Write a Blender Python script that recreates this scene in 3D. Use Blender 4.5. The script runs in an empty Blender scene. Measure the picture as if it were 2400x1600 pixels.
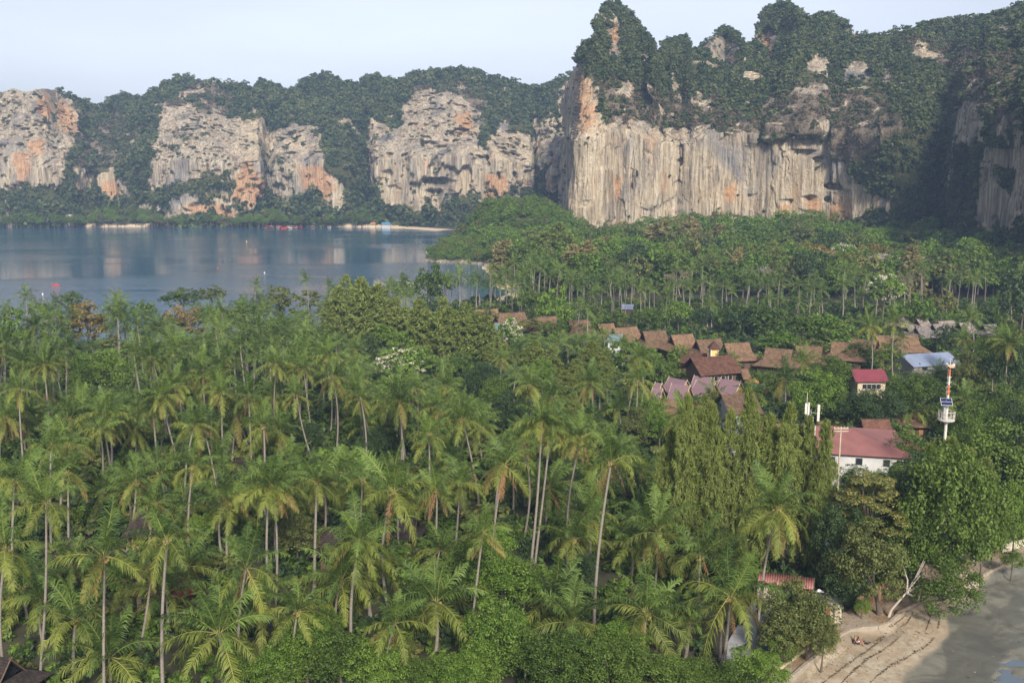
import bpy, math, random
import numpy as np
from mathutils import Vector, Matrix

random.seed(7)
RNG = np.random.default_rng(7)
SC = bpy.context.scene
COL = SC.collection
rad = math.radians

# ------------------------------------------------------------------ camera
CAM_H = 46.0
FPX = 2333.0                      # focal length in pixels of a 2400 px wide picture
PITCH = rad(9.46)
cam_d = bpy.data.cameras.new('camera')
cam_d.sensor_width = 36.0
cam_d.lens = 36.0 * FPX / 2400.0
cam_d.clip_start = 0.5
cam_d.clip_end = 20000.0
cam = bpy.data.objects.new('camera', cam_d)
cam.location = (0, 0, CAM_H)
cam.rotation_euler = (math.pi / 2 - PITCH, 0, 0)
COL.objects.link(cam)
SC.camera = cam

# ------------------------------------------------------------------ sky, sun, exposure
SUN_EL, SUN_AZ = 33.0, 168.0      # azimuth measured clockwise from +Y (the view direction)
world = bpy.data.worlds.new('World')
SC.world = world
world.use_nodes = True
wn = world.node_tree
bg = wn.nodes['Background']
sky = wn.nodes.new('ShaderNodeTexSky')
sky.sky_type = 'NISHITA'
sky.sun_disc = False
sky.sun_elevation = rad(SUN_EL)
sky.sun_rotation = rad(SUN_AZ)
sky.air_density = 1.0
sky.dust_density = 2.0
sky.ozone_density = 3.5
hs = wn.nodes.new('ShaderNodeHueSaturation'); hs.inputs['Saturation'].default_value = 0.45
wn.links.new(sky.outputs[0], hs.inputs['Color'])
# thin high cloud, a few per cent brighter than the clear sky
ctc = wn.nodes.new('ShaderNodeTexCoord'); cmp_ = wn.nodes.new('ShaderNodeMapping'); cmp_.inputs['Scale'].default_value = (1.0, 1.0, 5.0)
cno = wn.nodes.new('ShaderNodeTexNoise'); cno.inputs['Scale'].default_value = 2.2; cno.inputs['Detail'].default_value = 5
crp = wn.nodes.new('ShaderNodeMapRange'); crp.inputs[1].default_value = 0.42; crp.inputs[2].default_value = 0.75; crp.inputs[3].default_value = 0.96; crp.inputs[4].default_value = 1.10
cmx = wn.nodes.new('ShaderNodeVectorMath'); cmx.operation = 'SCALE'
cti = wn.nodes.new('ShaderNodeVectorMath'); cti.operation = 'MULTIPLY'; cti.inputs[1].default_value = (1.05, 0.985, 1.0)
wn.links.new(ctc.outputs['Generated'], cmp_.inputs[0]); wn.links.new(cmp_.outputs[0], cno.inputs['Vector']); wn.links.new(cno.outputs[0], crp.inputs[0])
wn.links.new(hs.outputs[0], cmx.inputs[0]); wn.links.new(crp.outputs[0], cmx.inputs['Scale']); wn.links.new(cmx.outputs[0], cti.inputs[0]); wn.links.new(cti.outputs[0], bg.inputs[0])
bg.inputs[1].default_value = 0.115
sun_d = bpy.data.lights.new('sun', 'SUN')
sun_d.energy = 4.0
sun_d.angle = rad(10.0)
sun_d.color = (1.0, 0.90, 0.77)
sun = bpy.data.objects.new('sun', sun_d)
sdir = Vector((math.sin(rad(SUN_AZ)) * math.cos(rad(SUN_EL)),
               math.cos(rad(SUN_AZ)) * math.cos(rad(SUN_EL)), math.sin(rad(SUN_EL))))
sun.rotation_euler = (-sdir).to_track_quat('-Z', 'Y').to_euler()
COL.objects.link(sun)
SC.view_settings.view_transform = 'Standard'
SC.view_settings.look = 'None'
SC.view_settings.exposure = 0.70
SC.view_settings.gamma = 1.0
SC.view_settings.use_curve_mapping = False
SC.render.engine = 'CYCLES'
SC.cycles.max_bounces = 6
SC.cycles.transparent_max_bounces = 6
SC.cycles.volume_bounces = 0
SC.cycles.volume_step_rate = 4.0
SC.cycles.volume_max_steps = 64
SC.cycles.use_denoising = True

# ------------------------------------------------------------------ measuring helpers
# positions are surveyed from the photograph (2400 x 1600 px); A() takes the 2352 px print
A = 2400.0 / 2352.0
CP, SP = math.cos(PITCH), math.sin(PITCH)

def ray(px, py):
    u, v = (px - 1200.0) / FPX, (800.0 - py) / FPX
    return np.array([u, CP + v * SP, -SP + v * CP])

def G(px, py, z=0.0):
    """point of the level z that the photograph shows at (px, py)"""
    r = ray(px, py)
    t = (z - CAM_H) / r[2]
    return np.array([r[0] * t, r[1] * t, z])

def AT(px, py, Y):
    """point at distance Y along the view axis on the ground plan"""
    r = ray(px, py)
    t = Y / r[1]
    return np.array([r[0] * t, Y, CAM_H + r[2] * t])

def PROJ(x, y, z):
    dz = z - CAM_H
    f = y * CP - dz * SP
    up = y * SP + dz * CP
    return 1200 + FPX * x / f, 800 - FPX * up / f

# ------------------------------------------------------------------ noise
_P = np.random.default_rng(3).permutation(512).astype(np.int64)
_P = np.concatenate([_P, _P, _P])
_V = np.random.default_rng(4).random(512)

def vnoise(x, y, z, seed=0):
    x = np.asarray(x, float) + seed * 17.3; y = np.asarray(y, float) + seed * 5.1; z = np.asarray(z, float)
    x, y, z = np.broadcast_arrays(x, y, z)
    xi, yi, zi = np.floor(x).astype(np.int64), np.floor(y).astype(np.int64), np.floor(z).astype(np.int64)
    fx, fy, fz = x - xi, y - yi, z - zi
    fx = fx * fx * (3 - 2 * fx); fy = fy * fy * (3 - 2 * fy); fz = fz * fz * (3 - 2 * fz)
    def h(a, b, c):
        return _V[_P[_P[_P[a & 511] + (b & 511)] + (c & 511)]]
    r = 0
    for dx in (0, 1):
        wx = fx if dx else 1 - fx
        for dy in (0, 1):
            wy = fy if dy else 1 - fy
            for dz in (0, 1):
                wz = fz if dz else 1 - fz
                r = r + h(xi + dx, yi + dy, zi + dz) * wx * wy * wz
    return r

def fbm(x, y, z, octv=4, seed=0, gain=0.5):
    a, s, n = 1.0, 0.0, 0.0
    for k in range(octv):
        f = 2.0 ** k
        s = s + a * vnoise(x * f, y * f, np.asarray(z) * f, seed + k * 3)
        n += a; a *= gain
    return s / n                     # 0..1

def ridged(x, y, z, octv=4, seed=0):
    a, s, n = 1.0, 0.0, 0.0
    for k in range(octv):
        f = 2.0 ** k
        s = s + a * (1 - np.abs(2 * vnoise(x * f, y * f, np.asarray(z) * f, seed + k * 3) - 1))
        n += a; a *= 0.5
    return s / n

def sstep(a, b, x):
    t = np.clip((x - a) / (b - a), 0, 1)
    return t * t * (3 - 2 * t)

def poly_sd(px, py, poly):
    """signed distance to a polygon, positive inside"""
    P = np.asarray(poly, float)
    d2 = np.full(np.shape(px), 1e18); ins = np.zeros(np.shape(px), bool)
    n = len(P)
    for i in range(n):
        a, b = P[i], P[(i + 1) % n]
        ex, ey = b - a
        wx, wy = px - a[0], py - a[1]
        t = np.clip((wx * ex + wy * ey) / (ex * ex + ey * ey + 1e-9), 0, 1)
        d2 = np.minimum(d2, (wx - t * ex) ** 2 + (wy - t * ey) ** 2)
        c = ((a[1] > py) != (b[1] > py))
        with np.errstate(divide='ignore', invalid='ignore'):
            xx = (b[0] - a[0]) * (py - a[1]) / (b[1] - a[1] + 1e-12) + a[0]
        ins ^= c & (px < xx)
    d = np.sqrt(d2)
    return np.where(ins, d, -d)

# ------------------------------------------------------------------ mesh helpers
def mesh_np(name, V, F, mat=None, smooth=False, mats=None, midx=None):
    """V (n,3), F list of (m,k) index arrays"""
    if not isinstance(F, (list, tuple)): F = [F]
    F = [np.asarray(f, np.int32) for f in F if len(f)]
    me = bpy.data.meshes.new(name)
    V = np.ascontiguousarray(V, np.float32)
    me.vertices.add(len(V)); me.vertices.foreach_set('co', V.ravel())
    loops = np.concatenate([f.ravel() for f in F])
    sizes = np.concatenate([np.full(len(f), f.shape[1], np.int32) for f in F])
    starts = np.concatenate([[0], np.cumsum(sizes)[:-1]]).astype(np.int32)
    me.loops.add(len(loops)); me.loops.foreach_set('vertex_index', loops)
    me.polygons.add(len(sizes)); me.polygons.foreach_set('loop_start', starts)
    if smooth: me.polygons.foreach_set('use_smooth', np.ones(len(sizes), bool))
    for m in (mats or ([mat] if mat else [])): me.materials.append(m)
    if midx is not None: me.polygons.foreach_set('material_index', np.asarray(midx, np.int32))
    me.update(calc_edges=True)
    return me

def link(name, me, parent=None, loc=None, rot=None, scl=None):
    o = bpy.data.objects.new(name, me)
    COL.objects.link(o)
    if parent: o.parent = parent
    if loc is not None: o.location = [float(c) for c in loc]
    if rot is not None: o.rotation_euler = rot
    if scl is not None: o.scale = scl
    return o

def tag(o, label=None, cat=None, group=None, kind=None):
    if label: o['label'] = label
    if cat: o['category'] = cat
    if group: o['group'] = group
    if kind: o['kind'] = kind
    return o

def thing(name, label, cat, loc=(0, 0, 0), rz=0.0, group=None):
    return tag(link(name, None, None, loc, (0, 0, rz)), label, cat, group)

class MB:
    """collects solid shapes into one mesh"""
    def __init__(s): s.V = []; s.F = []; s.n = 0
    def add(s, V, F):
        s.V.append(np.asarray(V, float)); s.F += [tuple(i + s.n for i in f) for f in F]; s.n += len(V)
    def box(s, x0, x1, y0, y1, z0, z1, M=None):
        V = np.array([(x, y, z) for z in (z0, z1) for y in (y0, y1) for x in (x0, x1)], float)
        if M is not None: V = V @ np.asarray(M)[:3, :3].T + np.asarray(M)[:3, 3]
        s.add(V, [(0, 2, 3, 1), (4, 5, 7, 6), (0, 1, 5, 4), (2, 6, 7, 3), (0, 4, 6, 2), (1, 3, 7, 5)])
    def tube(s, pts, rr, n=8, cap=True):
        V, Q = tube_np(pts, rr, n)
        F = [tuple(q) for q in Q]
        if cap:
            F.append(tuple(range(n - 1, -1, -1))); k = len(V) - n
            F.append(tuple(range(k, k + n)))
        s.add(V, F)
    def slab(s, quad, th):
        """a plate: top outline given counter-clockwise from above, thickness th downwards"""
        q = np.asarray(quad, float); n = len(q)
        nr = np.cross(q[1] - q[0], q[-1] - q[0]); nr /= np.linalg.norm(nr) + 1e-9
        V = np.concatenate([q, q - nr * th])
        F = [tuple(range(n)), tuple(range(2 * n - 1, n - 1, -1))]
        F += [(i, i + n, (i + 1) % n + n, (i + 1) % n) for i in range(n)]
        s.add(V, F)
    def prism(s, prof, x0, x1):
        """profile in (y,z) extruded along x"""
        n = len(prof)
        V = [(x0, y, z) for y, z in prof] + [(x1, y, z) for y, z in prof]
        F = [tuple(range(n)), tuple(range(2 * n - 1, n - 1, -1))] + [(i, i + n, (i + 1) % n + n, (i + 1) % n) for i in range(n)]
        s.add(V, F)
    def build(s, name, mat, parent=None, loc=None, rot=None, smooth=False, bevel=0.0):
        me = bpy.data.meshes.new(name)
        me.from_pydata(np.concatenate(s.V).tolist(), [], s.F); me.materials.append(mat)
        if smooth: me.polygons.foreach_set('use_smooth', np.ones(len(me.polygons), bool))
        import bmesh
        bm = bmesh.new(); bm.from_mesh(me); bmesh.ops.recalc_face_normals(bm, faces=bm.faces); bm.to_mesh(me); bm.free()
        o = link(name, me, parent, loc, rot)
        if bevel:
            m = o.modifiers.new('b', 'BEVEL'); m.width = bevel; m.segments = 1
        return o

def tube_np(pts, rr, n=6):
    pts = np.asarray(pts, float); m = len(pts)
    rr = np.broadcast_to(np.asarray(rr, float), (m,))
    T = np.gradient(pts, axis=0); T /= np.linalg.norm(T, axis=1, keepdims=True) + 1e-9
    up = np.where(np.abs(T[:, 2:3]) > 0.9, np.array([[1.0, 0, 0]]), np.array([[0, 0, 1.0]]))
    if m > 1 and abs(T[:, 2]).mean() > 0.6: up = np.tile([[1.0, 0.01, 0]], (m, 1))
    S = np.cross(T, up); S /= np.linalg.norm(S, axis=1, keepdims=True) + 1e-9
    U = np.cross(S, T)
    a = np.linspace(0, 2 * np.pi, n, endpoint=False)
    V = pts[:, None, :] + rr[:, None, None] * (np.cos(a)[None, :, None] * S[:, None, :] + np.sin(a)[None, :, None] * U[:, None, :])
    V = V.reshape(-1, 3)
    i = np.arange(m - 1)[:, None] * n; j = np.arange(n)[None, :]; j2 = (j + 1) % n
    Q = np.stack([i + j, i + j2, i + n + j2, i + n + j], -1).reshape(-1, 4)
    return V, Q

# ------------------------------------------------------------------ materials
def new_mat(name):
    m = bpy.data.materials.new(name); m.use_nodes = True
    nt = m.node_tree; nt.nodes.clear()
    out = nt.nodes.new('ShaderNodeOutputMaterial')
    return m, nt, out

def N(nt, t, **kw):
    n = nt.nodes.new('ShaderNode' + t)
    for k, v in kw.items():
        if k in n.inputs: n.inputs[k].default_value = v
        else: setattr(n, k, v)
    return n

def ramp(nt, fac, stops):
    r = nt.nodes.new('ShaderNodeValToRGB')
    el = r.color_ramp.elements
    while len(el) < len(stops): el.new(0.5)
    for e, (p, c) in zip(el, stops):
        e.position = p; e.color = (*c, 1) if len(c) == 3 else c
    nt.links.new(fac, r.inputs[0])
    return r.outputs[0]

def mix(nt, f, a, b, mode='MIX'):
    m = nt.nodes.new('ShaderNodeMix'); m.data_type = 'RGBA'; m.blend_type = mode
    for s, v in ((m.inputs[0], f), (m.inputs[6], a), (m.inputs[7], b)):
        if hasattr(v, 'links'): nt.links.new(v, s)
        elif isinstance(v, (int, float)): s.default_value = v
        else: s.default_value = (*v, 1)
    return m.outputs[2]

def mth(nt, op, a, b=0.5):
    m = nt.nodes.new('ShaderNodeMath'); m.operation = op; m.use_clamp = False
    for s, v in ((m.inputs[0], a), (m.inputs[1], b)):
        if hasattr(v, 'links'): nt.links.new(v, s)
        else: s.default_value = v
    return m.outputs[0]

def coords(nt, scale=(1, 1, 1), kind='Object'):
    tc = nt.nodes.new('ShaderNodeTexCoord'); mp = nt.nodes.new('ShaderNodeMapping')
    mp.inputs['Scale'].default_value = scale
    nt.links.new(tc.outputs[kind], mp.inputs[0])
    return mp.outputs[0]

def noise(nt, co, scale=1.0, detail=4, rough=0.5, dist=0.0):
    n = N(nt, 'TexNoise', Scale=scale, Detail=detail, Roughness=rough, Distortion=dist)
    nt.links.new(co, n.inputs['Vector'])
    return n.outputs['Fac']

def bsdf(nt, out, color, rough=0.7, bump=None, bstr=0.3, bdist=0.05, metal=0.0, spec=0.4):
    p = N(nt, 'BsdfPrincipled')
    for s, v in ((p.inputs['Base Color'], color), (p.inputs['Roughness'], rough)):
        if hasattr(v, 'links'): nt.links.new(v, s)
        elif isinstance(v, (int, float)): s.default_value = v
        else: s.default_value = (*v, 1)
    p.inputs['Metallic'].default_value = metal
    p.inputs['Specular IOR Level'].default_value = spec
    if bump is not None:
        b = N(nt, 'Bump', Strength=bstr, Distance=bdist)
        nt.links.new(bump, b.inputs['Height']); nt.links.new(b.outputs[0], p.inputs['Normal'])
    nt.links.new(p.outputs[0], out.inputs[0])
    return p

def simple(name, c1, c2=None, scale=3.0, rough=0.7, bstr=0.2, stretch=(1, 1, 1), metal=0.0, spec=0.4, bdist=0.02):
    m, nt, out = new_mat(name)
    c2 = c2 or tuple(v * 0.75 for v in c1)
    co = coords(nt, stretch)
    n = noise(nt, co, scale, 5, 0.6)
    bsdf(nt, out, ramp(nt, n, [(0.3, c2), (0.7, c1)]), rough, n, bstr, bdist, metal, spec)
    return m

def leaf_mat(name, dark, light, trans=0.28, rough=0.5, objvar=0.35, third=None):
    """foliage: every leaf and every plant gets its own tone"""
    m, nt, out = new_mat(name)
    g = N(nt, 'NewGeometry'); oi = N(nt, 'ObjectInfo')
    tone = mth(nt, 'ADD', mth(nt, 'MULTIPLY', g.outputs['Random Per Island'], 1 - objvar),
               mth(nt, 'MULTIPLY', oi.outputs['Random'], objvar))
    st = [(0.1, dark), (0.75, light)]
    if third: st.append((0.97, third))
    c = ramp(nt, tone, st)
    p = N(nt, 'BsdfPrincipled', Roughness=rough); p.inputs['Specular IOR Level'].default_value = 0.18
    nt.links.new(c, p.inputs['Base Color'])
    t = N(nt, 'BsdfTranslucent')
    nt.links.new(mix(nt, 1.0, c, (1.3, 1.25, 0.6), 'MULTIPLY'), t.inputs[0])
    ms = N(nt, 'MixShader'); ms.inputs[0].default_value = trans
    nt.links.new(p.outputs[0], ms.inputs[1]); nt.links.new(t.outputs[0], ms.inputs[2])
    nt.links.new(ms.outputs[0], out.inputs[0])
    return m

# rock face: streaked limestone; R = bare rock, G = ochre stain, B = dry brown scrub soil
def rock_material():
    m, nt, out = new_mat('limestone')
    at = N(nt, 'VertexColor'); at.layer_name = 'mask'
    sep = N(nt, 'SeparateColor'); nt.links.new(at.outputs[0], sep.inputs[0])
    big = noise(nt, coords(nt, (1, 1, 0.45)), 0.035, 5, 0.55, 0.6)
    st1 = noise(nt, coords(nt, (1, 1, 0.045)), 0.50, 6, 0.68, 0.35)
    st2 = noise(nt, coords(nt, (1, 1, 0.06)), 1.3, 5, 0.65, 0.5)
    fine = noise(nt, coords(nt, (1, 1, 0.6)), 0.7, 6, 0.65)
    cream = ramp(nt, st1, [(0.28, (0.13, 0.105, 0.08)), (0.41, (0.31, 0.25, 0.165)), (0.54, (0.43, 0.37, 0.27)), (0.74, (0.58, 0.54, 0.45))])
    grey = ramp(nt, st2, [(0.3, (0.075, 0.075, 0.08)), (0.6, (0.21, 0.205, 0.20)), (0.8, (0.32, 0.31, 0.29))])
    gf = mth(nt, 'MAXIMUM', ramp(nt, big, [(0.50, (0, 0, 0)), (0.66, (1, 1, 1))]), mth(nt, 'MULTIPLY', sep.outputs[2], ramp(nt, st1, [(0.34, (0.8, 0.8, 0.8)), (0.54, (0.05, 0.05, 0.05))])))
    c = mix(nt, gf, cream, grey)
    dk = ramp(nt, st2, [(0.36, (0.26, 0.25, 0.27)), (0.46, (1, 1, 1)), (0.62, (1, 1, 1)), (0.70, (1.25, 1.22, 1.18))])
    c = mix(nt, 0.8, c, dk, 'MULTIPLY')
    bigs = ramp(nt, noise(nt, coords(nt, (1, 1, 0.10)), 0.085, 5, 0.7, 0.5), [(0.36, (0.42, 0.42, 0.45)), (0.50, (1, 1, 1))])
    c = mix(nt, 0.85, c, bigs, 'MULTIPLY')
    och = ramp(nt, noise(nt, coords(nt, (1, 1, 0.3)), 0.10, 4, 0.6, 0.8), [(0.55, (0, 0, 0)), (0.72, (0.75, 0.75, 0.75))])
    och = mth(nt, 'MAXIMUM', mth(nt, 'MULTIPLY', och, 0.5), mth(nt, 'MULTIPLY', sep.outputs[1], ramp(nt, st2, [(0.38, (0.25, 0.25, 0.25)), (0.58, (0.95, 0.95, 0.95))])))
    oc = ramp(nt, fine, [(0.35, (0.30, 0.13, 0.065)), (0.6, (0.50, 0.30, 0.15))])
    c = mix(nt, och, c, oc)
    soil = ramp(nt, fine, [(0.3, (0.035, 0.045, 0.018)), (0.65, (0.075, 0.075, 0.035))])
    dry = ramp(nt, fine, [(0.3, (0.08, 0.06, 0.045)), (0.5, (0.14, 0.115, 0.085)), (0.7, (0.22, 0.19, 0.16))])
    soil = mix(nt, sep.outputs[2], soil, dry)
    rk = mth(nt, 'ADD', sep.outputs[0], mth(nt, 'MULTIPLY', mth(nt, 'SUBTRACT', fine, 0.5), 0.5))
    col = mix(nt, ramp(nt, rk, [(0.4, (0, 0, 0)), (0.6, (1, 1, 1))]), soil, c)
    h = mth(nt, 'ADD', mth(nt, 'MULTIPLY', st1, 1.2), fine)
    bsdf(nt, out, col, 0.95, h, 0.9, 1.6, 0, 0.1)
    return m
M_ROCK = rock_material()

M_WATER, nt, out = new_mat('sea_water')
co = coords(nt, (1, 1, 1))
w1 = noise(nt, coords(nt, (0.30, 1.0, 1)), 0.9, 4, 0.6, 0.5)
w2 = noise(nt, coords(nt, (0.3, 1.0, 1)), 0.10, 3, 0.5)
patch = noise(nt, coords(nt, (0.35, 1.0, 1)), 0.014, 2, 0.5, 0.6)
amp = ramp(nt, patch, [(0.44, (0.15,) * 3), (0.56, (1,) * 3)])
hh = mth(nt, 'MULTIPLY', mth(nt, 'ADD', w1, mth(nt, 'MULTIPLY', w2, 1.5)), amp)
p = bsdf(nt, out, (0.028, 0.085, 0.15), 0.08, hh, 0.42, 0.30, 0, 0.5)
p.inputs['IOR'].default_value = 1.33

M_GROUND = simple('forest_floor', (0.055, 0.055, 0.03), (0.02, 0.024, 0.012), 0.35, 0.95, 0.4, bdist=0.2)
M_SAND_FAR = simple('far_sand', (0.56, 0.45, 0.31), (0.44, 0.35, 0.24), 0.2, 0.9, 0.1)
# ================================================================== LARGE STRUCTURE
def K(l):
    return np.asarray(l, float) * A

SCATTER = {}      # named point sets on the cliffs

def build_cliff(name, ctrl, rocks, ochre, dry, nu, nv, recess_t0=0.35, flute=2.2, lump=7.0, push=9.0, veg_keep=1.0, back=140.0, zb=-2.0, seed=0, rockdens=0.05, spacing=5.0, dryall=0.0, grey=(), grow=0.0, pk=1.0, f2=1.0, caves=()):
    """ctrl rows: base px, base Y, ridge px, ridge py, ridge Y  (native px). One sheet: foot, face, ridge, back slope."""
    C = np.asarray(ctrl, float)
    b = np.array([AT(r[0], 411.4, r[1])[:2] for r in C])
    t = np.array([AT(r[2], r[3], r[4]) for r in C])
    mid = (b + t[:, :2]) / 2
    s = np.concatenate([[0], np.cumsum(np.linalg.norm(np.diff(b, axis=0), axis=1) + 0.6 * np.linalg.norm(np.diff(t[:, :2], axis=0), axis=1))])
    u = np.linspace(0, s[-1], nu)
    bx, by = np.interp(u, s, b[:, 0]), np.interp(u, s, b[:, 1])
    tx, ty, tz = (np.interp(u, s, t[:, k]) for k in range(3))
    rn = (fbm(u * 0.10, 0, 0, 3, seed + 5) - 0.5)
    rec0 = np.hypot(tx - bx, ty - by); ks = np.ones(41) / 41
    sm = lambda a: np.convolve(np.pad(a, 20, 'edge'), ks, 'valid')
    zs = sm(sm(tz)); z0 = recess_t0 * zs; kk_ = sm(sm(rec0)) / np.maximum(20, zs - z0)
    rpx, rpy = PROJ(tx, ty, tz)
    for _ in range(4):                                   # ridge at the depth its height gives it
        rr_ = kk_ * np.maximum(2, tz - z0) + 6
        Yr = by + rr_ * np.maximum(.2, (ty - by) / np.maximum(1, rec0))
        ux, vy = (rpx - 1200) / FPX, (800 - rpy) / FPX
        q_ = Yr / (CP + vy * SP); tx = ux * q_; ty = Yr; tz = CAM_H + (vy * CP - SP) * q_
    tz = tz + rn * 4.0
    v = np.linspace(0, 1, nv)[:, None]
    Z = zb + (tz - zb) * v
    g = np.clip((Z - z0) / np.maximum(2, tz - z0), 0, 1) ** 1.1
    X = bx + (tx - bx) * g; Y = by + (ty - by) * g
    # outward normal of the sheet in plan
    cx, cy = np.gradient(bx + tx), np.gradient(by + ty)
    k = np.ones(31) / 31
    cx = np.convolve(np.pad(cx, 15, 'edge'), k, 'valid'); cy = np.convolve(np.pad(cy, 15, 'edge'), k, 'valid')
    ln = np.hypot(cx, cy) + 1e-9
    nx, ny = cy / ln, -cx / ln
    px, py = PROJ(X, Y, Z)
    jx = (fbm(X * 0.07, Y * 0.07, Z * 0.05, 5, seed + 1, .68) - 0.5) * 44
    jx2 = (fbm(X * 0.10, Y * 0.10, Z * 0.04, 5, seed + 9, .68) - 0.5) * 60
    def mask(polys, w, j=1.0):
        m = np.zeros(px.shape)
        for q in polys:
            q = K(q)
            x0, y0 = q.min(0) - 40; x1, y1 = q.max(0) + 40
            sel = (px > x0) & (px < x1) & (py > y0) & (py < y1)
            if not sel.any(): continue
            d = poly_sd(px[sel] + jx[sel] * j, py[sel] + jx2[sel] * j, q)
            m[sel] = np.maximum(m[sel], sstep(-w, w, d + grow * j))
        return m
    R = mask(rocks, 5.0); O = mask(ochre, 6.0, 0.7); D = np.maximum(mask(dry, 14.0), dryall); Gm = mask(grey, 12.0)
    # small windows of rock inside the jungle
    win = sstep(0.615, 0.68, fbm(X * 0.10, Y * 0.10, Z * 0.03, 5, seed + 21, .6) + .022 * D)
    Rw = np.maximum(R, win * 0.85 * veg_keep)
    # relief
    fl = ridged(X * 0.16, Y * 0.16, Z * 0.012, 4, seed + 31) - 0.5          # vertical ribs
    fl2 = ridged(X * 0.45, Y * 0.45, Z * 0.035, 3, seed + 33) - 0.5
    pock = sstep(0.55, 0.66, fbm(X * 0.11, Y * 0.11, Z * 0.085, 4, seed + 41)) * (0.4 + fbm(X * .02, Y * .02, Z * .02, 2, seed + 43))  # hollows under roofs
    bulge = fbm(X * 0.025, Y * 0.025, Z * 0.02, 3, seed + 51) - 0.5
    lumps = fbm(X * 0.055, Y * 0.055, Z * 0.05, 4, seed + 61) - 0.5
    gul = ridged(X * 0.018, Y * 0.018, Z * 0.004, 2, seed + 71) - 0.6
    flm = .35 + 1.1 * sstep(.38, .62, fbm(X * .02, Y * .02, Z * .02, 3, seed + 45))
    fl = fl * flm; fl2 = fl2 * flm
    rock_d = fl * flute * 2.2 + fl2 * flute * 0.9 * f2 - pk * pock * 5.5 * (flute / 2.2) + bulge * 14 + push * R
    # stepped ledges of the jungle-covered slope
    veg_d = lumps * lump * 2.6 + bulge * 16 + gul * 16 + fl * 2.0
    d = rock_d * R + veg_d * (1 - R)
    for (cx_, cy_, crx, cry, cd) in caves:               # grottoes under rock roofs
        qx = (px / A - cx_ + (jx * .35)) / crx; qy = (py / A - cy_ + (jx2 * .25)) / cry
        d = d - cd * sstep(1.15, .55, np.hypot(qx, np.where(qy < 0, qy * 1.5, qy * .75)))
    edge = np.minimum(1, v * 8) * np.ones_like(d)
    topfade = np.clip((1 - v) * 7 + 0.25, 0, 1)
    d = d * topfade * (0.4 + 0.6 * edge)
    X = X + nx * d; Y = Y + ny * d
    Z = Z + (fbm(X * 0.05, Y * 0.05, Z * 0.05, 3, seed + 81) - 0.5) * 6 * (1 - R) * edge * topfade
    # ridge back and the slope behind it
    m = 14
    w = np.linspace(0, 1, m + 1)[1:][:, None]
    rx, ry = tx / np.hypot(tx, ty), ty / np.hypot(tx, ty)
    Xb = X[-1] + rx * back * w; Yb = Y[-1] + ry * back * w
    Zb = Z[-1] * (1 - w ** 1.6) - 4 * w + 0.0
    XX = np.concatenate([X, Xb]); YY = np.concatenate([Y, Yb]); ZZ = np.concatenate([Z, Zb])
    nr = nv + m
    V = np.stack([XX, YY, ZZ], -1).reshape(-1, 3)
    i = np.arange(nr - 1)[:, None] * nu; j = np.arange(nu - 1)[None, :]
    Q = np.stack([i + j, i + j + 1, i + nu + j + 1, i + nu + j], -1).reshape(-1, 4)
    me = mesh_np(name, V, Q, M_ROCK, smooth=True)
    at = me.color_attributes.new('mask', 'FLOAT_COLOR', 'POINT')
    colr = np.zeros((nr * nu, 4), np.float32); colr[:, 3] = 1
    colr[:nv * nu, 0] = Rw.ravel(); colr[:nv * nu, 1] = (O * R).ravel(); colr[:nv * nu, 2] = (D * (1 - R) + Gm * R).ravel()
    at.data.foreach_set('color', colr.ravel())
    o = link(name, me); tag(o, kind='structure')
    # where plants grow
    rg = np.random.default_rng(seed + 5)
    ii = rg.random((nv, nu))
    dX = np.hypot(np.gradient(X, axis=1), np.gradient(Y, axis=1)); dZ = np.abs(np.gradient(Z, axis=0))
    dR = np.hypot(np.gradient(X, axis=0), np.gradient(Y, axis=0))
    area = dX * np.hypot(dZ, dR)
    dens = area / (spacing ** 2) * (np.clip(1 - Rw * 1.15, 0, 1) + rockdens * R * 14 * sstep(.50, .66, fbm(X * .07, Y * .07, Z * .05, 4, seed + 95)))
    dens *= 1 - .2 * D
    dens[-2:] *= 2.0
    dens *= np.clip(0.35 + 1.6 * (fbm(X * .12, Y * .12, Z * .12, 3, seed + 91) - .2), 0.15, 1.6)
    sel = ii < dens
    P = np.stack([X, Y, Z], -1)[sel]
    P[:, :2] += rg.normal(0, 0.7, (len(P), 2))
    dr = D[sel]; hv = (np.broadcast_to(v, R.shape))[sel]
    rk = R[sel]
    return o, P, dr, hv, rk

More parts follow.
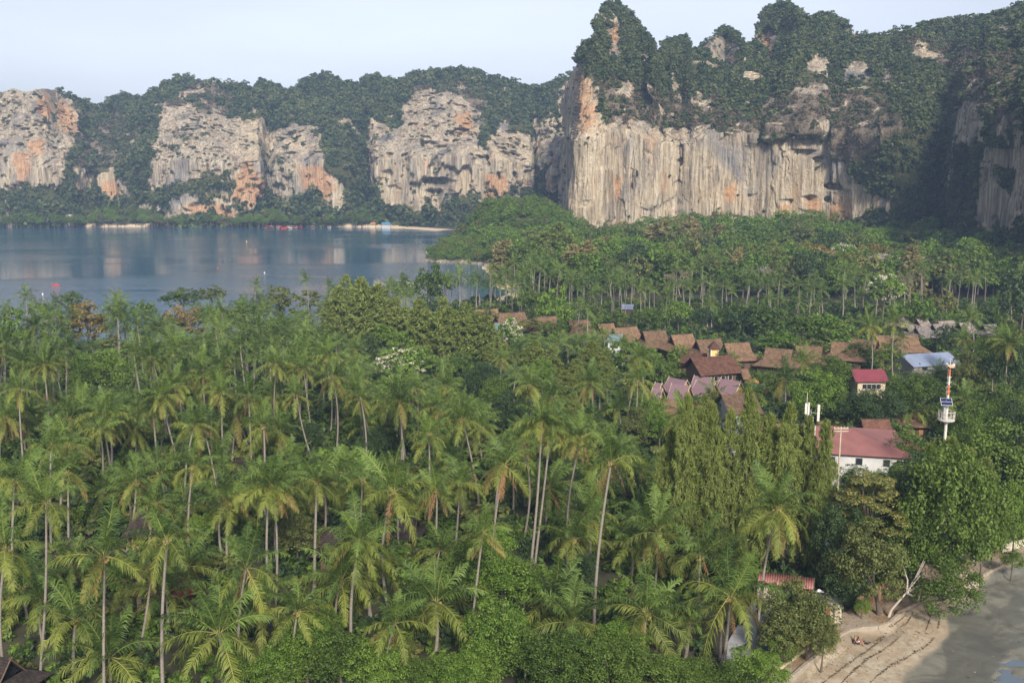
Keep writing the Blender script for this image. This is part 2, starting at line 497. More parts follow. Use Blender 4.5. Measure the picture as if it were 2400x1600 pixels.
FAR_D = 935.0
def fr(px, py, dd=0, rec=95): # far range control row from the 2352 print
    px *= A; py *= A
    return (px, FAR_D + dd, px, py, FAR_D + dd + rec)
far_ctrl = [fr(*r) for r in [
    (-420, 330, 30, 60), (-300, 260, 20, 80), (-180, 225, 0, 90), (-60, 218, 0, 60), (0, 212, -8, 45), (35, 205, -10, 45), (60, 212, -8, 45), (95, 203, -10, 45), (130, 208, -12, 45), (150, 222, -8, 55),
    (175, 232, 10, 90), (200, 240, 30, 100), (222, 253, 40, 110), (240, 245, 40, 110), (262, 228, 35, 105), (290, 226, 35, 105), (322, 235, 25, 110),
    (345, 215, 10, 120), (372, 195, -5, 130), (405, 184, -12, 140), (440, 183, -16, 145), (465, 190, -16, 145), (500, 188, -16, 145), (530, 190, -14, 140), (560, 205, -10, 130), (590, 197, -8, 130),
    (604, 194, 60, 90), (640, 200, 5, 110), (665, 215, 0, 110), (683, 212, 0, 115), (700, 192, -4, 120), (725, 178, -6, 120), (745, 176, -4, 120), (770, 188, 0, 120), (800, 198, 5, 120),
    (830, 192, 25, 110), (848, 186, 80, 80), (870, 182, -2, 130), (905, 186, -8, 130), (930, 184, -14, 130), (950, 172, -18, 130), (985, 167, -20, 130), (1010, 168, -20, 130), (1040, 162, -20, 130), (1080, 162, -18, 130), (1110, 175, -14, 130),
    (1140, 183, -8, 130), (1180, 190, -6, 125), (1212, 205, 0, 110), (1228, 208, 75, 70), (1250, 200, 0, 100), (1290, 185, -20, 110), (1315, 176, -30, 110), (1350, 165, -30, 110), (1450, 170, -20, 110), (1560, 190, 0, 110)]]
far_rocks = [
    [(-60, 225), (0, 215), (60, 208), (120, 205), (150, 225), (165, 260), (165, 300), (150, 310), (160, 330), (140, 390), (128, 420), (100, 420), (60, 415), (20, 430), (-40, 430)],
    [(165, 385), (190, 400), (205, 400), (195, 430), (180, 430)],
    [(230, 410), (260, 385), (280, 410), (305, 425), (300, 450), (250, 455), (230, 440)],
    [(372, 300), (385, 250), (430, 245), (480, 270), (500, 255), (540, 290), (590, 280), (602, 340), (600, 420), (590, 460), (570, 475), (545, 465), (555, 420), (520, 400), (480, 390), (440, 410), (400, 420), (375, 440), (360, 430), (365, 360)],
    [(340, 485), (350, 478), (380, 500), (420, 452), (450, 455), (480, 470), (540, 470), (550, 490), (530, 512), (340, 515)],
    [(625, 310), (690, 300), (720, 305), (745, 308), (750, 360), (745, 385), (775, 415), (780, 440), (775, 480), (755, 470), (740, 440), (720, 430), (690, 445), (665, 455), (630, 425), (610, 410), (612, 350)],
    [(865, 290), (880, 288), (905, 305), (932, 300), (935, 250), (955, 222), (1000, 218), (1060, 232), (1098, 260), (1103, 280), (1100, 330), (1130, 380), (1150, 400), (1165, 430), (1163, 460), (1120, 465), (1060, 450), (1020, 470), (985, 470), (940, 478), (905, 460), (880, 425), (860, 430), (855, 400)],
    [(1140, 320), (1155, 291), (1170, 305), (1216, 322), (1217, 365), (1212, 430), (1190, 432), (1165, 400), (1140, 380), (1128, 350)],
    [(1240, 290), (1270, 278), (1298, 300), (1300, 330), (1290, 350), (1280, 370), (1255, 380), (1240, 405), (1228, 380), (1235, 330)],
    [(1296, 375), (1292, 430), (1270, 435), (1283, 385)],
    [(1292, 215), (1330, 200), (1345, 300), (1345, 440), (1300, 420), (1300, 330)]]
far_ochre = [[(85, 235), (105, 232), (122, 262), (118, 275), (95, 275)], [(140, 240), (152, 245), (166, 290), (160, 306), (148, 290)], [(40, 360), (60, 358), (62, 400), (50, 420)], [(70, 330), (90, 325), (90, 350), (75, 352)],
    [(545, 405), (570, 380), (595, 430), (590, 460), (570, 470), (548, 450)], [(440, 480), (520, 475), (540, 495), (470, 512)], [(690, 395), (740, 385), (775, 430), (760, 455), (700, 440)], [(1050, 262), (1080, 258), (1082, 300), (1060, 300)], [(1120, 400), (1160, 410), (1158, 455), (1125, 455)], [(230, 440), (250, 420), (270, 455)]]
far_dry = [[(150, 260), (230, 260), (320, 300), (300, 380), (180, 380)], [(470, 170), (560, 175), (520, 280), (400, 260)], [(950, 200), (1110, 215), (1110, 245), (940, 235)]]
far_grey = [[(0, 200), (150, 205), (150, 240), (80, 235), (80, 320), (140, 300), (150, 390), (60, 330), (0, 400)], [(370, 240), (500, 250), (550, 290), (540, 360), (500, 420), (430, 370), (370, 440)], [(940, 210), (1100, 215), (1100, 250), (940, 250)], [(950, 260), (1040, 270), (1060, 380), (1020, 450), (940, 420), (900, 330)], [(1100, 350), (1165, 400), (1160, 470), (1110, 420)], [(1290, 200), (1350, 200), (1350, 450), (1290, 430)], [(720, 305), (750, 305), (750, 385), (735, 380)]]
o, FP, FDr, FH, FR = build_cliff('limestone_cliff', far_ctrl, far_rocks, far_ochre, far_dry, 1150, 250, 0.42, 2.4, 7.0, 2.0, 0.7, seed=11, rockdens=0.018, spacing=4.0, grey=far_grey, grow=9.0, f2=1.7, pk=1.15, caves=[(1010, 415, 40, 10, 16), (985, 330, 22, 10, 10), (735, 447, 14, 8, 12), (710, 450, 9, 8, 9), (1062, 300, 20, 7, 10), (1000, 440, 22, 8, 9), (372, 492, 14, 9, 10), (480, 495, 20, 6, 8), (955, 262, 6, 9, 8), (1115, 360, 9, 8, 8), (566, 385, 5, 18, 9), (1180, 350, 8, 9, 7), (60, 300, 14, 8, 6)])

def mr(bpx, Y, rpx, rpy, rec): # main cliff control row
    return (bpx * A, Y, rpx * A, rpy * A, Y + rec)
main_ctrl = [mr(*r) for r in [
    (1293, 820, 1303, 190, 20), (1300, 770, 1308, 186, 20), (1308, 715, 1317, 178, 20), (1318, 655, 1326, 150, 22), (1329, 604, 1333, 128, 22), (1338, 598, 1345, 107, 34), (1352, 597, 1358, 94, 42), (1363, 597, 1364, 70, 48), (1370, 597, 1368, 45, 50), (1382, 597, 1380, 20, 52),
    (1400, 597, 1400, 8, 55), (1418, 597, 1418, 8, 55), (1440, 597, 1440, 22, 58), (1455, 597, 1456, 35, 60), (1470, 597, 1471, 55, 62), (1485, 597, 1485, 75, 64), (1496, 597, 1497, 95, 66), (1501, 597, 1502, 120, 68), (1508, 597, 1507, 150, 74),
    (1513, 597, 1513, 142, 72), (1517, 597, 1517, 110, 66), (1525, 597, 1526, 95, 66), (1550, 597, 1550, 88, 68), (1575, 597, 1575, 92, 70), (1586, 597, 1587, 112, 74), (1592, 597, 1591, 132, 80), (1600, 597, 1597, 115, 110), (1625, 597, 1625, 95, 135),
    (1650, 597, 1650, 76, 140), (1670, 597, 1670, 68, 140), (1690, 596, 1690, 80, 140), (1705, 596, 1704, 96, 135), (1720, 595, 1718, 106, 125), (1735, 594, 1735, 92, 85), (1742, 594, 1739, 60, 80), (1760, 593, 1760, 25, 80), (1790, 592, 1790, 8, 80),
    (1810, 590, 1810, 12, 82), (1840, 588, 1840, 35, 85), (1880, 584, 1880, 40, 90), (1905, 580, 1905, 35, 92), (1930, 575, 1932, 46, 95), (1955, 568, 1958, 74, 100), (1985, 558, 1992, 88, 105), (2020, 546, 2030, 80, 120),
    (2060, 535, 2075, 72, 140), (2100, 530, 2112, 58, 150), (2140, 540, 2150, 52, 150), (2170, 560, 2180, 50, 130), (2190, 560, 2200, 50, 130), (2215, 510, 2225, 48, 160), (2240, 470, 2250, 42, 180), (2280, 440, 2290, 35, 200), (2320, 425, 2325, 22, 210), (2360, 410, 2360, 8, 210), (2450, 380, 2440, -10, 210), (2600, 340, 2560, 20, 200), (2800, 300, 2740, 90, 170)]]
main_rocks = [
    [(1290, 300), (1332, 275), (1350, 275), (1400, 290), (1440, 280), (1500, 297), (1560, 308), (1600, 300), (1630, 288), (1660, 305), (1690, 310), (1740, 320), (1800, 330), (1840, 308), (1860, 320), (1880, 332), (1920, 350), (1950, 380), (1980, 430), (2000, 455), (2000, 475), (1965, 500), (1900, 540), (1820, 620), (1300, 620)],
    [(1280, 180), (1330, 140), (1345, 135), (1352, 200), (1362, 300), (1345, 320), (1290, 320)],
    [(1383, 70), (1400, 58), (1412, 75), (1410, 125), (1388, 128)], [(1615, 118), (1640, 88), (1660, 85), (1702, 100), (1702, 130), (1665, 170), (1630, 150)], [(1738, 85), (1775, 72), (1792, 80), (1788, 130), (1760, 145), (1742, 120)],
    [(1850, 150), (1885, 140), (1900, 150), (1910, 185), (1870, 180)], [(1950, 150), (1990, 150), (2000, 185), (1960, 175)], [(2030, 165), (2060, 160), (2065, 195), (2040, 190)], [(1690, 128), (1720, 135), (1715, 160), (1690, 155)],
    [(2215, 240), (2255, 235), (2262, 320), (2240, 330), (2220, 320)], [(2275, 330), (2330, 345), (2320, 380), (2290, 400), (2325, 480), (2310, 520), (2240, 515), (2262, 420), (2280, 380)], [(2345, 340), (2400, 320), (2400, 500), (2330, 500)], [(2110, 100), (2135, 105), (2130, 150), (2115, 140)],
    [(2010, 455), (2040, 455), (2035, 480), (2012, 478)]]
main_ochre = [[(1332, 180), (1350, 170), (1356, 300), (1340, 305)], [(1665, 430), (1690, 425), (1685, 465), (1668, 465)], [(1800, 475), (1835, 470), (1835, 510), (1800, 505)], [(1860, 460), (1880, 462), (1880, 490), (1862, 488)], [(1905, 470), (1950, 455), (1965, 490), (1900, 520)], [(1390, 420), (1420, 410), (1418, 460), (1392, 462)], [(1745, 80), (1770, 75), (1768, 125), (1750, 130)], [(1395, 62), (1408, 66), (1406, 95), (1396, 95)]]
main_dry = [[(1345, 190), (1470, 200), (1640, 230), (1720, 260), (1850, 200), (2030, 220), (2080, 300), (1960, 370), (1850, 310), (1700, 320), (1560, 310), (1400, 290)], [(1430, 230), (1460, 230), (1480, 300), (1350, 300)], [(2060, 90), (2340, 120), (2340, 300), (2240, 260)], [(1340, 470), (1440, 460), (1420, 510), (1380, 540)]]
main_grey = [[(1610, 80), (1710, 90), (1710, 130), (1660, 175), (1610, 140)], [(1640, 385), (1668, 395), (1662, 440), (1640, 432)], [(1585, 365), (1615, 365), (1618, 410), (1595, 405)], [(1500, 290), (1900, 310), (1960, 370), (1800, 350), (1700, 345), (1560, 335)], [(1420, 440), (1450, 430), (1500, 500), (1420, 520), (1370, 500)], [(1840, 140), (2070, 150), (2070, 200), (1840, 190)], [(2200, 230), (2400, 230), (2400, 530), (2200, 530)], [(1340, 60), (1420, 50), (1420, 130), (1380, 130)]]
o, MP, MDr, MH, MR = build_cliff('limestone_cliff', main_ctrl, main_rocks, main_ochre, main_dry, 1150, 400, 0.50, 1.45, 5.0, 0.5, 0.95, back=110, seed=23, rockdens=0.006, spacing=2.6, grey=main_grey, grow=4.0, pk=0.55, f2=2.2, caves=[(1915, 425, 26, 9, 9), (1908, 405, 8, 12, 7), (1742, 470, 7, 16, 6), (1728, 450, 12, 6, 6), (1612, 470, 8, 20, 5), (1820, 462, 16, 7, 6), (1862, 455, 9, 9, 6), (1560, 372, 10, 16, 4), (1700, 500, 16, 5, 6), (1900, 455, 12, 8, 6), (1850, 350, 22, 8, 6), (1880, 365, 16, 7, 6), (1350, 540, 10, 14, 6), (1395, 530, 18, 8, 5), (1480, 505, 16, 6, 6)])

# ---------------- ground: one sheet with the bay and the beach hollows cut in
def W(pts, z=0.0):
    return np.array([G(a, b_, z)[:2] for a, b_ in pts])
bay_near = W([(-2200, 830), (-600, 830), (-100, 822), (200, 815), (450, 806), (620, 792), (760, 775), (900, 748), (1040, 724), (1110, 705), (1170, 698), (1185, 690), (1168, 664), (1150, 640), (1130, 619), (1110, 614)], -1)
bay_head = W([(1060, 612), (1000, 606), (1003, 590), (1030, 575), (1060, 565), (1080, 556), (1085, 549)], -1)
bay_far = W([(1040, 542), (960, 536), (860, 531), (760, 529), (640, 531), (400, 530), (200, 529), (0, 527), (-300, 526), (-900, 527), (-1500, 540)], -1)
BAY = np.concatenate([bay_near, bay_head, bay_far, [[-2500, 900], [-2500, 255]]])
BEACH = W([(1815, 1640), (1842, 1585), (1920, 1530), (2000, 1474), (2080, 1464), (2110, 1430), (2180, 1395), (2260, 1368), (2330, 1340), (2400, 1318), (2700, 1230), (3300, 1150), (3800, 1700), (1900, 2100)])
gx = np.concatenate([np.linspace(-3500, -700, 12), np.linspace(-690, 420, 300), np.linspace(430, 3500, 12)])
gy = np.concatenate([np.linspace(-300, 50, 8), np.linspace(55, 300, 90), np.linspace(304, 950, 190), np.linspace(980, 6000, 12)])
GX, GY = np.meshgrid(gx, gy)
sb = poly_sd(GX, GY, BAY)
sr = poly_sd(GX, GY, BEACH)
wob = (fbm(GX * 0.05, GY * 0.05, 0, 3, 77) - 0.5) * 8
GZ = 0.0 - 4.5 * sstep(-9, 22, sb + wob)
PATHZONE = W([(1780, 1640), (1822, 1560), (1900, 1500), (1930, 1470), (1945, 1450), (2005, 1440), (2060, 1400), (2130, 1375), (2230, 1350), (2330, 1300), (2440, 1250), (2440, 1400), (2000, 1640)])
GZ = np.minimum(GZ, -3.0 * sstep(-2.5, 0.5, sr))
GZ = np.minimum(GZ, 0.25 - 3.0 * sstep(-1.0, 1.0, poly_sd(GX, GY, PATHZONE)))
# ground rises gently towards the foot of the big cliff
foot = sstep(400, 640, GY) * sstep(20, 160, GX) * 9.0
foot2 = sstep(905, 960, GY) * 8.0
side = sstep(0.50, 0.85, GX / np.maximum(GY, 1)) * sstep(230, 430, GY) * 16.0
GZ = GZ + np.where(sb < -12, foot + side, 0) + foot2
GZ = np.where((sb < -3) & (sr < -3), GZ + (fbm(GX * .15, GY * .15, 0, 3, 5) - .5) * .5, GZ)
GZ[0:1] = np.minimum(GZ[0:1], 0)
def ground_z(x, y):
    i = np.clip(np.searchsorted(gx, x) - 1, 0, len(gx) - 2); j = np.clip(np.searchsorted(gy, y) - 1, 0, len(gy) - 2)
    fx = (x - gx[i]) / (gx[i + 1] - gx[i]); fy = (y - gy[j]) / (gy[j + 1] - gy[j])
    return (GZ[j, i] * (1 - fx) + GZ[j, i + 1] * fx) * (1 - fy) + (GZ[j + 1, i] * (1 - fx) + GZ[j + 1, i + 1] * fx) * fy
ny_, nx_ = GX.shape
i = np.arange(ny_ - 1)[:, None] * nx_; j = np.arange(nx_ - 1)[None, :]
Q = np.stack([i + j, i + j + 1, i + nx_ + j + 1, i + nx_ + j], -1).reshape(-1, 4)
M_G, nt, out = new_mat('ground_soil')
at = N(nt, 'VertexColor'); at.layer_name = 'sand'
n1 = noise(nt, coords(nt), 0.35, 5, 0.6); n2 = noise(nt, coords(nt), 0.25, 4, 0.5)
c = mix(nt, at.outputs[0], ramp(nt, n1, [(0.3, (0.018, 0.022, 0.010)), (0.7, (0.06, 0.055, 0.03))]), ramp(nt, n2, [(0.3, (0.44, 0.35, 0.24)), (0.7, (0.58, 0.47, 0.33))]))
bsdf(nt, out, c, 0.95, n1, 0.4, 0.2)
me = mesh_np('ground', np.stack([GX, GY, GZ], -1).reshape(-1, 3), Q, M_G, True)
sandm = sstep(-14, -8, sb) * (sstep(-200, -150, GX) * (GX < 60)) * sstep(0, 1, (GY > 860) | ((GY > 340) & (GX > -60) & (GY < 560)) )
sandm = np.maximum(sandm, sstep(-8, -4, sb) * ((GX < -330) & (GX > -400) & (GY > 850)))
sandm = sandm * (1 - sstep(.9, 1.8, GZ))
gpx, gpy = PROJ(GX, np.maximum(GY, 60), GZ)
sandm = sandm * np.where((GY > 480) & (GY < 700) & (gpx < 1112), 0, 1)
cc = np.ones((GX.size, 4), np.float32); cc[:, :3] = sandm.reshape(-1, 1)
at = me.color_attributes.new('sand', 'FLOAT_COLOR', 'POINT'); at.data.foreach_set('color', cc.ravel())
tag(link('ground', me), kind='structure')
# sea
sx = np.array([-9000, -900, -300, 40.0]); sy = np.array([-200.0, 250, 900, 9000])
me = mesh_np('sea', [(-9000, 150, -1), (60, 150, -1), (60, 9000, -1), (-9000, 9000, -1)], [[(0, 1, 2, 3)]], M_WATER)
tag(link('sea', me), kind='structure')

# ---------------- headland: a small rocky hill standing in the bay
def hill(name, cx, cy, rx, ry, h, seed, rockc, nn=90):
    a = np.linspace(-1.15, 1.15, nn)
    UX, UY = np.meshgrid(a, a)
    r = np.hypot(UX, UY) + (fbm(UX * 3, UY * 3, 0, 4, seed) - 0.5) * 0.5
    Hh = h * (1 - sstep(0.15, 1.0, r)) ** 0.8
    Hh += (ridged(UX * 4, UY * 4, 0, 4, seed + 2) - 0.5) * h * 0.35 * (Hh > 0.5)
    X = cx + UX * rx; Y = cy + UY * ry; Z = np.where(r < 1.02, Hh - 2.0, -6)
    Z = Z * 1.0
    i = np.arange(nn - 1)[:, None] * nn; j = np.arange(nn - 1)[None, :]
    Q = np.stack([i + j, i + j + 1, i + nn + j + 1, i + nn + j], -1).reshape(-1, 4)
    me = mesh_np(name, np.stack([X, Y, Z], -1).reshape(-1, 3), Q, M_ROCK, True)
    c = np.ones((nn * nn, 4), np.float32)
    st = np.hypot(np.gradient(Z, axis=0), np.gradient(Z, axis=1))
    rk = np.maximum(sstep(1.2, 0.4, Z), sstep(2.2, 3.2, st) * rockc)
    c[:, 0] = rk.ravel(); c[:, 1] = 0; c[:, 2] = 0.95
    at = me.color_attributes.new('mask', 'FLOAT_COLOR', 'POINT'); at.data.foreach_set('color', c.ravel())
    tag(link(name, me), kind='structure')
    sel = (RNG.random(Z.shape) < 0.55 * (1 - rk)) & (Z > 0.5)
    return np.stack([X, Y, Z], -1)[sel], (X, Y, Z)
hl = AT(1130, 500, 560)
HP1, _ = hill('rocky_headland', AT(1112, 500, 556)[0], 562, 30, 30, 9, 5, 0.6)
HP2, _ = hill('rocky_headland', AT(1235, 500, 580)[0], 600, 56, 50, 25, 9, 0.7)
# ================================================================== AIR
hz, nt, out = new_mat('haze_air')
pv = N(nt, 'VolumePrincipled'); pv.inputs['Density'].default_value = 0.00019
pv.inputs['Color'].default_value = (0.45, 0.66, 1.0, 1); pv.inputs['Anisotropy'].default_value = 0.0
nt.links.new(pv.outputs[0], out.inputs['Volume'])
mb = MB(); mb.box(-9200, 3700, -500, 9200, -8, 262)
haze = mb.build('haze', hz); tag(haze, 'thin blue morning haze filling the air over the bay and cliffs', 'haze', kind='stuff')

# ================================================================== PLANT MATERIALS
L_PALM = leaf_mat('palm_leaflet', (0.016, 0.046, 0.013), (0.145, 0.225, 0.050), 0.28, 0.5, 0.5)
L_PALM2 = leaf_mat('outer_palm_leaflet', (0.032, 0.060, 0.014), (0.215, 0.255, 0.052), 0.30, 0.5, 0.5)  # lower, outer fronds: a lighter, yellower green than the upright ones
L_PALM_Y = leaf_mat('old_palm_leaflet', (0.11, 0.12, 0.03), (0.29, 0.24, 0.075), 0.25, 0.55, 0.4)
L_PALM_DEAD = leaf_mat('dead_palm_leaflet', (0.14, 0.075, 0.035), (0.33, 0.19, 0.09), 0.15, 0.8, 0.4)
L_RIB = leaf_mat('palm_midrib', (0.13, 0.16, 0.04), (0.27, 0.27, 0.085), 0.0, 0.5, 0.5)
L_RIB_DEAD = leaf_mat('dead_midrib', (0.24, 0.13, 0.06), (0.36, 0.22, 0.12), 0.0, 0.8, 0.5)
L_GREEN = leaf_mat('broad_leaf', (0.026, 0.055, 0.011), (0.112, 0.172, 0.032), 0.25, 0.5, 0.35)
L_DARK = leaf_mat('dark_leaf', (0.020, 0.042, 0.017), (0.055, 0.090, 0.030), 0.20, 0.5, 0.35)
L_BRIGHT = leaf_mat('fresh_leaf', (0.042, 0.095, 0.013), (0.160, 0.250, 0.042), 0.30, 0.5, 0.3)
L_OLIVE = leaf_mat('olive_leaf', (0.055, 0.078, 0.022), (0.160, 0.180, 0.056), 0.25, 0.5, 0.3, third=(0.26, 0.20, 0.05))
L_CAS = leaf_mat('needle_spray', (0.080, 0.108, 0.028), (0.24, 0.295, 0.080), 0.34, 0.6, 0.2)
L_CAS_B = leaf_mat('brown_needle_spray', (0.12, 0.12, 0.045), (0.26, 0.23, 0.10), 0.25, 0.6, 0.25)
L_RUST = leaf_mat('rusty_leaf', (0.07, 0.075, 0.022), (0.24, 0.17, 0.05), 0.25, 0.6, 0.3)
L_FLOWER = leaf_mat('white_blossom', (0.55, 0.50, 0.40), (0.80, 0.76, 0.66), 0.2, 0.7, 0.1)
L_JUNGLE = leaf_mat('jungle_leaf', (0.016, 0.036, 0.017), (0.095, 0.125, 0.050), 0.22, 0.6, 0.65, third=(0.16, 0.155, 0.07))
L_SCRUB = leaf_mat('dry_scrub_leaf', (0.055, 0.048, 0.032), (0.135, 0.112, 0.078), 0.15, 0.7, 0.5)
BARK = simple('palm_bark', (0.25, 0.225, 0.195), (0.13, 0.115, 0.10), 4.0, 0.9, 0.5, (1, 1, 3.0), bdist=0.03)
BARK_D = simple('tree_bark', (0.13, 0.105, 0.08), (0.06, 0.05, 0.04), 3.0, 0.9, 0.5, (1, 1, 0.3), bdist=0.03)
BARK_P = simple('bare_grey_bark', (0.42, 0.38, 0.33), (0.27, 0.24, 0.21), 3.0, 0.9, 0.3, (1, 1, 0.3))
TWIG = simple('brown_twig', (0.30, 0.24, 0.18), (0.20, 0.15, 0.11), 3.0, 0.9, 0.3)
NUT_G = simple('green_coconut', (0.16, 0.17, 0.035), (0.28, 0.19, 0.05), 1.5, 0.45, 0.1)

def diamonds(c, a, b):
    n = len(c)
    V = np.stack([c - a, c + b, c + a, c - b], 1).reshape(-1, 3)
    Q = np.arange(4 * n).reshape(-1, 4)
    return V, Q

def rdir(rg, n):
    d = rg.normal(size=(n, 3)); return d / (np.linalg.norm(d, axis=1, keepdims=True) + 1e-9)

def leaf_cloud(rg, centers, cr, per, leaf, flat=0.75, up=0.25, fill=0.35):
    """leaves over the outside of leafy clumps; centers (n,3), clump radii cr (n,)"""
    n = len(centers)
    per = np.broadcast_to(per, (n,)).astype(int)
    idx = np.repeat(np.arange(n), per)
    d = rdir(rg, len(idx)); d[:, 2] = np.where(d[:, 2] < -0.35, -d[:, 2], d[:, 2])
    r = cr[idx] * (1 - fill * rg.random(len(idx)) ** 1.5) * (0.85 + 0.3 * rg.random(len(idx)))
    c = centers[idx] + d * r[:, None] * np.array([1, 1, flat])
    nrm = d + rg.normal(0, 0.45, d.shape) + np.array([0, 0, up])
    nrm /= np.linalg.norm(nrm, axis=1, keepdims=True)
    t = np.cross(nrm, rdir(rg, len(idx))); t /= np.linalg.norm(t, axis=1, keepdims=True) + 1e-9
    bt = np.cross(nrm, t)
    s = leaf * (0.6 + 0.8 * rg.random(len(idx)))[:, None]
    return diamonds(c, t * s, bt * s * 0.55)

def crown_centers(rg, n, R, H, shape='dome', gap=0.0):
    """clump centres of a crown with radius R and half height H about the origin"""
    out_ = []
    while len(out_) < n:
        d = rdir(rg, 1)[0]
        if shape == 'dome' and d[2] < -0.8: continue
        lob = 0.72 + 0.5 * vnoise(d[0] * 1.7 + 5, d[1] * 1.7, d[2] * 1.7, int(R * 7) % 13)
        r = lob * (0.55 + 0.45 * rg.random() ** 0.5) * (0.45 if rg.random() < 0.18 else 1.0)
        out_.append([d[0] * R * r, d[1] * R * r, d[2] * H * r])
    return np.array(out_)

def limbs(rg, base_r, tips, trunk_h, fork, n=6):
    """trunk from the origin plus limbs to the given tips; returns V,Q"""
    Vs, Qs, k = [], [], 0
    bend = rg.normal(0, 0.04, 2) * trunk_h
    f = np.array([bend[0], bend[1], fork])
    pts = [(0, 0, -0.3), (bend[0] * .3, bend[1] * .3, fork * .35), (bend[0] * .6, bend[1] * .6, fork * .7), f]
    for P_, r_ in [(pts, [base_r * 1.35, base_r, base_r * .85, base_r * .75])] + \
            [(np.array([f - [0, 0, .2], f + (t - f) * 0.45 + [0, 0, 0.10 * np.linalg.norm(t - f)] + rg.normal(0, .15, 3), t]), [base_r * .5, base_r * .32, base_r * .10]) for t in tips]:
        V, Q = tube_np(P_, r_, n if r_[0] > base_r * .6 else 5)
        Vs.append(V); Qs.append(Q + k); k += len(V)
    return np.concatenate(Vs), np.concatenate(Qs)

def tree_mesh(seed, kind, R, H, trunk_h, n_cl, per, leaf, mat):
    """returns (crown mesh, trunk mesh); crown centred at z = trunk_h"""
    rg = np.random.default_rng(seed)
    if kind == 'layer':
        lv = np.linspace(-H * .6, H, 5)
        cs = []
        for q, z in enumerate(lv):
            rr = R * (1 - 0.13 * q)
            a = rg.random(n_cl // 5) * 6.283; r = rr * (0.35 + 0.65 * rg.random(n_cl // 5) ** .6)
            cs.append(np.stack([np.cos(a) * r, np.sin(a) * r, z + rg.normal(0, .12 * H, len(a))], -1))
        C_ = np.concatenate(cs); crr = R * 0.2 * (0.7 + .6 * rg.random(len(C_))); V, Q = leaf_cloud(rg, C_, crr, per, leaf, 0.35, 0.6)
    elif kind == 'weep':     # fine feathery foliage, hanging
        C_ = crown_centers(rg, n_cl, R, H); crr = R * 0.22 * (0.6 + .8 * rg.random(len(C_)))
        V, Q = leaf_cloud(rg, C_, crr, per, leaf, 1.15, 0.0, 0.7)
    else:
        C_ = crown_centers(rg, n_cl, R, H); crr = R * (0.25 if kind == 'dense' else 0.20) * (0.6 + .8 * rg.random(len(C_)))
        V, Q = leaf_cloud(rg, C_, crr, per, leaf, 0.85, 0.35)
    V = V + np.array([0, 0, trunk_h])
    cm = mesh_np(kind + '_crown', V, Q, mat)
    tips = C_[rg.choice(len(C_), min(9, len(C_)), replace=False)] * 0.8 + np.array([0, 0, trunk_h])
    TV, TQ = limbs(rg, max(0.12, R * 0.055), tips, trunk_h, max(0.6, trunk_h - H * 0.75))
    tm = mesh_np(kind + '_trunk', TV, TQ, BARK_D, True)
    return cm, tm

def cas_mesh(seed, R, Ht, nspr, mat, spires=1, detail=15, wid=0.045, ln=0.55):
    """casuarina: ragged cone(s) of hanging needle sprays"""
    rg = np.random.default_rng(seed)
    ax = [(0.0, 0.0, 1.0)] + [(math.cos(a) * R * .6, math.sin(a) * R * .6, 0.74 + .2 * rg.random()) for a in rg.random(spires - 1) * 6.283]
    cs = []
    for k in range(nspr):
        x0, y0, hk = ax[k % len(ax)]
        f = rg.random() ** 0.8
        z = Ht * hk * (0.16 + 0.84 * f)
        a = rg.random() * 6.283
        rr = R * (0.75 if spires > 1 else 1.0) * (1 - f) ** 0.48 * (0.35 + 0.7 * rg.random()) * (0.35 + 1.25 * vnoise(f * 9, k % len(ax) * 3.1 + math.cos(a) * 1.4, math.sin(a) * 1.4, seed))
        cs.append([x0 + math.cos(a) * rr, y0 + math.sin(a) * rr, z, math.cos(a), math.sin(a), f])
    cs = np.array(cs)
    idx = np.repeat(np.arange(len(cs)), detail)
    m = len(idx)
    o_ = np.stack([cs[idx, 3], cs[idx, 4], np.full(m, 0.0)], -1)
    tight = (0.35 + 0.65 * (1 - cs[idx, 5]))[:, None]
    c = cs[idx, :3] + rg.normal(0, 1, (m, 3)) * np.array([.30, .30, .42]) * tight * (ln / .55)
    d = o_ * 0.5 + rg.normal(0, 0.5, (m, 3)) + np.array([0, 0, -0.45]) + np.array([0, 0, 1.9]) * (cs[idx, 5:6] > 0.88)
    d /= np.linalg.norm(d, axis=1, keepdims=True)
    s = ln * (0.55 + 0.8 * rg.random(m))[:, None]
    b = np.cross(d, rdir(rg, m)); b /= np.linalg.norm(b, axis=1, keepdims=True) + 1e-9
    V, Q = diamonds(c + d * s * .5, d * s, b * wid * (.7 + .6 * rg.random(m))[:, None] * 2)
    cm = mesh_np('casuarina_crown', V, Q, mat)
    Vs, Qs, k = [], [], 0
    for (x0, y0, hk) in ax:
        TV, TQ = tube_np([(0, 0, -.3), (x0 * .5, y0 * .5, Ht * .2), (x0, y0, Ht * hk * .6), (x0, y0, Ht * hk * .95)], [.22, .17, .10, .02], 6)
        Vs.append(TV); Qs.append(TQ + k); k += len(TV)
    sel = rg.choice(len(cs), min(40, len(cs)), replace=False)
    for q in sel:
        x0, y0, hk = ax[q % len(ax)]
        TV, TQ = tube_np([(x0, y0, cs[q, 2] - .4), (cs[q, 0], cs[q, 1], cs[q, 2])], [.05, .015], 4)
        Vs.append(TV); Qs.append(TQ + k); k += len(TV)
    tm = mesh_np('casuarina_trunk', np.concatenate(Vs), np.concatenate(Qs), BARK_D, True)
    return cm, tm

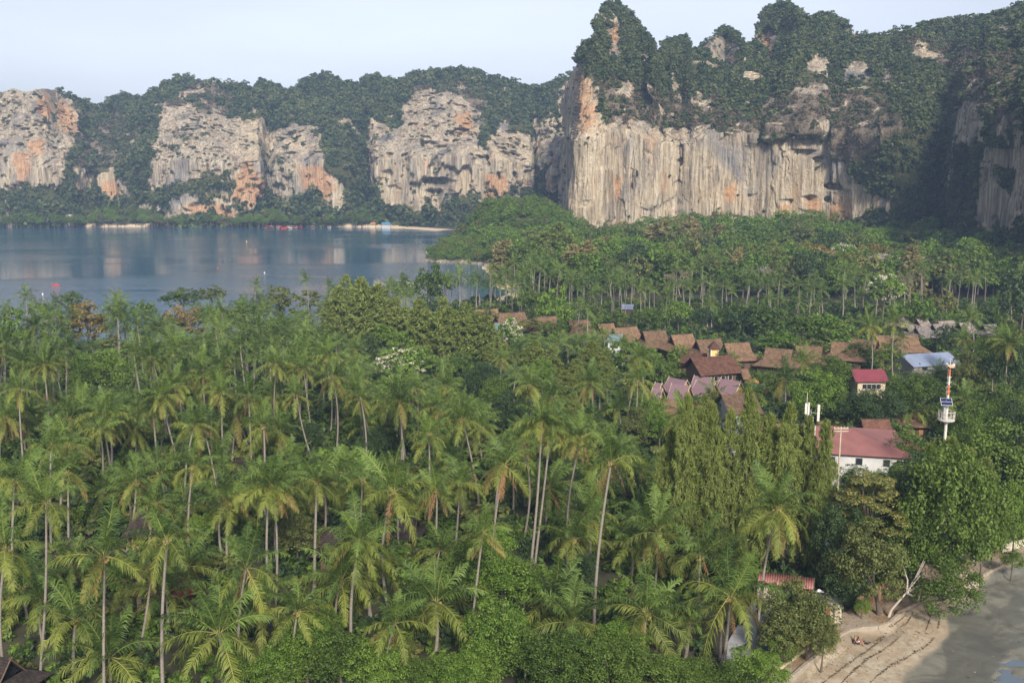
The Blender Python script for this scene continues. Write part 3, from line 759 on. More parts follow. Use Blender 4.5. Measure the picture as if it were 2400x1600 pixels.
def bare_mesh(seed, Ht, spread, levels=5, mat=None, r0=0.22, nb=3, fork0=.33):
    rg = np.random.default_rng(seed)
    Vs, Qs, k = [], [], 0
    stack = [(np.array([0, 0, -.2]), np.array([rg.normal(0, .12), rg.normal(0, .12), 1.0]), Ht * fork0, r0, 0)]
    while stack:
        p0, d, L, r, lv = stack.pop()
        d = d / np.linalg.norm(d)
        p1 = p0 + d * L * .5 + rg.normal(0, .05, 3) * L; p2 = p0 + d * L + rg.normal(0, .06, 3) * L
        V, Q = tube_np([p0, p1, p2], [r, r * .8, r * .6], 6 if lv < 2 else 3)
        Vs.append(V); Qs.append(Q + k); k += len(V)
        if lv < levels:
            for q in range(nb + (1 if lv > 1 else 0)):
                a = rg.random() * 6.283; nd = d * 0.75 + np.array([math.cos(a), math.sin(a), 0.12]) * spread * (.55 + .5 * rg.random())
                nd[2] = max(nd[2], -.12)
                stack.append((p0 + (p2 - p0) * (0.55 + .45 * rg.random() if q else 1.0), nd, L * (.60 + .22 * rg.random()), max(r * .60, .022), lv + 1))
    return mesh_np('bare_branches', np.concatenate(Vs), np.concatenate(Qs), mat or BARK_P, True)

# ------------------------------------------------------------------ palms
def frond_np(rg, elev, droop, L=3.7, nl=38, ll=0.98, wl=0.080, twist=0.0, hang=0.35, seg=3):
    s = np.linspace(0, 1, 12)
    ang = elev - droop * s ** 1.35
    dx = np.cos(ang) * L / 11; dz = np.sin(ang) * L / 11
    X = np.concatenate([[0], np.cumsum(dx[:-1])]) + 0.12; Z = np.concatenate([[0], np.cumsum(dz[:-1])])
    Yc = twist * s ** 2 * L
    RV, RQ = tube_np(np.stack([X, Yc, Z], -1), np.linspace(.034, .007, 12), 3)
    q = np.linspace(0.13, 0.995, nl)
    q = np.concatenate([q, q + .4 / nl]); side = np.concatenate([np.ones(nl), -np.ones(nl)])
    q = np.clip(q, 0, 1)
    px, py, pz = np.interp(q, s, X), np.interp(q, s, Yc), np.interp(q, s, Z)
    an = np.interp(q, s, ang)
    T = np.stack([np.cos(an), 0 * an, np.sin(an)], -1)
    U = np.stack([-np.sin(an), 0 * an, np.cos(an)], -1)
    S = np.stack([0 * an, side, 0 * an], -1)
    n = len(q)
    fwd = (0.45 + 0.55 * q + rg.normal(0, .16, n))[:, None]
    D1 = T * fwd + S * 0.9 + U * (0.10 + rg.normal(0, .20, n) + .15 * math.sin(seg + elev * 5))[:, None]; D1 /= np.linalg.norm(D1, axis=1, keepdims=True)
    D2 = D1 * 0.75 + np.array([0, 0, -1.0]) * (hang + .45 + rg.normal(0, .25, n))[:, None] + T * .12; D2 /= np.linalg.norm(D2, axis=1, keepdims=True)
    prof = np.sin(np.pi * np.clip(q * .86 + .12, 0, 1)) ** .65
    l = (ll * prof * (0.7 + .45 * rg.random(n)) * np.where(vnoise(q * 9, side, 0, int(elev * 40) % 17) > .2, 1, .35))[:, None]
    P0 = np.stack([px, py, pz], -1); P1 = P0 + D1 * l * .5; P2 = P1 + D2 * l * .55
    w = wl * .5
    V = np.stack([P0 - T * w * .6, P0 + T * w * .6, P1 - T * w, P1 + T * w, P2], 1).reshape(-1, 3)
    b = np.arange(n)[:, None] * 5
    F3 = np.concatenate([b + [0, 1, 3], b + [0, 3, 2], b + [2, 3, 4]])
    return RV, RQ, V, F3

def frond_mesh(name, seed, elev, droop, dead=0, **kw):
    rg = np.random.default_rng(seed)
    RV, RQ, V, F3 = frond_np(rg, elev, droop, **kw)
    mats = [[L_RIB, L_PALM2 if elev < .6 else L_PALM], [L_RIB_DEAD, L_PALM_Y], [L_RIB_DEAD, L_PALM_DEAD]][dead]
    return mesh_np(name, np.concatenate([RV, V]), [RQ, F3 + len(RV)], mats=mats, midx=[0] * len(RQ) + [1] * len(F3))

FROND = {}
FEL = [86, 72, 56, 40, 22, 4, -20, -42]
FDR = [22, 55, 74, 82, 84, 78, 60, 42]
for k_, (e_, d_) in enumerate(zip(FEL, FDR)):
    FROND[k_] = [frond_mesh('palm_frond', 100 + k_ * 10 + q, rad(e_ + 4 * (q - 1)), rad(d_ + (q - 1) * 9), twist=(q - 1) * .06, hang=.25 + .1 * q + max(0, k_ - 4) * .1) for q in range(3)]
FROND['old'] = [frond_mesh('old_palm_frond', 200 + q, rad(-28 - 12 * q), rad(44), dead=1, hang=.6, ll=.85) for q in range(2)]
FROND['dead'] = [frond_mesh('dead_palm_frond', 210 + q, rad(-66 - 4 * q), rad(18), dead=2, hang=1.2, ll=.6, nl=22) for q in range(2)]
FROND['limp'] = [frond_mesh('dead_palm_frond', 220 + q, rad(60 - 40 * q), rad(140), dead=2, hang=1.6, ll=.5, nl=22) for q in range(2)]

def frond_plan(rg, n=22, old=2, dead=1, low=True):
    """list of (key, variant, azimuth, tilt scale)"""
    out_ = []; a = rg.random() * 6.283
    for i_ in range(n):
        f = i_ / (n - 1)
        k = int(round(f ** 1.05 * (7 if low else 5)))
        a += 2.399 + rg.normal(0, .18)
        out_.append((k, int(rg.integers(3)), a % 6.283, 0.88 + .24 * rg.random()))
    for q in range(old): out_.append(('old', int(rg.integers(2)), rg.random() * 6.283, .85 + .2 * rg.random()))
    for q in range(dead): out_.append(('dead', int(rg.integers(2)), rg.random() * 6.283, .7 + .3 * rg.random()))
    return out_

def mesh_arrays(me):
    V = np.empty(len(me.vertices) * 3, np.float32); me.vertices.foreach_get('co', V)
    n = len(me.polygons); ls = np.empty(n, np.int32); lt = np.empty(n, np.int32); mi = np.empty(n, np.int32)
    me.polygons.foreach_get('loop_start', ls); me.polygons.foreach_get('loop_total', lt); me.polygons.foreach_get('material_index', mi)
    L = np.empty(len(me.loops), np.int32); me.loops.foreach_get('vertex_index', L)
    return V.reshape(-1, 3), ls, lt, L, mi

_FA = {k: [mesh_arrays(m) for m in v] for k, v in FROND.items()}
def crown_from_plan(name, plan):
    Vs, F3, F4, m3, m4, k = [], [], [], [], [], 0
    mats = [L_RIB, L_PALM, L_RIB_DEAD, L_PALM_Y, L_PALM_DEAD, L_PALM2]
    for key, v, a, sc in plan:
        V, ls, lt, L, mi = _FA[key][v]
        c, s = math.cos(a), math.sin(a)
        Vs.append((V * sc) @ np.array([[c, s, 0], [-s, c, 0], [0, 0, 1]]))
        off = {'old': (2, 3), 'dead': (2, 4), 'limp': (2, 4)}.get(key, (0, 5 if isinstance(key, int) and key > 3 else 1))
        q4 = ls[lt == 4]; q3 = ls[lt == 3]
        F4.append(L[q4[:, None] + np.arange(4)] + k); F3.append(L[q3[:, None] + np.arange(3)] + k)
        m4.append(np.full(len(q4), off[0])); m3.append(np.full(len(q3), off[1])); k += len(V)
    return mesh_np(name, np.concatenate(Vs), [np.concatenate(F4), np.concatenate(F3)], mats=mats, midx=np.concatenate(m4 + m3))

CROWN = [crown_from_plan('palm_crown', frond_plan(np.random.default_rng(300 + q), 19 + q % 4, [2, 0, 3, 1, 2, 1, 4, 0][q], [1, 0, 2, 0, 1, 3, 2, 1][q])) for q in range(8)]
CROWN_YOUNG = [crown_from_plan('young_palm_crown', frond_plan(np.random.default_rng(330 + q), 14, 0, 0, False)) for q in range(3)]
# lighter crowns for the distance
def lite_crown(seed, n=15):
    rg = np.random.default_rng(seed); Vs, Fs, Rs, RF, k = [], [], [], [], 0
    F4, F3, V_ = [], [], []
    for (key, v, a, sc) in frond_plan(rg, n, 0, 0):
        RV, RQ, V, F = frond_np(rg, rad(FEL[key]), rad(FDR[key]), nl=11, wl=.20, ll=1.0)
        c, s = math.cos(a), math.sin(a); M = np.array([[c, s, 0], [-s, c, 0], [0, 0, 1]])
        V_ += [RV @ M * sc, V @ M * sc]; F4.append(RQ + k); F3.append(F + k + len(RV)); k += len(RV) + len(V)
    F4 = np.concatenate(F4); F3 = np.concatenate(F3)
    return mesh_np('palm_crown', np.concatenate(V_), [F4, F3], mats=[L_RIB, L_PALM], midx=[0] * len(F4) + [1] * len(F3))
CROWN_LITE = [lite_crown(350 + q) for q in range(5)]
_nm = MB()
for q in range(9):
    a = q * 2.4; c_ = (math.cos(a) * .25, math.sin(a) * .25, -.12 - .07 * (q % 4)); rr = .12
    pts = [(c_[0], c_[1], c_[2] + rr * t) for t in (-1, -.6, 0, .6, 1)]
    _nm.tube(pts, [rr * .2, rr * .8, rr, rr * .8, rr * .2], 6)
NUTS = _nm.build('coconuts', NUT_G).data; bpy.data.objects.remove(bpy.data.objects['coconuts'])

def trunk_mesh(h, lean, r=0.16, sway=0.0, n=7, m=11):
    t = np.linspace(0, 1, m)
    pts = np.stack([lean[0] * (t ** 1.3) + sway * np.sin(t * 3.1) * .5, lean[1] * (t ** 1.3), h * t - .2 * (1 - t)], -1)
    rr = r * (1.0 - 0.38 * t) + r * 0.7 * np.exp(-t * h / .5)
    V, Q = tube_np(pts, rr, n)
    return mesh_np('palm_trunk', V, Q, BARK, True), pts[-1]

PALMS = []
def palm(base, top, size=1.0, look='green', detail=2, label=None, group='coconut palms of the big grove', seed=0, sway=None):
    rg = np.random.default_rng(seed + 1000)
    base = np.asarray(base, float); top = np.asarray(top, float)
    h = max(.4, top[2] - base[2])
    ob = thing('coconut_palm', label, 'palm tree', base, 0, group)
    sw = rg.normal(0, .95) if sway is None else sway
    tm, tip = trunk_mesh(h, (top[0] - base[0], top[1] - base[1]), rg.uniform(.14, .185) * (0.8 + .2 * size), sw * min(1, h / 12), 7 if detail else 5, 11 if detail else 5)
    link('trunk', tm, ob)
    if detail == 2:
        old, dead = {'green': (0, 0), 'nuts': (1, 0), 'skirt': (3, 0), 'rusty': (3, 5), 'brown': (0, 4), 'short': (0, 0), 'young': (0, 0), 'dead': (0, 0), 'pale': (1, 2)}[look]
        if look == 'dead':
            plan = [('limp', q % 2, q * 1.05 + rg.random() * .4, .75 + .2 * rg.random()) for q in range(9)] + [('dead', q % 2, q * 1.3, .9) for q in range(5)]
        elif look in ('young', 'short'): plan = frond_plan(rg, 15 if look == 'young' else 19, 0, 0, look == 'short')
        else: plan = frond_plan(rg, 14 + int(rg.integers(8)), old, dead + int(rg.random() < .4))
        for key, v, a, sc in plan:
            f = link('frond', FROND[key][v], ob, tip, (rg.normal(0, .28), rg.normal(0, .09), a), (size * sc * rg.uniform(.84, 1.12),) * 3)
            if key in ('old',): f['label'] = 'yellowing old frond hanging low'
            if key in ('dead', 'limp'): f['label'] = 'dry brown frond hanging down'
        if look in ('nuts', 'skirt', 'green', 'rusty') and h > 4: link('coconut_cluster', NUTS, ob, tip, (0, 0, rg.random() * 6), (size * 1.1,) * 3)
    else:
        ms = CROWN if detail == 1 else CROWN_LITE
        if look in ('young', 'short') and detail == 1: ms = CROWN_YOUNG
        link('crown', ms[int(rg.integers(len(ms)))], ob, tip, (0, rg.normal(0, .06), rg.random() * 6.28), (size,) * 3)
    return ob

# ------------------------------------------------------------------ mass planting
def lib(name, meshes):
    c = bpy.data.collections.new(name)
    for k, m in enumerate(meshes):
        o = bpy.data.objects.new(name + '_%02d' % k, m); c.objects.link(o)
    return c

def scatter(name, P, scl, coll, label, cat, nvar, seed=0, tilt=0.15):
    P = np.asarray(P, np.float32); n = len(P)
    rg = np.random.default_rng(seed)
    me = bpy.data.meshes.new(name); me.vertices.add(n); me.vertices.foreach_set('co', P.ravel())
    a = me.attributes.new('scl', 'FLOAT_VECTOR', 'POINT')
    s = np.asarray(scl, np.float32)
    if s.ndim == 1: s = np.stack([s * rg.uniform(.85, 1.15, n), s * rg.uniform(.85, 1.15, n), s * rg.uniform(.8, 1.2, n)], -1)
    a.data.foreach_set('vector', s.astype(np.float32).ravel())
    a = me.attributes.new('rot', 'FLOAT_VECTOR', 'POINT')
    a.data.foreach_set('vector', np.stack([rg.normal(0, tilt, n), rg.normal(0, tilt, n), rg.random(n) * 6.283], -1).astype(np.float32).ravel())
    a = me.attributes.new('idx', 'INT', 'POINT'); a.data.foreach_set('value', rg.integers(0, nvar, n).astype(np.int32))
    me.update()
    o = link(name, me); tag(o, label, cat, kind='stuff')
    ng = bpy.data.node_groups.new(name, 'GeometryNodeTree')
    ng.interface.new_socket('Geometry', in_out='INPUT', socket_type='NodeSocketGeometry')
    ng.interface.new_socket('Geometry', in_out='OUTPUT', socket_type='NodeSocketGeometry')
    gi = ng.nodes.new('NodeGroupInput'); go = ng.nodes.new('NodeGroupOutput')
    ip = ng.nodes.new('GeometryNodeInstanceOnPoints'); ci = ng.nodes.new('GeometryNodeCollectionInfo')
    ci.inputs['Collection'].default_value = coll; ci.inputs['Separate Children'].default_value = True; ci.inputs['Reset Children'].default_value = True
    ip.inputs['Pick Instance'].default_value = True
    def na(nm, t):
        x = ng.nodes.new('GeometryNodeInputNamedAttribute'); x.data_type = t; x.inputs[0].default_value = nm; return x.outputs[0]
    e2r = ng.nodes.new('FunctionNodeEulerToRotation')
    ng.links.new(na('rot', 'FLOAT_VECTOR'), e2r.inputs[0])
    ng.links.new(gi.outputs[0], ip.inputs['Points']); ng.links.new(ci.outputs[0], ip.inputs['Instance'])
    ng.links.new(na('idx', 'INT'), ip.inputs['Instance Index']); ng.links.new(e2r.outputs[0], ip.inputs['Rotation'])
    ng.links.new(na('scl', 'FLOAT_VECTOR'), ip.inputs['Scale'])
    ng.links.new(ip.outputs[0], go.inputs[0])
    o.modifiers.new('plants', 'NODES').node_group = ng
    return o

def clump(seed, n_cl, per, leaf, mat, flat=.8):
    rg = np.random.default_rng(seed)
    C_ = crown_centers(rg, n_cl, .75, .7) + np.array([0, 0, .35]); crr = .38 * (0.6 + .8 * rg.random(n_cl))
    V, Q = leaf_cloud(rg, C_, crr, per, leaf, flat, .3)
    return mesh_np('clump', V, Q, mat)
JUN = [clump(400 + q, 7, 22, .20, L_JUNGLE) for q in range(6)]
SCR = [clump(420 + q, 6, 16, .16, L_SCRUB) for q in range(4)]
C_JUN = lib('jungle_lib', JUN); C_SCR = lib('scrub_lib', SCR + JUN[:1])

rg = np.random.default_rng(8)
def cliffplants(P, D, Hv, Rk, s0, dryf, nm, lab):
    isd = rg.random(len(P)) < D * dryf
    s = s0 * (0.55 + 0.75 * rg.random(len(P)) ** 1.3) * (1 + 0.9 * np.clip(.22 - Hv, 0, .22) / .22) * np.where(Rk > .5, .5, 1)
    P = P - np.array([0, 0, .8])
    scatter('cliff_jungle', P[~isd], s[~isd], C_JUN, lab[0], 'jungle', 6, 1)
    scatter('cliff_scrub', P[isd], s[isd] * .75, C_SCR, lab[1], 'scrub', 5, 2)
cliffplants(FP, FDr, FH, FR, 5.0, .7, '', ('dark green jungle covering the far cliffs across the bay', 'dry grey brown scrub on the ledges of the far cliffs'))
cliffplants(MP, MDr, MH, MR, 2.9, .88, '', ('dark green jungle on the tall cliff beside the beach', 'dry grey brown scrub above the streaked wall of the tall cliff'))
print('cliff plants', len(FP), len(MP))
# ================================================================== PLANTS
LANDMARKS = [("white blossoming tree", 935, 850), ("dead orange palm", 1176, 842), ("round bayside tree", 1012, 665), ("bayside casuarinas", 850, 725),
    ("brown cottage row", 1640, 800), ("purple tiled roofs", 1650, 915), ("white antenna mast", 1895, 985), ("loudspeaker tower", 2222, 940), ("long red metal roof", 2000, 1050), ("blue metal roof", 2165, 845),
    ("grey thatched roofs", 2230, 775), ("leafless giant tree", 2290, 630), ("rusty orange tree", 205, 755), ("big bright tree", 240, 865), ("red gabled hut", 365, 1335),
    ("ochre walled hut", 345, 1215), ("concrete road", 1740, 1500), ("corrugated shed roof", 1850, 1365), ("leaning palm quartet", 1270, 1180), ("bamboo fence", 2040, 1400),
    ("cliff's left corner", 1360, 560), ("cliff's red stains", 1700, 500), ("dark ravine", 2170, 520), ("rocky headland", 1075, 605),
    ("photo's left edge", 5, 1000), ("lower left corner", 5, 1560), ("lower middle hedge", 1000, 1570), ("cream blossom tree", 1195, 780), ("crimson roofed house", 2020, 890),
    ("tall casuarina row", 1740, 1080), ("round yellow-green tree", 1300, 718), ("central yellowing palm", 1079, 1130), ("far left bright tree", 30, 775)]
ORD = ['nearest', 'second', 'third', 'fourth', 'fifth', 'sixth', 'seventh', 'eighth', 'ninth', 'tenth', 'eleventh', 'twelfth', 'thirteenth', 'fourteenth', 'fifteenth', 'sixteenth', 'seventeenth', 'eighteenth', 'nineteenth', 'twentieth']
ORD += ['twenty-' + w for w in ['first'] + ORD[1:9]] + ['thirtieth'] + ['thirty-' + w for w in ['first'] + ORD[1:9]] + ['fortieth']
ORD += ['forty-' + w for w in ['first'] + ORD[1:9]] + ['fiftieth'] + ['fifty-' + w for w in ['first'] + ORD[1:9]] + ['sixtieth'] + ['sixty-' + w for w in ['first'] + ORD[1:9]]
LABELLED = []      # (object, look words, noun, px, py)
def later(o, look, noun, P):
    px, py = PROJ(*P); LABELLED.append((o, look, noun, float(px), float(py)))
def write_labels():
    from collections import defaultdict
    d = defaultdict(list)
    for o, look, noun, px, py in LABELLED:
        best = min(LANDMARKS, key=lambda l: (l[1] - px) ** 2 + 1.6 * (l[2] - py) ** 2)
        dx, dy = px - best[1], py - best[2]
        if abs(dx) > abs(dy) * 1.2: dr = 'right of' if dx > 0 else 'left of'
        else: dr = 'below' if dy > 0 else 'above'
        d[(noun, best[0], dr)].append((math.hypot(dx, dy), o, look))
    for (noun, lm, dr), l in d.items():
        l.sort(key=lambda t: t[0])
        for k, (_, o, look) in enumerate(l):
            w = ('nearest ' if k == 0 else ORD[min(k, len(ORD) - 1)] + ' nearest ') + dr
            o['label'] = f"{look} {noun}, {w} the {lm}"

# --- palms one can single out: hub px, hub py, base px, base py, look, size
HAND = [
 (35,1124,33,1400,'green',1.25),(107,1178,92,1620,'pale',1.15),(159,1106,162,1340,'skirt',1.2),(14,1285,16,1620,'green',1.35),(245,1304,245,1650,'skirt',1.45),(178,1451,178,1610,'green',1.5),
 (319,1129,298,1290,'skirt',1.25),(363,1180,357,1360,'skirt',1.0),(392,1263,384,1650,'green',1.2),(357,1325,322,1559,'skirt',.9),(529,1135,526,1330,'rusty',1.25),(453,1094,446,1320,'skirt',1.15),
 (536,1177,534,1340,'nuts',1.3),(641,1138,645,1440,'rusty',1.3),(630,1146,634,1450,'skirt',1.1),(662,1140,654,1350,'green',1.1),(577,1330,570,1630,'brown',1.25),(513,1483,520,1640,'short',1.7),(607,1420,606,1560,'green',1.3),(697,1433,690,1630,'green',1.1),
 (255,1540,255,1625,'short',1.7),(387,1390,390,1490,'short',1.5),(743,1129,737,1390,'green',1.3),(758,1135,746,1325,'skirt',1.1),(850,1125,850,1330,'green',1.35),(922,1151,912,1430,'nuts',1.6),(940,1150,938,1310,'green',1.0),
 (1024,1148,1018,1330,'skirt',1.1),(1079,1132,1067,1290,'skirt',1.1),(841,1267,827,1560,'nuts',1.25),(799,1361,800,1520,'green',1.65),(868,1312,868,1445,'green',1.6),(1132,1247,1100,1545,'pale',1.0),(1021,1409,1015,1560,'nuts',1.75),
 (925,1460,912,1640,'pale',1.2),(1182,1090,1157,1440,'rusty',1.15),(1174,1080,1160,1300,'green',1.0),(1243,903,1239,1030,'green',1.35),(1080,958,1073,1085,'green',1.3),(1122,1002,1135,1100,'green',1.4),(1270,985,1240,1370,'pale',1.1),(1291,1005,1250,1362,'pale',1.15),
 (1223,1029,1225,1270,'rusty',.95),(1333,1025,1327,1180,'green',1.1),(1322,1030,1320,1176,'pale',1.0),(1362,1026,1333,1362,'rusty',1.05),(1433,1080,1392,1472,'rusty',1.2),(1606,970,1592,1240,'rusty',1.15),(1494,892,1481,1050,'rusty',1.15),(1500,839,1467,995,'green',1.2),(1498,850,1496,965,'green',1.0),
 (1176,840,1173,940,'dead',.75),(1006,1020,1005,1260,'green',1.1),(1214,821,1205,892,'skirt',.95),(1385,898,1390,1010,'green',1.35),(1619,1184,1610,1290,'rusty',1.05),(1540,1247,1530,1400,'skirt',1.75),(1712,1397,1695,1567,'nuts',1.85),(1700,1400,1687,1547,'skirt',1.1),
 (1515,1435,1515,1565,'nuts',1.6),(1342,1262,1345,1375,'skirt',1.4),(1298,1403,1295,1470,'short',1.6),(1342,1457,1345,1545,'short',1.7),(1377,1205,1380,1330,'green',1.4),(1282,1142,1280,1250,'green',1.5),(1821,1192,1775,1532,'rusty',1.3),(1642,1300,1640,1450,'green',1.6),(1617,1460,1605,1550,'young',1.0),
 (61,697,60,838,'green',1.2),(81,767,80,905,'green',1.3),(135,712,131,835,'green',1.0),(344,752,344,850,'skirt',1.2),(277,706,277,840,'green',1.25),(395,800,392,905,'rusty',1.15),(373,865,373,930,'skirt',.9),(546,752,546,830,'skirt',1.25),(490,804,490,880,'green',1.3),(485,908,482,1000,'skirt',1.4),
 (553,970,543,1092,'skirt',1.75),(161,984,172,1080,'skirt',1.8),(60,978,60,1080,'green',1.6),(251,972,257,1132,'green',1.5),(315,1009,318,1092,'green',1.45),(357,951,371,1122,'rusty',1.5),(453,1064,450,1160,'nuts',1.5),(646,926,645,1020,'skirt',1.4),(655,1012,655,1110,'green',1.45),(447,972,445,1060,'green',1.25),
 (8,810,6,952,'green',1.4),(101,807,98,900,'skirt',1.2),(600,669,600,802,'skirt',1.0),(106,926,106,1010,'green',1.25),(835,820,832,890,'green',1.2),(720,833,720,900,'skirt',1.4),(775,675,775,790,'green',1.1),(716,655,716,786,'green',1.0),
 # belt before the forest
 (1055,658,1055,724,'green',1.2),(1107,656,1107,703,'green',1.1),(1149,634,1149,733,'green',1.1),(1076,623,1077,655,'green',.9),(1100,618,1100,655,'green',.9),(1173,670,1173,733,'green',1.1),(1186,643,1186,730,'green',1.1),(1210,664,1209,727,'green',1.1),
 (1339,664,1337,751,'green',1.1),(1353,676,1353,748,'green',1.1),(1378,690,1383,739,'pale',.9),(1388,688,1392,739,'pale',.9),(1396,690,1398,740,'pale',.9),(1402,686,1398,738,'green',.9),(1428,658,1431,757,'green',1.1),(1434,655,1434,752,'green',1.0),(1452,670,1453,762,'green',1.1),(1461,667,1464,748,'green',1.0),
 (1501,679,1499,777,'rusty',1.1),(1516,664,1516,760,'green',1.2),(1562,706,1558,777,'green',1.2),(1568,690,1569,775,'green',1.0),(1616,676,1615,780,'green',1.3),(1658,718,1658,766,'green',1.2),(1668,712,1668,766,'green',1.0),(1482,643,1482,706,'green',1.1),(1760,722,1760,755,'skirt',1.1),(1830,710,1828,775,'green',1.3),(1871,712,1869,783,'green',1.25),
 # among the village on the right
 (2037,765,2035,914,'green',1.3),(2097,759,2093,900,'green',1.35),(2111,794,2111,856,'green',1.1),(2259,796,2254,908,'rusty',1.1),(2273,748,2276,848,'green',1.35),(2287,745,2286,811,'green',1.1),(2341,702,2339,748,'green',1.2),(2365,705,2364,749,'green',1.1),(2342,788,2325,925,'rusty',1.4),(2348,796,2346,942,'green',1.1),
 (2366,806,2360,968,'green',1.25),(2143,756,2142,782,'green',.9),(1882,851,1880,885,'skirt',1.5),(2143,960,2143,1010,'green',1.5),(1977,1050,1977,1110,'short',1.5),(2263,940,2263,975,'short',1.5),(2200,880,2200,905,'young',1.2),(1919,710,1918,780,'green',1.2),(1975,710,1975,745,'rusty',1.2),(2015,696,2015,720,'green',1.2),
 (1838,890,1838,960,'skirt',1.5),(1670,943,1668,1000,'green',1.35),(1760,930,1755,990,'green',1.25),(1688,843,1688,893,'green',.95),(1715,850,1712,890,'green',.95),(1586,855,1586,882,'young',.9),(1630,866,1630,892,'young',1.0),(1310,856,1310,900,'green',1.2),(1392,770,1392,830,'pale',1.4),(1395,680,1400,735,'green',1.0)]
PALM_XY = []
def solid_z(x, y): return float(ground_z(np.array([x]), np.array([y]))[0])
specs = []
for k, (hx, hy, bx, by, look, size) in enumerate(HAND):
    b = G(bx, by); b[2] = max(-.3, solid_z(b[0], b[1])); t = AT(hx, hy, b[1] + (0 if k % 2 else .8))
    specs.append((b, t, size, look, True)); PALM_XY.append(b[:2])

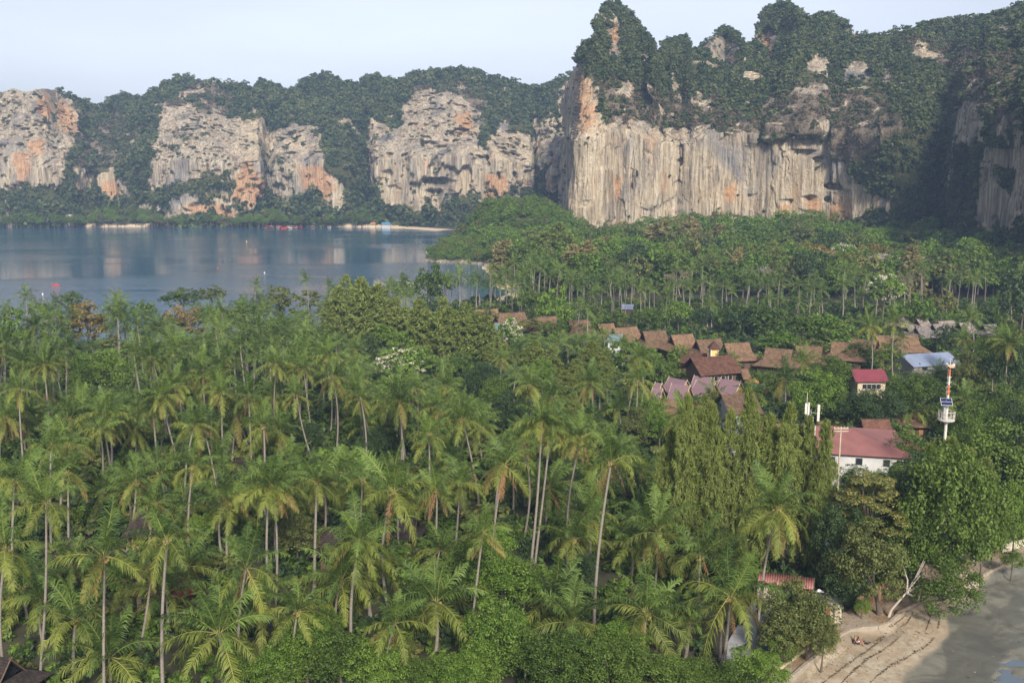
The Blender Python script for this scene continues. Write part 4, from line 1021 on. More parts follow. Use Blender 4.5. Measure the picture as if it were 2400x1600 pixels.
HT = [ # right shore thicket
 (2205,1195,110,125,1395,'weep'),(2300,1228,56,78,1362,'weep'),(2130,1275,62,85,1400,'green'),(2025,1180,98,60,1385,'layer'),(2030,1310,78,88,1441,'olive',2062),(1975,1350,55,60,1425,'dark'),(2214,1374,76,60,1442,'green',2090),(2120,1200,70,80,1370,'dark'),
 (2372,1215,38,75,1310,'bright'),(1960,1250,55,60,1400,'dark'),(2080,1140,60,45,1300,'green'),(2150,1130,75,55,1290,'dark'),(2320,1090,95,90,1230,'green'),(2380,1130,60,60,1240,'dark'),(2260,1040,55,60,1160,'green'),
 # bottom edge shrubs and small trees
 (1862,1440,84,66,1530,'olive'),(1890,1482,60,46,1545,'olive'),(1925,1495,38,42,1562,'olive'),(1825,1480,50,50,1550,'olive'),(1770,1575,68,45,1625,'bright'),(1820,1520,40,30,1560,'green'),(1720,1600,60,35,1640,'green'),
 (1150,1300,62,62,1430,'bright'),(1090,1330,55,45,1440,'green'),(1180,1370,70,50,1470,'bright'),(1230,1360,45,40,1440,'green'),(1160,1480,75,62,1600,'bright'),(1230,1530,60,50,1620,'green'),(1110,1560,60,50,1640,'bright'),(1310,1545,85,48,1650,'weep'),
 (1420,1555,90,45,1650,'weep'),(1530,1580,85,40,1650,'weep'),(1450,1500,60,35,1600,'bright'),(1620,1590,70,32,1640,'green'),(720,1500,60,55,1620,'bright'),(800,1540,75,50,1640,'green'),(650,1560,60,50,1650,'bright'),(880,1560,70,55,1650,'bright'),(970,1590,60,40,1650,'green'),(1060,1590,60,40,1660,'bright'),(760,1460,40,35,1560,'green'),(1370,1340,35,35,1400,'dark'),
 (700,1250,50,45,1350,'olive'),(480,1240,30,35,1320,'bright'),(560,1560,45,40,1640,'green'),
 # middle
 (1195,965,45,42,1030,'dark'),(1128,893,42,40,950,'dark'),(1520,960,38,38,1020,'bright'),(1500,1000,45,38,1060,'olive'),(1545,1000,42,34,1065,'bright'),(1120,1045,28,28,1100,'layer'),(1160,920,35,30,975,'green'),(1270,880,32,34,930,'bright'),(1030,790,34,30,840,'bright'),
 (240,865,64,40,930,'bright'),(38,775,42,42,850,'bright'),(60,800,26,26,860,'bright'),(205,755,56,42,815,'rust'),(437,757,46,36,815,'rust'),(266,820,42,26,860,'layer'),(660,710,46,34,765,'olive'),(1012,668,36,45,745,'green'),(1000,720,30,26,760,'dark'),(860,815,26,28,860,'dark'),(900,780,30,20,830,'bright'),
 (935,858,55,36,905,'flower'),(985,845,38,28,890,'bright'),(940,800,30,22,850,'bright'),(950,680,24,18,730,'flower'),(1197,777,27,29,840,'flower'),(1300,718,40,42,785,'bright'),(1255,708,36,32,765,'green'),(1215,745,32,18,790,'bare'),(1270,745,40,20,795,'bare'),(1335,755,30,18,800,'bare'),(890,660,28,26,715,'bare'),(730,705,32,20,750,'layer'),
 (340,730,30,22,780,'green'),(430,700,40,20,750,'green'),(170,700,24,16,745,'green'),(500,690,30,18,740,'olive'),(1080,860,30,22,900,'green'),(720,1020,34,28,1080,'dark'),(880,1040,36,34,1100,'dark'),(1340,1100,35,32,1180,'dark'),(1460,1140,38,36,1220,'dark'),
 # village greenery
 (1912,930,64,50,1010,'bright'),(1945,876,52,34,935,'green'),(2045,955,66,40,1030,'dark'),(2145,925,75,40,1000,'green'),(2268,870,48,40,950,'olive'),(2216,793,32,30,840,'dark'),(1938,773,58,33,830,'bright'),(1870,770,45,30,830,'green'),(1800,745,50,30,800,'green'),(1740,750,40,30,800,'dark'),(2067,678,40,32,760,'flower'),(2145,722,38,30,785,'bright'),(2205,713,30,30,780,'olive'),
 (2080,838,32,28,895,'green'),(2118,1068,62,42,1150,'green'),(2360,870,55,60,960,'dark'),(2330,960,70,45,1060,'green'),(2380,1010,60,60,1110,'dark'),(2300,1010,52,45,1090,'bright'),(2160,870,40,20,920,'bare'),(2390,690,50,60,790,'dark'),(2300,850,46,44,930,'green'),(1595,835,26,22,880,'bright'),(1545,870,30,26,915,'green'),(1470,830,40,28,880,'bright'),(1620,900,30,14,925,'olive'),
 (1740,880,40,14,905,'green'),(1800,900,30,22,945,'bright'),(2010,830,36,24,870,'green'),(1980,960,40,34,1020,'dark'),(1720,735,34,22,790,'green'),(1820,800,45,22,835,'bright'),(1900,810,40,16,850,'olive'),(1440,745,30,16,785,'green'),(1520,745,30,18,790,'green'),(1590,730,32,22,780,'bright'),(1135,742,30,15,792,'olive'),(1192,754,34,14,802,'bare'),(1245,760,30,14,804,'olive'),(1300,768,36,14,812,'green'),(1352,768,24,13,806,'olive'),(1990,1092,44,24,1150,'green'),(2045,1112,30,20,1160,'bright'),(1935,1098,26,26,1160,'olive'),(2078,1052,26,24,1112,'dark'),(1992,902,18,14,932,'green'),(2072,888,16,20,925,'dark'),(1560,858,24,16,890,'green'),(1640,880,24,14,906,'dark'),(1650,745,28,18,785,'dark'),
 (2370,1310,26,20,1350,'green'),(2080,600,56,40,690,'bare'),(2136,634,42,36,722,'bare'),(2290,612,52,44,690,'bare'),(2020,1420,18,16,1450,'bright'),(1968,1395,26,20,1430,'dark'),
 (2150,1335,52,55,1446,'bare',2078),(2060,1235,40,30,1330,'green'),(1520,540,30,26,575,'cas'),
 # casuarinas
 (1600,1060,40,130,1330,'cas'),(1655,1070,48,120,1335,'cas'),(1700,1080,46,115,1340,'cas'),(1740,1060,48,140,1345,'cas'),(1790,1090,45,115,1340,'cas'),(1836,1080,48,130,1345,'cas'),(1880,1100,45,118,1340,'cas'),(1918,1100,40,110,1350,'cas'),(1565,1090,38,80,1300,'cas'),
 (2212,1125,60,98,1270,'cas'),(2160,1120,50,70,1250,'cas'),(2255,1120,48,70,1260,'cas'),
 (815,710,34,62,800,'cas'),(850,725,40,70,815,'cas'),(890,730,40,62,815,'cas'),(930,750,36,50,820,'cas'),(985,765,40,60,845,'cas'),(1040,760,36,60,850,'cas'),(1090,770,40,58,850,'cas'),(1140,790,36,48,855,'cas'),(770,745,30,40,805,'cas'),(1165,820,24,30,870,'cas'),
 (1255,835,30,36,900,'cas'),(1290,850,30,36,910,'cas'),(1385,845,42,44,920,'cas'),(1350,880,34,38,945,'cas'),(1420,860,30,40,930,'cas'),(1345,980,30,60,1060,'cas'),(1650,960,26,36,1020,'cas'),
 # headland and foot of the cliff
 (1185,600,32,34,665,'casb'),(1310,570,46,44,660,'cas'),(1250,590,36,36,650,'cas'),(1375,610,40,40,690,'casb'),(1420,590,32,34,660,'casb'),(1445,560,26,28,620,'cas'),(1555,560,40,40,630,'casb'),(1620,550,36,36,620,'casb'),(1680,560,32,32,620,'casb'),(1490,590,36,30,655,'bright'),(1465,620,30,22,670,'olive'),(1590,520,20,18,560,'green'),(1655,525,16,15,565,'green')]

# --- fill: the rest of the grove, spaced like the plantation it is
ROOFZONES = [W(p) for p in [[(1345, 750), (1680, 750), (2230, 800), (2230, 880), (1900, 905), (1700, 1010), (1480, 985), (1480, 880), (1345, 800)], [(1780, 900), (2220, 950), (2200, 1170), (1780, 1170)],
    [(2120, 730), (2400, 760), (2400, 830), (2120, 820)], [(2110, 850), (2250, 850), (2250, 920), (2110, 920)], [(1990, 880), (2090, 880), (2090, 950), (1990, 950)]]]
ROAD = W([(1690, 1560), (1735, 1490), (1760, 1440), (1800, 1400), (1830, 1410), (1800, 1500), (1780, 1540), (1740, 1640)])
TREE_XY = []
def free(x, y, r, pts):
    return all((x - a) ** 2 + (y - b) ** 2 > r * r for a, b in pts)
CLEAR = [(320, 1330), (330, 1290), (400, 1370), (310, 1450)]   # hut yards seen between the trunks
def in_any(x, y, zones): return any(poly_sd(np.array([x]), np.array([y]), z)[0] > 0 for z in zones)
rg = np.random.default_rng(41)
cand = []
for _ in range(14000):
    Y = 78 + (345 - 78) * rg.random() ** .62
    px = rg.uniform(-90, 1720)
    x = (px - 1200) / FPX * (Y * CP + 46 * SP)
    cand.append((x, Y, px))
CX = np.array([c[0] for c in cand]); CY = np.array([c[1] for c in cand])
CPX, CPY = PROJ(CX, CY, 0)
okm = (poly_sd(CX, CY, BAY) < -7) & (poly_sd(CX, CY, BEACH) < -4) & (poly_sd(CX, CY, ROAD) < -3)
for z in ROOFZONES: okm &= poly_sd(CX, CY, z) < -2
okm &= ~((CPX > 1470) & (CPY < 1180)) & ~((CPX > 1560) & (CPY < 1330)) & ~((CPX > 1230) & (CPY < 790) )
# keep room for the broadleaf thickets and casuarinas
THICK = [W(p) for p in [[(640, 1640), (640, 1500), (760, 1430), (1010, 1600), (1040, 1380), (1020, 1300), (1180, 1290), (1290, 1440), (1420, 1520), (1640, 1590), (1640, 1640)],
    [(1150, 1060), (1160, 960), (1250, 960), (1240, 1060)], [(1090, 960), (1080, 900), (1170, 890), (1180, 960)], [(180, 960), (170, 900), (310, 900), (300, 960)], [(880, 930), (890, 870), (1010, 870), (1000, 930)], [(1480, 1080), (1480, 980), (1600, 960), (1600, 1080)],
    [(800, 830), (800, 770), (1180, 800), (1180, 880), (980, 860)], [(150, 810), (150, 770), (250, 770), (250, 810)], [(400, 800), (400, 770), (480, 770), (480, 800)]]]
for z in THICK: okm &= poly_sd(CX, CY, z) < 0
fill = []
for x, y, px in [c for c, k in zip(cand, okm) if k]:
    r = 4.6 if y > 150 else 5.5
    if free(x, y, r, PALM_XY): PALM_XY.append(np.array([x, y])); fill.append((x, y))
def hides(x, y, hub_z, rpx):
    hx, hy = PROJ(x, y, hub_z)
    for (cx, cy, rx, ry, by, kd) in [t[:6] for t in HT_LIVE]:
        ty = HTY[(cx, cy)]
        if kd in ('rust', 'olive', 'layer') and x < 0: rx *= .6
        if ty > y and abs(hx - cx) < rx * .85 + rpx * .55 and cy - ry - rpx * .5 < hy < cy + ry * .75 + rpx * .5: return True
    for (a, b_, c, d, yy) in OPEN:
        if y < yy and a - rpx * .6 < hx < c + rpx * .6 and b_ - rpx * .7 < hy < d + rpx * .9: return True
    for (hx0, hy0, bx0, by0, yy) in TRUNKS:
        if yy > y and hy0 + 50 < hy - rpx * .2 < by0 - 20:
            tx = hx0 + (bx0 - hx0) * (hy - hy0) / max(1, by0 - hy0)
            if abs(tx - hx) < rpx * .55 + 6: return True
    return False
HT_LIVE = [t for t in HT if t[4] > 745]; HTY = {(t[0], t[1]): G(t[0], t[4])[1] for t in HT_LIVE}
OPEN = [(1350, 750, 1720, 870, 215), (1720, 790, 2160, 870, 215), (1490, 860, 1790, 950, 160), (300, 1185, 385, 1260, 105), (320, 1315, 440, 1380, 98), (140, 1255, 195, 1325, 98), (-20, 1490, 85, 1600, 88), (1110, 720, 1400, 770, 230), (980, 640, 1180, 730, 330), (755, 1232, 810, 1285, 102)]
TRUNKS = [(h_[0], h_[1], h_[2], h_[3] - (h_[3] - h_[1]) * .25, G(h_[2], h_[3])[1]) for h_ in HAND if h_[3] - h_[1] > 95 and h_[3] > 880 and h_[2] < 1650]
for x, y in fill:
    px, py = PROJ(x, y, 0)
    if y < 118: h = rg.uniform(2.0, 5.5)
    elif y < 145: h = rg.uniform(2.5, 6.5) if rg.random() < .6 else rg.uniform(10, 14)
    elif y < 185: h = rg.uniform(11, 15.5) if rg.random() < .62 else rg.uniform(3, 7)
    elif y < 235: h = rg.uniform(11, 15) if rg.random() < .7 else rg.uniform(6, 10)
    else: h = rg.uniform(8.5, 12.5)
    if px > 1230 and y < 170: h = min(h, rg.uniform(3, 7.5))
    look = rg.choice(['green', 'nuts', 'skirt', 'rusty', 'pale'], p=[.34, .24, .22, .10, .10]) if h > 6 else 'short'
    ok_ = False
    for _t in range(3):
        if not hides(x, y, h, 3.2 * FPX / y): ok_ = True; break
        h *= .6
    if not ok_ or h < 1.2: continue
    if h < 6: look = 'short'
    b = np.array([x, y, max(-.3, solid_z(x, y))]); ln = rg.normal(0, .085, 2) * h
    specs.append((b, b + np.array([ln[0], ln[1], h]), (rg.uniform(1.1, 1.5) if h > 6 else rg.uniform(1.2, 1.6)), str(look), False))
# belt fill: rows of palms before the cliff forest
belt = []
for _ in range(260):
    px = rg.uniform(1130, 2420); py = rg.uniform(690, 742) + (px > 1500) * 25
    p = G(px, py)
    if poly_sd(np.array([p[0]]), np.array([p[1]]), BAY)[0] < -8 and not in_any(p[0], p[1], ROOFZONES) and free(p[0], p[1], 6.5, PALM_XY):
        PALM_XY.append(p[:2]); belt.append(p)
for p in belt:
    h = rg.uniform(7, 14.5); b = np.array([p[0], p[1], solid_z(p[0], p[1])])
    specs.append((b, b + np.array([rg.normal(0, .6), rg.normal(0, .5), h]), rg.uniform(1.15, 1.6), str(rg.choice(['green', 'nuts', 'skirt'])), False))
hand_n = len(HAND)
order = sorted(range(len(specs)), key=lambda k: specs[k][0][1] - (1000 if k < hand_n else 0))
words = {'green': 'green crowned', 'nuts': 'coconut bearing', 'skirt': 'yellow fringed', 'rusty': 'brown skirted', 'brown': 'browning', 'short': 'low spreading', 'young': 'small young', 'dead': 'dead', 'pale': 'pale worn'}
nfr = 0; rest = []
N_IND = 296
for rank, k in enumerate(order):
    b, t, size, look, hand = specs[k]
    if rank >= N_IND: rest.append((b, t, size)); continue
    det = 2 if (b[1] < 142 and nfr < 125) else (1 if b[1] < 240 else 0)
    nfr += det == 2
    ob = palm(b, t, size * (.80 if not hand else .88), look, det, None, seed=k)
    h = t[2] - b[2]
    sz = 'tall' if h > 13 else ('short' if h < 6 else 'medium')
    if look in ('short', 'young', 'dead'): later(ob, words[look], 'palm', t)
    else: later(ob, sz + ' ' + words[look], 'palm', t)
print('palms', len(specs), 'with fronds', nfr, 'mass', len(rest))
# the far rows as one mass
def joined_palm(seed, ms, H=12.0):
    rg = np.random.default_rng(seed)
    TV, TQ = tube_np([(0, 0, -.3), (.2, 0, H * .4), (rg.normal(0, .4), rg.normal(0, .4), H)], [.24, .15, .11], 5)
    V, ls, lt, L, mi = mesh_arrays(ms); V = V + np.array([TV[-5:, 0].mean(), TV[-5:, 1].mean(), H])
    q4 = ls[lt == 4]; q3 = ls[lt == 3]
    F4 = L[q4[:, None] + np.arange(4)] + len(TV); F3 = L[q3[:, None] + np.arange(3)] + len(TV)
    return mesh_np('far_palm', np.concatenate([TV, V]), [TQ, F4, F3], mats=[BARK, L_RIB, L_PALM], midx=[0] * len(TQ) + [1] * len(F4) + [2] * len(F3))
C_PALM = lib('far_palm_lib', [joined_palm(360 + q, CROWN_LITE[q]) for q in range(5)])
scatter('palm_grove', [r[0] for r in rest], np.array([(r[2], r[2], (r[1][2] - r[0][2]) / 12.0) for r in rest]), C_PALM, 'farther rows of coconut palms that fill the grove behind', 'palm grove', 5, 31, .03)
tp = []
for _ in range(75):
    p = G(rg.uniform(935, 1120), rg.uniform(519, 524)); p[2] = solid_z(p[0], p[1]); tp.append(p)
scatter('palm_grove', tp, rg.uniform(1.2, 1.7, len(tp)), C_PALM, 'pale trunked palm row behind the beach across the bay', 'palm grove', 5, 32, .03)

# --- broadleaf library: crowns about the origin, R = 4, H = 3.2; trunks 8 m to the crown centre
def unit_tree(seed, kind, n_cl, per, leaf, mat):
    cm, tm = tree_mesh(seed, kind, 4.0, 3.2, 8.0, n_cl, per, leaf, mat)
    for m in (cm, tm): m.transform(Matrix.Translation((0, 0, -8.0)))
    return cm, tm
TL = {}
for nm, kd, mt, ncl in [('green', 'dense', L_GREEN, 100), ('dark', 'dense', L_DARK, 100), ('bright', 'dense', L_BRIGHT, 95), ('olive', 'open', L_OLIVE, 110), ('rust', 'open', L_RUST, 95), ('layer', 'layer', L_OLIVE, 90), ('weep', 'weep', L_GREEN, 150)]:
    TL[nm] = [unit_tree(500 + q * 7 + len(nm), kd, ncl, 105, .135, mt) for q in range(2)]
    TL[nm + '_far'] = [unit_tree(540 + q * 7 + len(nm), kd, 60, 34, .29, mt) for q in range(3)]
def unit_cas(seed, mat, n, sp, det, wid, ln):
    return cas_mesh(seed, 3.0, 14.0, n, mat, sp, det, wid, ln)
TL['cas'] = [unit_cas(600 + q, L_CAS, 1150, [2, 3, 2][q], 24, .017, .27) for q in range(3)]
TL['cas_far'] = [unit_cas(610 + q, L_CAS, 620, 2 + q, 14, .045, .40) for q in range(3)]
TL['casb_far'] = [unit_cas(620 + q, L_CAS_B, 300, 2 + q, 9, .08, .55) for q in range(3)]
TL['bare'] = [(bare_mesh(630 + q, 9, .95, 5, [BARK_P, TWIG][q % 2]), None) for q in range(4)]
def blossom(seed):
    rg = np.random.default_rng(seed); C_ = crown_centers(rg, 46, 4.1, 3.3); V, Q = leaf_cloud(rg, C_, .55 * np.ones(len(C_)), 26, .12, .8, .3)
    return mesh_np('blossom', V, Q, L_FLOWER)
BLOS = [blossom(640), blossom(641)]
WORD = {'green': ('leafy green', 'broadleaf tree'), 'dark': ('dark green', 'broadleaf tree'), 'bright': ('bright green', 'broadleaf tree'), 'olive': ('olive green', 'broadleaf tree'), 'rust': ('rusty brown', 'broadleaf tree'),
        'layer': ('tiered olive', 'almond tree'), 'weep': ('fine leaved', 'weeping tree'), 'cas': ('feathery yellow green', 'casuarina tree'), 'casb': ('feathery brownish', 'casuarina tree'), 'bare': ('leafless twiggy', 'bare tree'), 'flower': ('green tree with white flowers,', 'flowering tree')}
NT = [0]
def tree(cx, cy, rx, ry, bpy_, kind, bx=None, label=None, group=None, far=None, Yb=None):
    """crown centre and half sizes in px as surveyed, foot at py"""
    b = G(cx, bpy_) if Yb is None else AT(cx, 411.4, Yb)
    if kind in ('cas', 'casb'): rx *= 1.25
    b[2] = max(-.4, solid_z(b[0], b[1]))
    if Yb is None and b[2] > 1:                       # rising ground
        for _ in range(3): b = G(cx, bpy_, b[2]); b[2] = solid_z(b[0], b[1])
    k = FPX / (b[1] * CP + (46 - b[2]) * SP)
    R, H = rx / k, ry / k
    c = AT(cx, cy, b[1]); zc = max(c[2] - b[2], H * .55)
    NT[0] += 1; s = NT[0]
    far = (b[1] > 210) if far is None else far
    base = kind
    noun = {'cas': 'casuarina_tree', 'casb': 'casuarina_tree', 'bare': 'bare_tree', 'flower': 'flowering_tree', 'layer': 'almond_tree'}.get(kind, 'broadleaf_tree')
    ob = thing(noun, label, 'tree', b, 0, group or 'trees among the palms')
    rz = s * 2.399
    if bx is not None:                                # leaning tree: foot away from the crown
        f0 = G(bx, bpy_); dx = f0[0] - b[0]
        TV, TQ = tube_np([(dx, 0, -.3), (dx * .85, .1, zc * .22), (dx * .45, -.1, zc * .55), (0, 0, zc * .9)], [.30, .24, .18, .10] if kind != 'bare' else [.17, .14, .10, .05], 8)
        rg_ = np.random.default_rng(s); k_ = len(TV); Vs, Qs = [TV], [TQ]
        for q in range(6):
            p0 = np.array([dx * .4, 0, zc * .55]); p2 = np.array([rg_.normal(0, R * .5), rg_.normal(0, R * .5), zc + rg_.normal(0, H * .4)])
            V_, Q_ = tube_np([p0, (p0 + p2) / 2 + rg_.normal(0, .3, 3), p2], [.14, .09, .03], 5); Vs.append(V_); Qs.append(Q_ + k_); k_ += len(V_)
        link('trunk', mesh_np('leaning_trunk', np.concatenate(Vs), np.concatenate(Qs), BARK_P if kind == 'bare' else BARK_D, True), ob)
    if kind in ('cas', 'casb'):
        cm, tm = TL[kind + ('_far' if (far or kind == 'casb') else '')][s % 3]
        top = zc + H; sc = (R / 3.0, R / 3.0, top / 14.0)
        link('crown', cm, ob, (0, 0, 0), (0, 0, rz), sc); link('trunk', tm, ob, (0, 0, 0), (0, 0, rz), sc)
    elif kind == 'bare':
        cm, _ = TL['bare'][s % 4]; top = zc + H
        z0_ = max(0, zc - H) * .8 if bx is not None else 0; link('branches', cm, ob, (0, 0, z0_), (0, 0, rz), (R / 4.6, R / 4.6, (top - z0_) / 9.5))
    else:
        kk = 'bright' if kind == 'flower' else kind
        v = TL[kk + ('_far' if far else '')]; cm, tm = v[s % len(v)]
        link('crown', cm, ob, (0, 0, zc), (0, 0, rz), (R / 4, R / 4, H / 3.2))
        if bx is None: link('trunk', tm, ob, (0, 0, zc), (0, 0, rz), (R / 4, R / 4, zc / 8.0))
        if kind == 'flower':
            link('blossoms', BLOS[s % 2], ob, (0, 0, zc), (0, 0, rz), (R / 4, R / 4, H / 3.2))
            link('blossoms', BLOS[(s + 1) % 2], ob, (0, 0, zc), (0, 0, rz + 1.7), (R / 4, R / 4, H / 3.2))
    if label is None:
        w, n = WORD[base]; sz = 'large' if R > 5.5 else ('small' if R < 3.2 else 'medium')
        if kind == 'flower': w = 'white flowered'
        later(ob, sz + ' ' + w, n, (b[0], b[1], b[2] + zc))
    TREE_XY.append((b[0], b[1]))
    return ob


for t_ in HT: tree(*t_)

# --- forest between the palm belt and the cliffs: individuals, then the mass behind
fc = []
rg = np.random.default_rng(77)
for _ in range(6000):
    Y = rg.uniform(318, 640); px = rg.uniform(1150, 2480)
    x = (px - 1200) / FPX * (Y * CP + 40 * SP)
    fc.append((x, Y))
fx = np.array([c[0] for c in fc]); fy = np.array([c[1] for c in fc]); fpx, fpy = PROJ(fx, fy, ground_z(fx, fy))
ok = (poly_sd(fx, fy, BAY) < -9) & (fpy < 695 + (fpx > 1600) * 8)
for z in ROOFZONES: ok &= poly_sd(fx, fy, z) < -3
# stay in front of the cliff foot
cf = np.array([AT(c[0], 411.4, c[1])[:2] for c in main_ctrl]); lim = np.interp(fx, cf[7:, 0], cf[7:, 1])
ok &= fy < lim - 6
fcen = []
for x, y in [c for c, k in zip(fc, ok) if k]:
    if free(x, y, 7.2, fcen) and free(x, y, 5.0, TREE_XY): fcen.append((x, y))
fcen.sort(key=lambda c: c[1])
mass = []
for k, (x, y) in enumerate(fcen):
    z0 = solid_z(x, y); px, py = PROJ(x, y, z0); kk = FPX / (y * CP)
    R = rg.uniform(4.0, 8.2); H = R * rg.uniform(.6, .85); zc = rg.uniform(6.5, 14)
    if px > 2150: zc += 2
    if k < 165:
        kd = str(rg.choice(['green', 'dark', 'bright', 'olive', 'casb', 'cas', 'flower', 'bare', 'rust'], p=[.22, .07, .33, .20, .03, .05, .02, .05, .03]))
        cx_, cy_ = PROJ(x, y, z0 + zc)
        if kd in ('cas', 'casb'): R *= .75; H *= 1.4
        tree(float(cx_), float(cy_), R * kk, H * kk, 0, kd, group='trees between the palm belt and the cliffs', Yb=y, far=True)
    else: mass.append((x, y, z0, R, H, zc))
def joined_tree(cm, tm):
    V1, l1, t1, L1, m1 = mesh_arrays(cm); V2, l2, t2, L2, m2 = mesh_arrays(tm)
    F1 = L1.reshape(-1, 4); F2 = L2.reshape(-1, 4) + len(V1)
    return mesh_np('far_tree', np.concatenate([V1, V2]) + np.array([0, 0, 8.0]), [F1, F2], mats=[cm.materials[0], tm.materials[0]], midx=[0] * len(F1) + [1] * len(F2))
C_TREE = lib('far_tree_lib', [joined_tree(*TL[k][q]) for k, q in [('green_far', 0), ('green_far', 1), ('olive_far', 1), ('bright_far', 2), ('bright_far', 0), ('bright_far', 1), ('olive_far', 0), ('bright_far', 2), ('bright_far', 0)]])
scatter('cliff_foot_forest', [(m[0], m[1], m[2]) for m in mass], np.array([(m[3] / 4, m[3] / 4, m[5] / 8) for m in mass]), C_TREE, 'dense mixed green forest at the foot of the tall cliff', 'forest', 9, 51, .04)
# shore forest below the far cliffs
sp_, ss = [], []
for _ in range(900):
    px = rg.uniform(-200, 1040); p = AT(px, 411.4, rg.uniform(912, 950) + (8 if 740 < px else 0)); 
    if 235 < px < 320 and p[1] < 925: continue
    p[2] = max(-.5, solid_z(p[0], p[1])); sp_.append(p); ss.append(rg.uniform(.5, 1.05))
scatter('shore_forest', sp_, np.array(ss), C_TREE, 'dense shore forest below the far cliffs across the bay', 'forest', 8, 52, .05)
# headlands
rg2 = np.random.default_rng(6)
for nm, P_, lab, s0 in [('headland_forest', HP1, 'low trees covering the small rocky headland', .62), ('headland_forest', HP2, 'green trees covering the taller rocky hill beside the cliff', .8)]:
    q = rg2.random(len(P_)) < (.7 if s0 < .7 else .5); P_ = P_[q] - np.array([0, 0, 4.2])
    s_ = s0 * 1.25 * rg2.uniform(.5, 1.25, len(P_)); scatter(nm, P_, np.stack([s_ * .85, s_ * .85, s_ * .9], -1), C_TREE, lab, 'forest', 8, 60 + int(s0 * 10), .08)
# undergrowth between the trunks: what nobody could count
BUSH = [clump(700 + q, 9, 46, .13, m) for q, m in enumerate([L_DARK, L_GREEN, L_DARK, L_GREEN, L_OLIVE, L_BRIGHT])]
C_BUSH = lib('bush_lib', BUSH)
n = 9000
Yg = 74 + (360 - 74) * rg.random(n) ** .8; pxg = rg.uniform(-120, 2520, n)
xg = (pxg - 1200) / FPX * (Yg * CP + 46 * SP)
ok = (poly_sd(xg, Yg, BAY) < -8) & (poly_sd(xg, Yg, BEACH) < -1.5) & (poly_sd(xg, Yg, ROAD) < -1.5)
ok &= poly_sd(xg, Yg, PATHZONE) < -.8
for z in ROOFZONES[:1]: ok &= poly_sd(xg, Yg, z) < 60
P_ = np.stack([xg, Yg, ground_z(xg, Yg) - .2], -1)[ok]
sc_ = rg.uniform(1.0, 2.6, len(P_)) * np.where(P_[:, 1] < 120, .85, 1.15)
scatter('undergrowth', P_, sc_, C_BUSH, 'dark undergrowth of bushes and seedlings between the trunks', 'undergrowth', 6, 71)
print('trees', NT[0], 'mass', len(mass))
# ================================================================== BEACH
Z8 = lambda l: [(1700 + a / 3.136, 1100 + b_ / 3.136) for a, b_ in l]
MUD = W(Z8([(1640, 1050), (1645, 1120), (1630, 1190), (1580, 1280), (1500, 1370), (1440, 1430), (1325, 1485), (1300, 1568), (1200, 1900), (4500, 1900), (4500, 300), (2300, 660), (2150, 730), (1960, 810), (1870, 880), (1840, 990)]), -1)
WALL_PX = Z8([(330, 1680), (440, 1568), (700, 1345), (860, 1210), (960, 1165), (1080, 1165), (1180, 1150), (1230, 1112), (1280, 1062)])
KERB_PX = Z8([(250, 1600), (360, 1500), (590, 1330), (735, 1240)])
SEAW_PX = Z8([(1780, 850), (1870, 800), (1950, 752), (2060, 700), (2195, 660), (2330, 620), (2500, 570)])
INW_PX = Z8([(2030, 610), (2110, 590), (2195, 562), (2350, 520)])
UNION = [PATHZONE, BEACH]
POOLS = [[(2030, 1425), (2080, 1405), (2140, 1400), (2195, 1410), (2300, 1420), (2300, 1450), (2160, 1445), (2090, 1440)], [(1960, 1530), (2010, 1505), (2040, 1470), (2080, 1480), (2110, 1520), (2195, 1550), (2300, 1620), (1990, 1640), (2000, 1560)], [(1690, 1075), (1730, 1040), (1800, 1050), (1790, 1075), (1730, 1085)], [(1830, 1070), (1900, 1075), (1960, 1095), (1930, 1115), (1860, 1100)]]
xs = np.arange(14, 110, .30); ys = np.arange(70, 175, .34)
BX, BY = np.meshgrid(xs, ys)
sP, sB, sM = poly_sd(BX, BY, PATHZONE), poly_sd(BX, BY, BEACH), poly_sd(BX, BY, MUD)
wb = (fbm(BX * .25, BY * .25, 0, 3, 12) - .5) * 2.2
mud = sstep(-.35, .35, sM + wb * .6)
BZ = np.where(sB > 0, -.55 * sstep(0, 1.0, sB), 0.05)
BZ = BZ - .60 * sstep(0, 9, sB) * 1.0
BZ = np.where(sB > 0, np.maximum(BZ, -1.12), BZ)
rip = (ridged(BX * .5, BY * .9, 0, 3, 15) - .5)
BZ += (fbm(BX * .8, BY * .8, 0, 4, 14) - .5) * .14 + rip * .05 * mud
pond = sstep(.60, .68, fbm(BX * .07 + 3, BY * .12, 0, 3, 19)) * mud * sstep(3, 8, sM)
BZ -= .06 * pond
for pl_ in POOLS: BZ -= .26 * sstep(-.25, .35, poly_sd(BX, BY, W(Z8(pl_), -1.2)) + (fbm(BX * .8, BY * .8, 0, 4, 21) - .5) * 2.0)
keep = (np.maximum(sP, sB) > -1.2)
ny_, nx_ = BX.shape
i = np.arange(ny_ - 1)[:, None] * nx_; j = np.arange(nx_ - 1)[None, :]
Q = np.stack([i + j, i + j + 1, i + nx_ + j + 1, i + nx_ + j], -1).reshape(-1, 4)
Q = Q[keep.ravel()[Q].all(1)]
M_BEACH, nt, out = new_mat('beach_sand_and_mud')
at = N(nt, 'VertexColor'); at.layer_name = 'kind'; sep = N(nt, 'SeparateColor'); nt.links.new(at.outputs[0], sep.inputs[0])
n1 = noise(nt, coords(nt), 2.2, 6, .7); n2 = noise(nt, coords(nt, (1, 1, 1)), .25, 4, .6, 1.0); n3 = noise(nt, coords(nt), 7.0, 3, .6)
n1b = noise(nt, coords(nt), 1.1, 7, .75)
sand = ramp(nt, n1b, [(.30, (.15, .125, .088)), (.5, (.32, .28, .205)), (.75, (.43, .385, .295))])
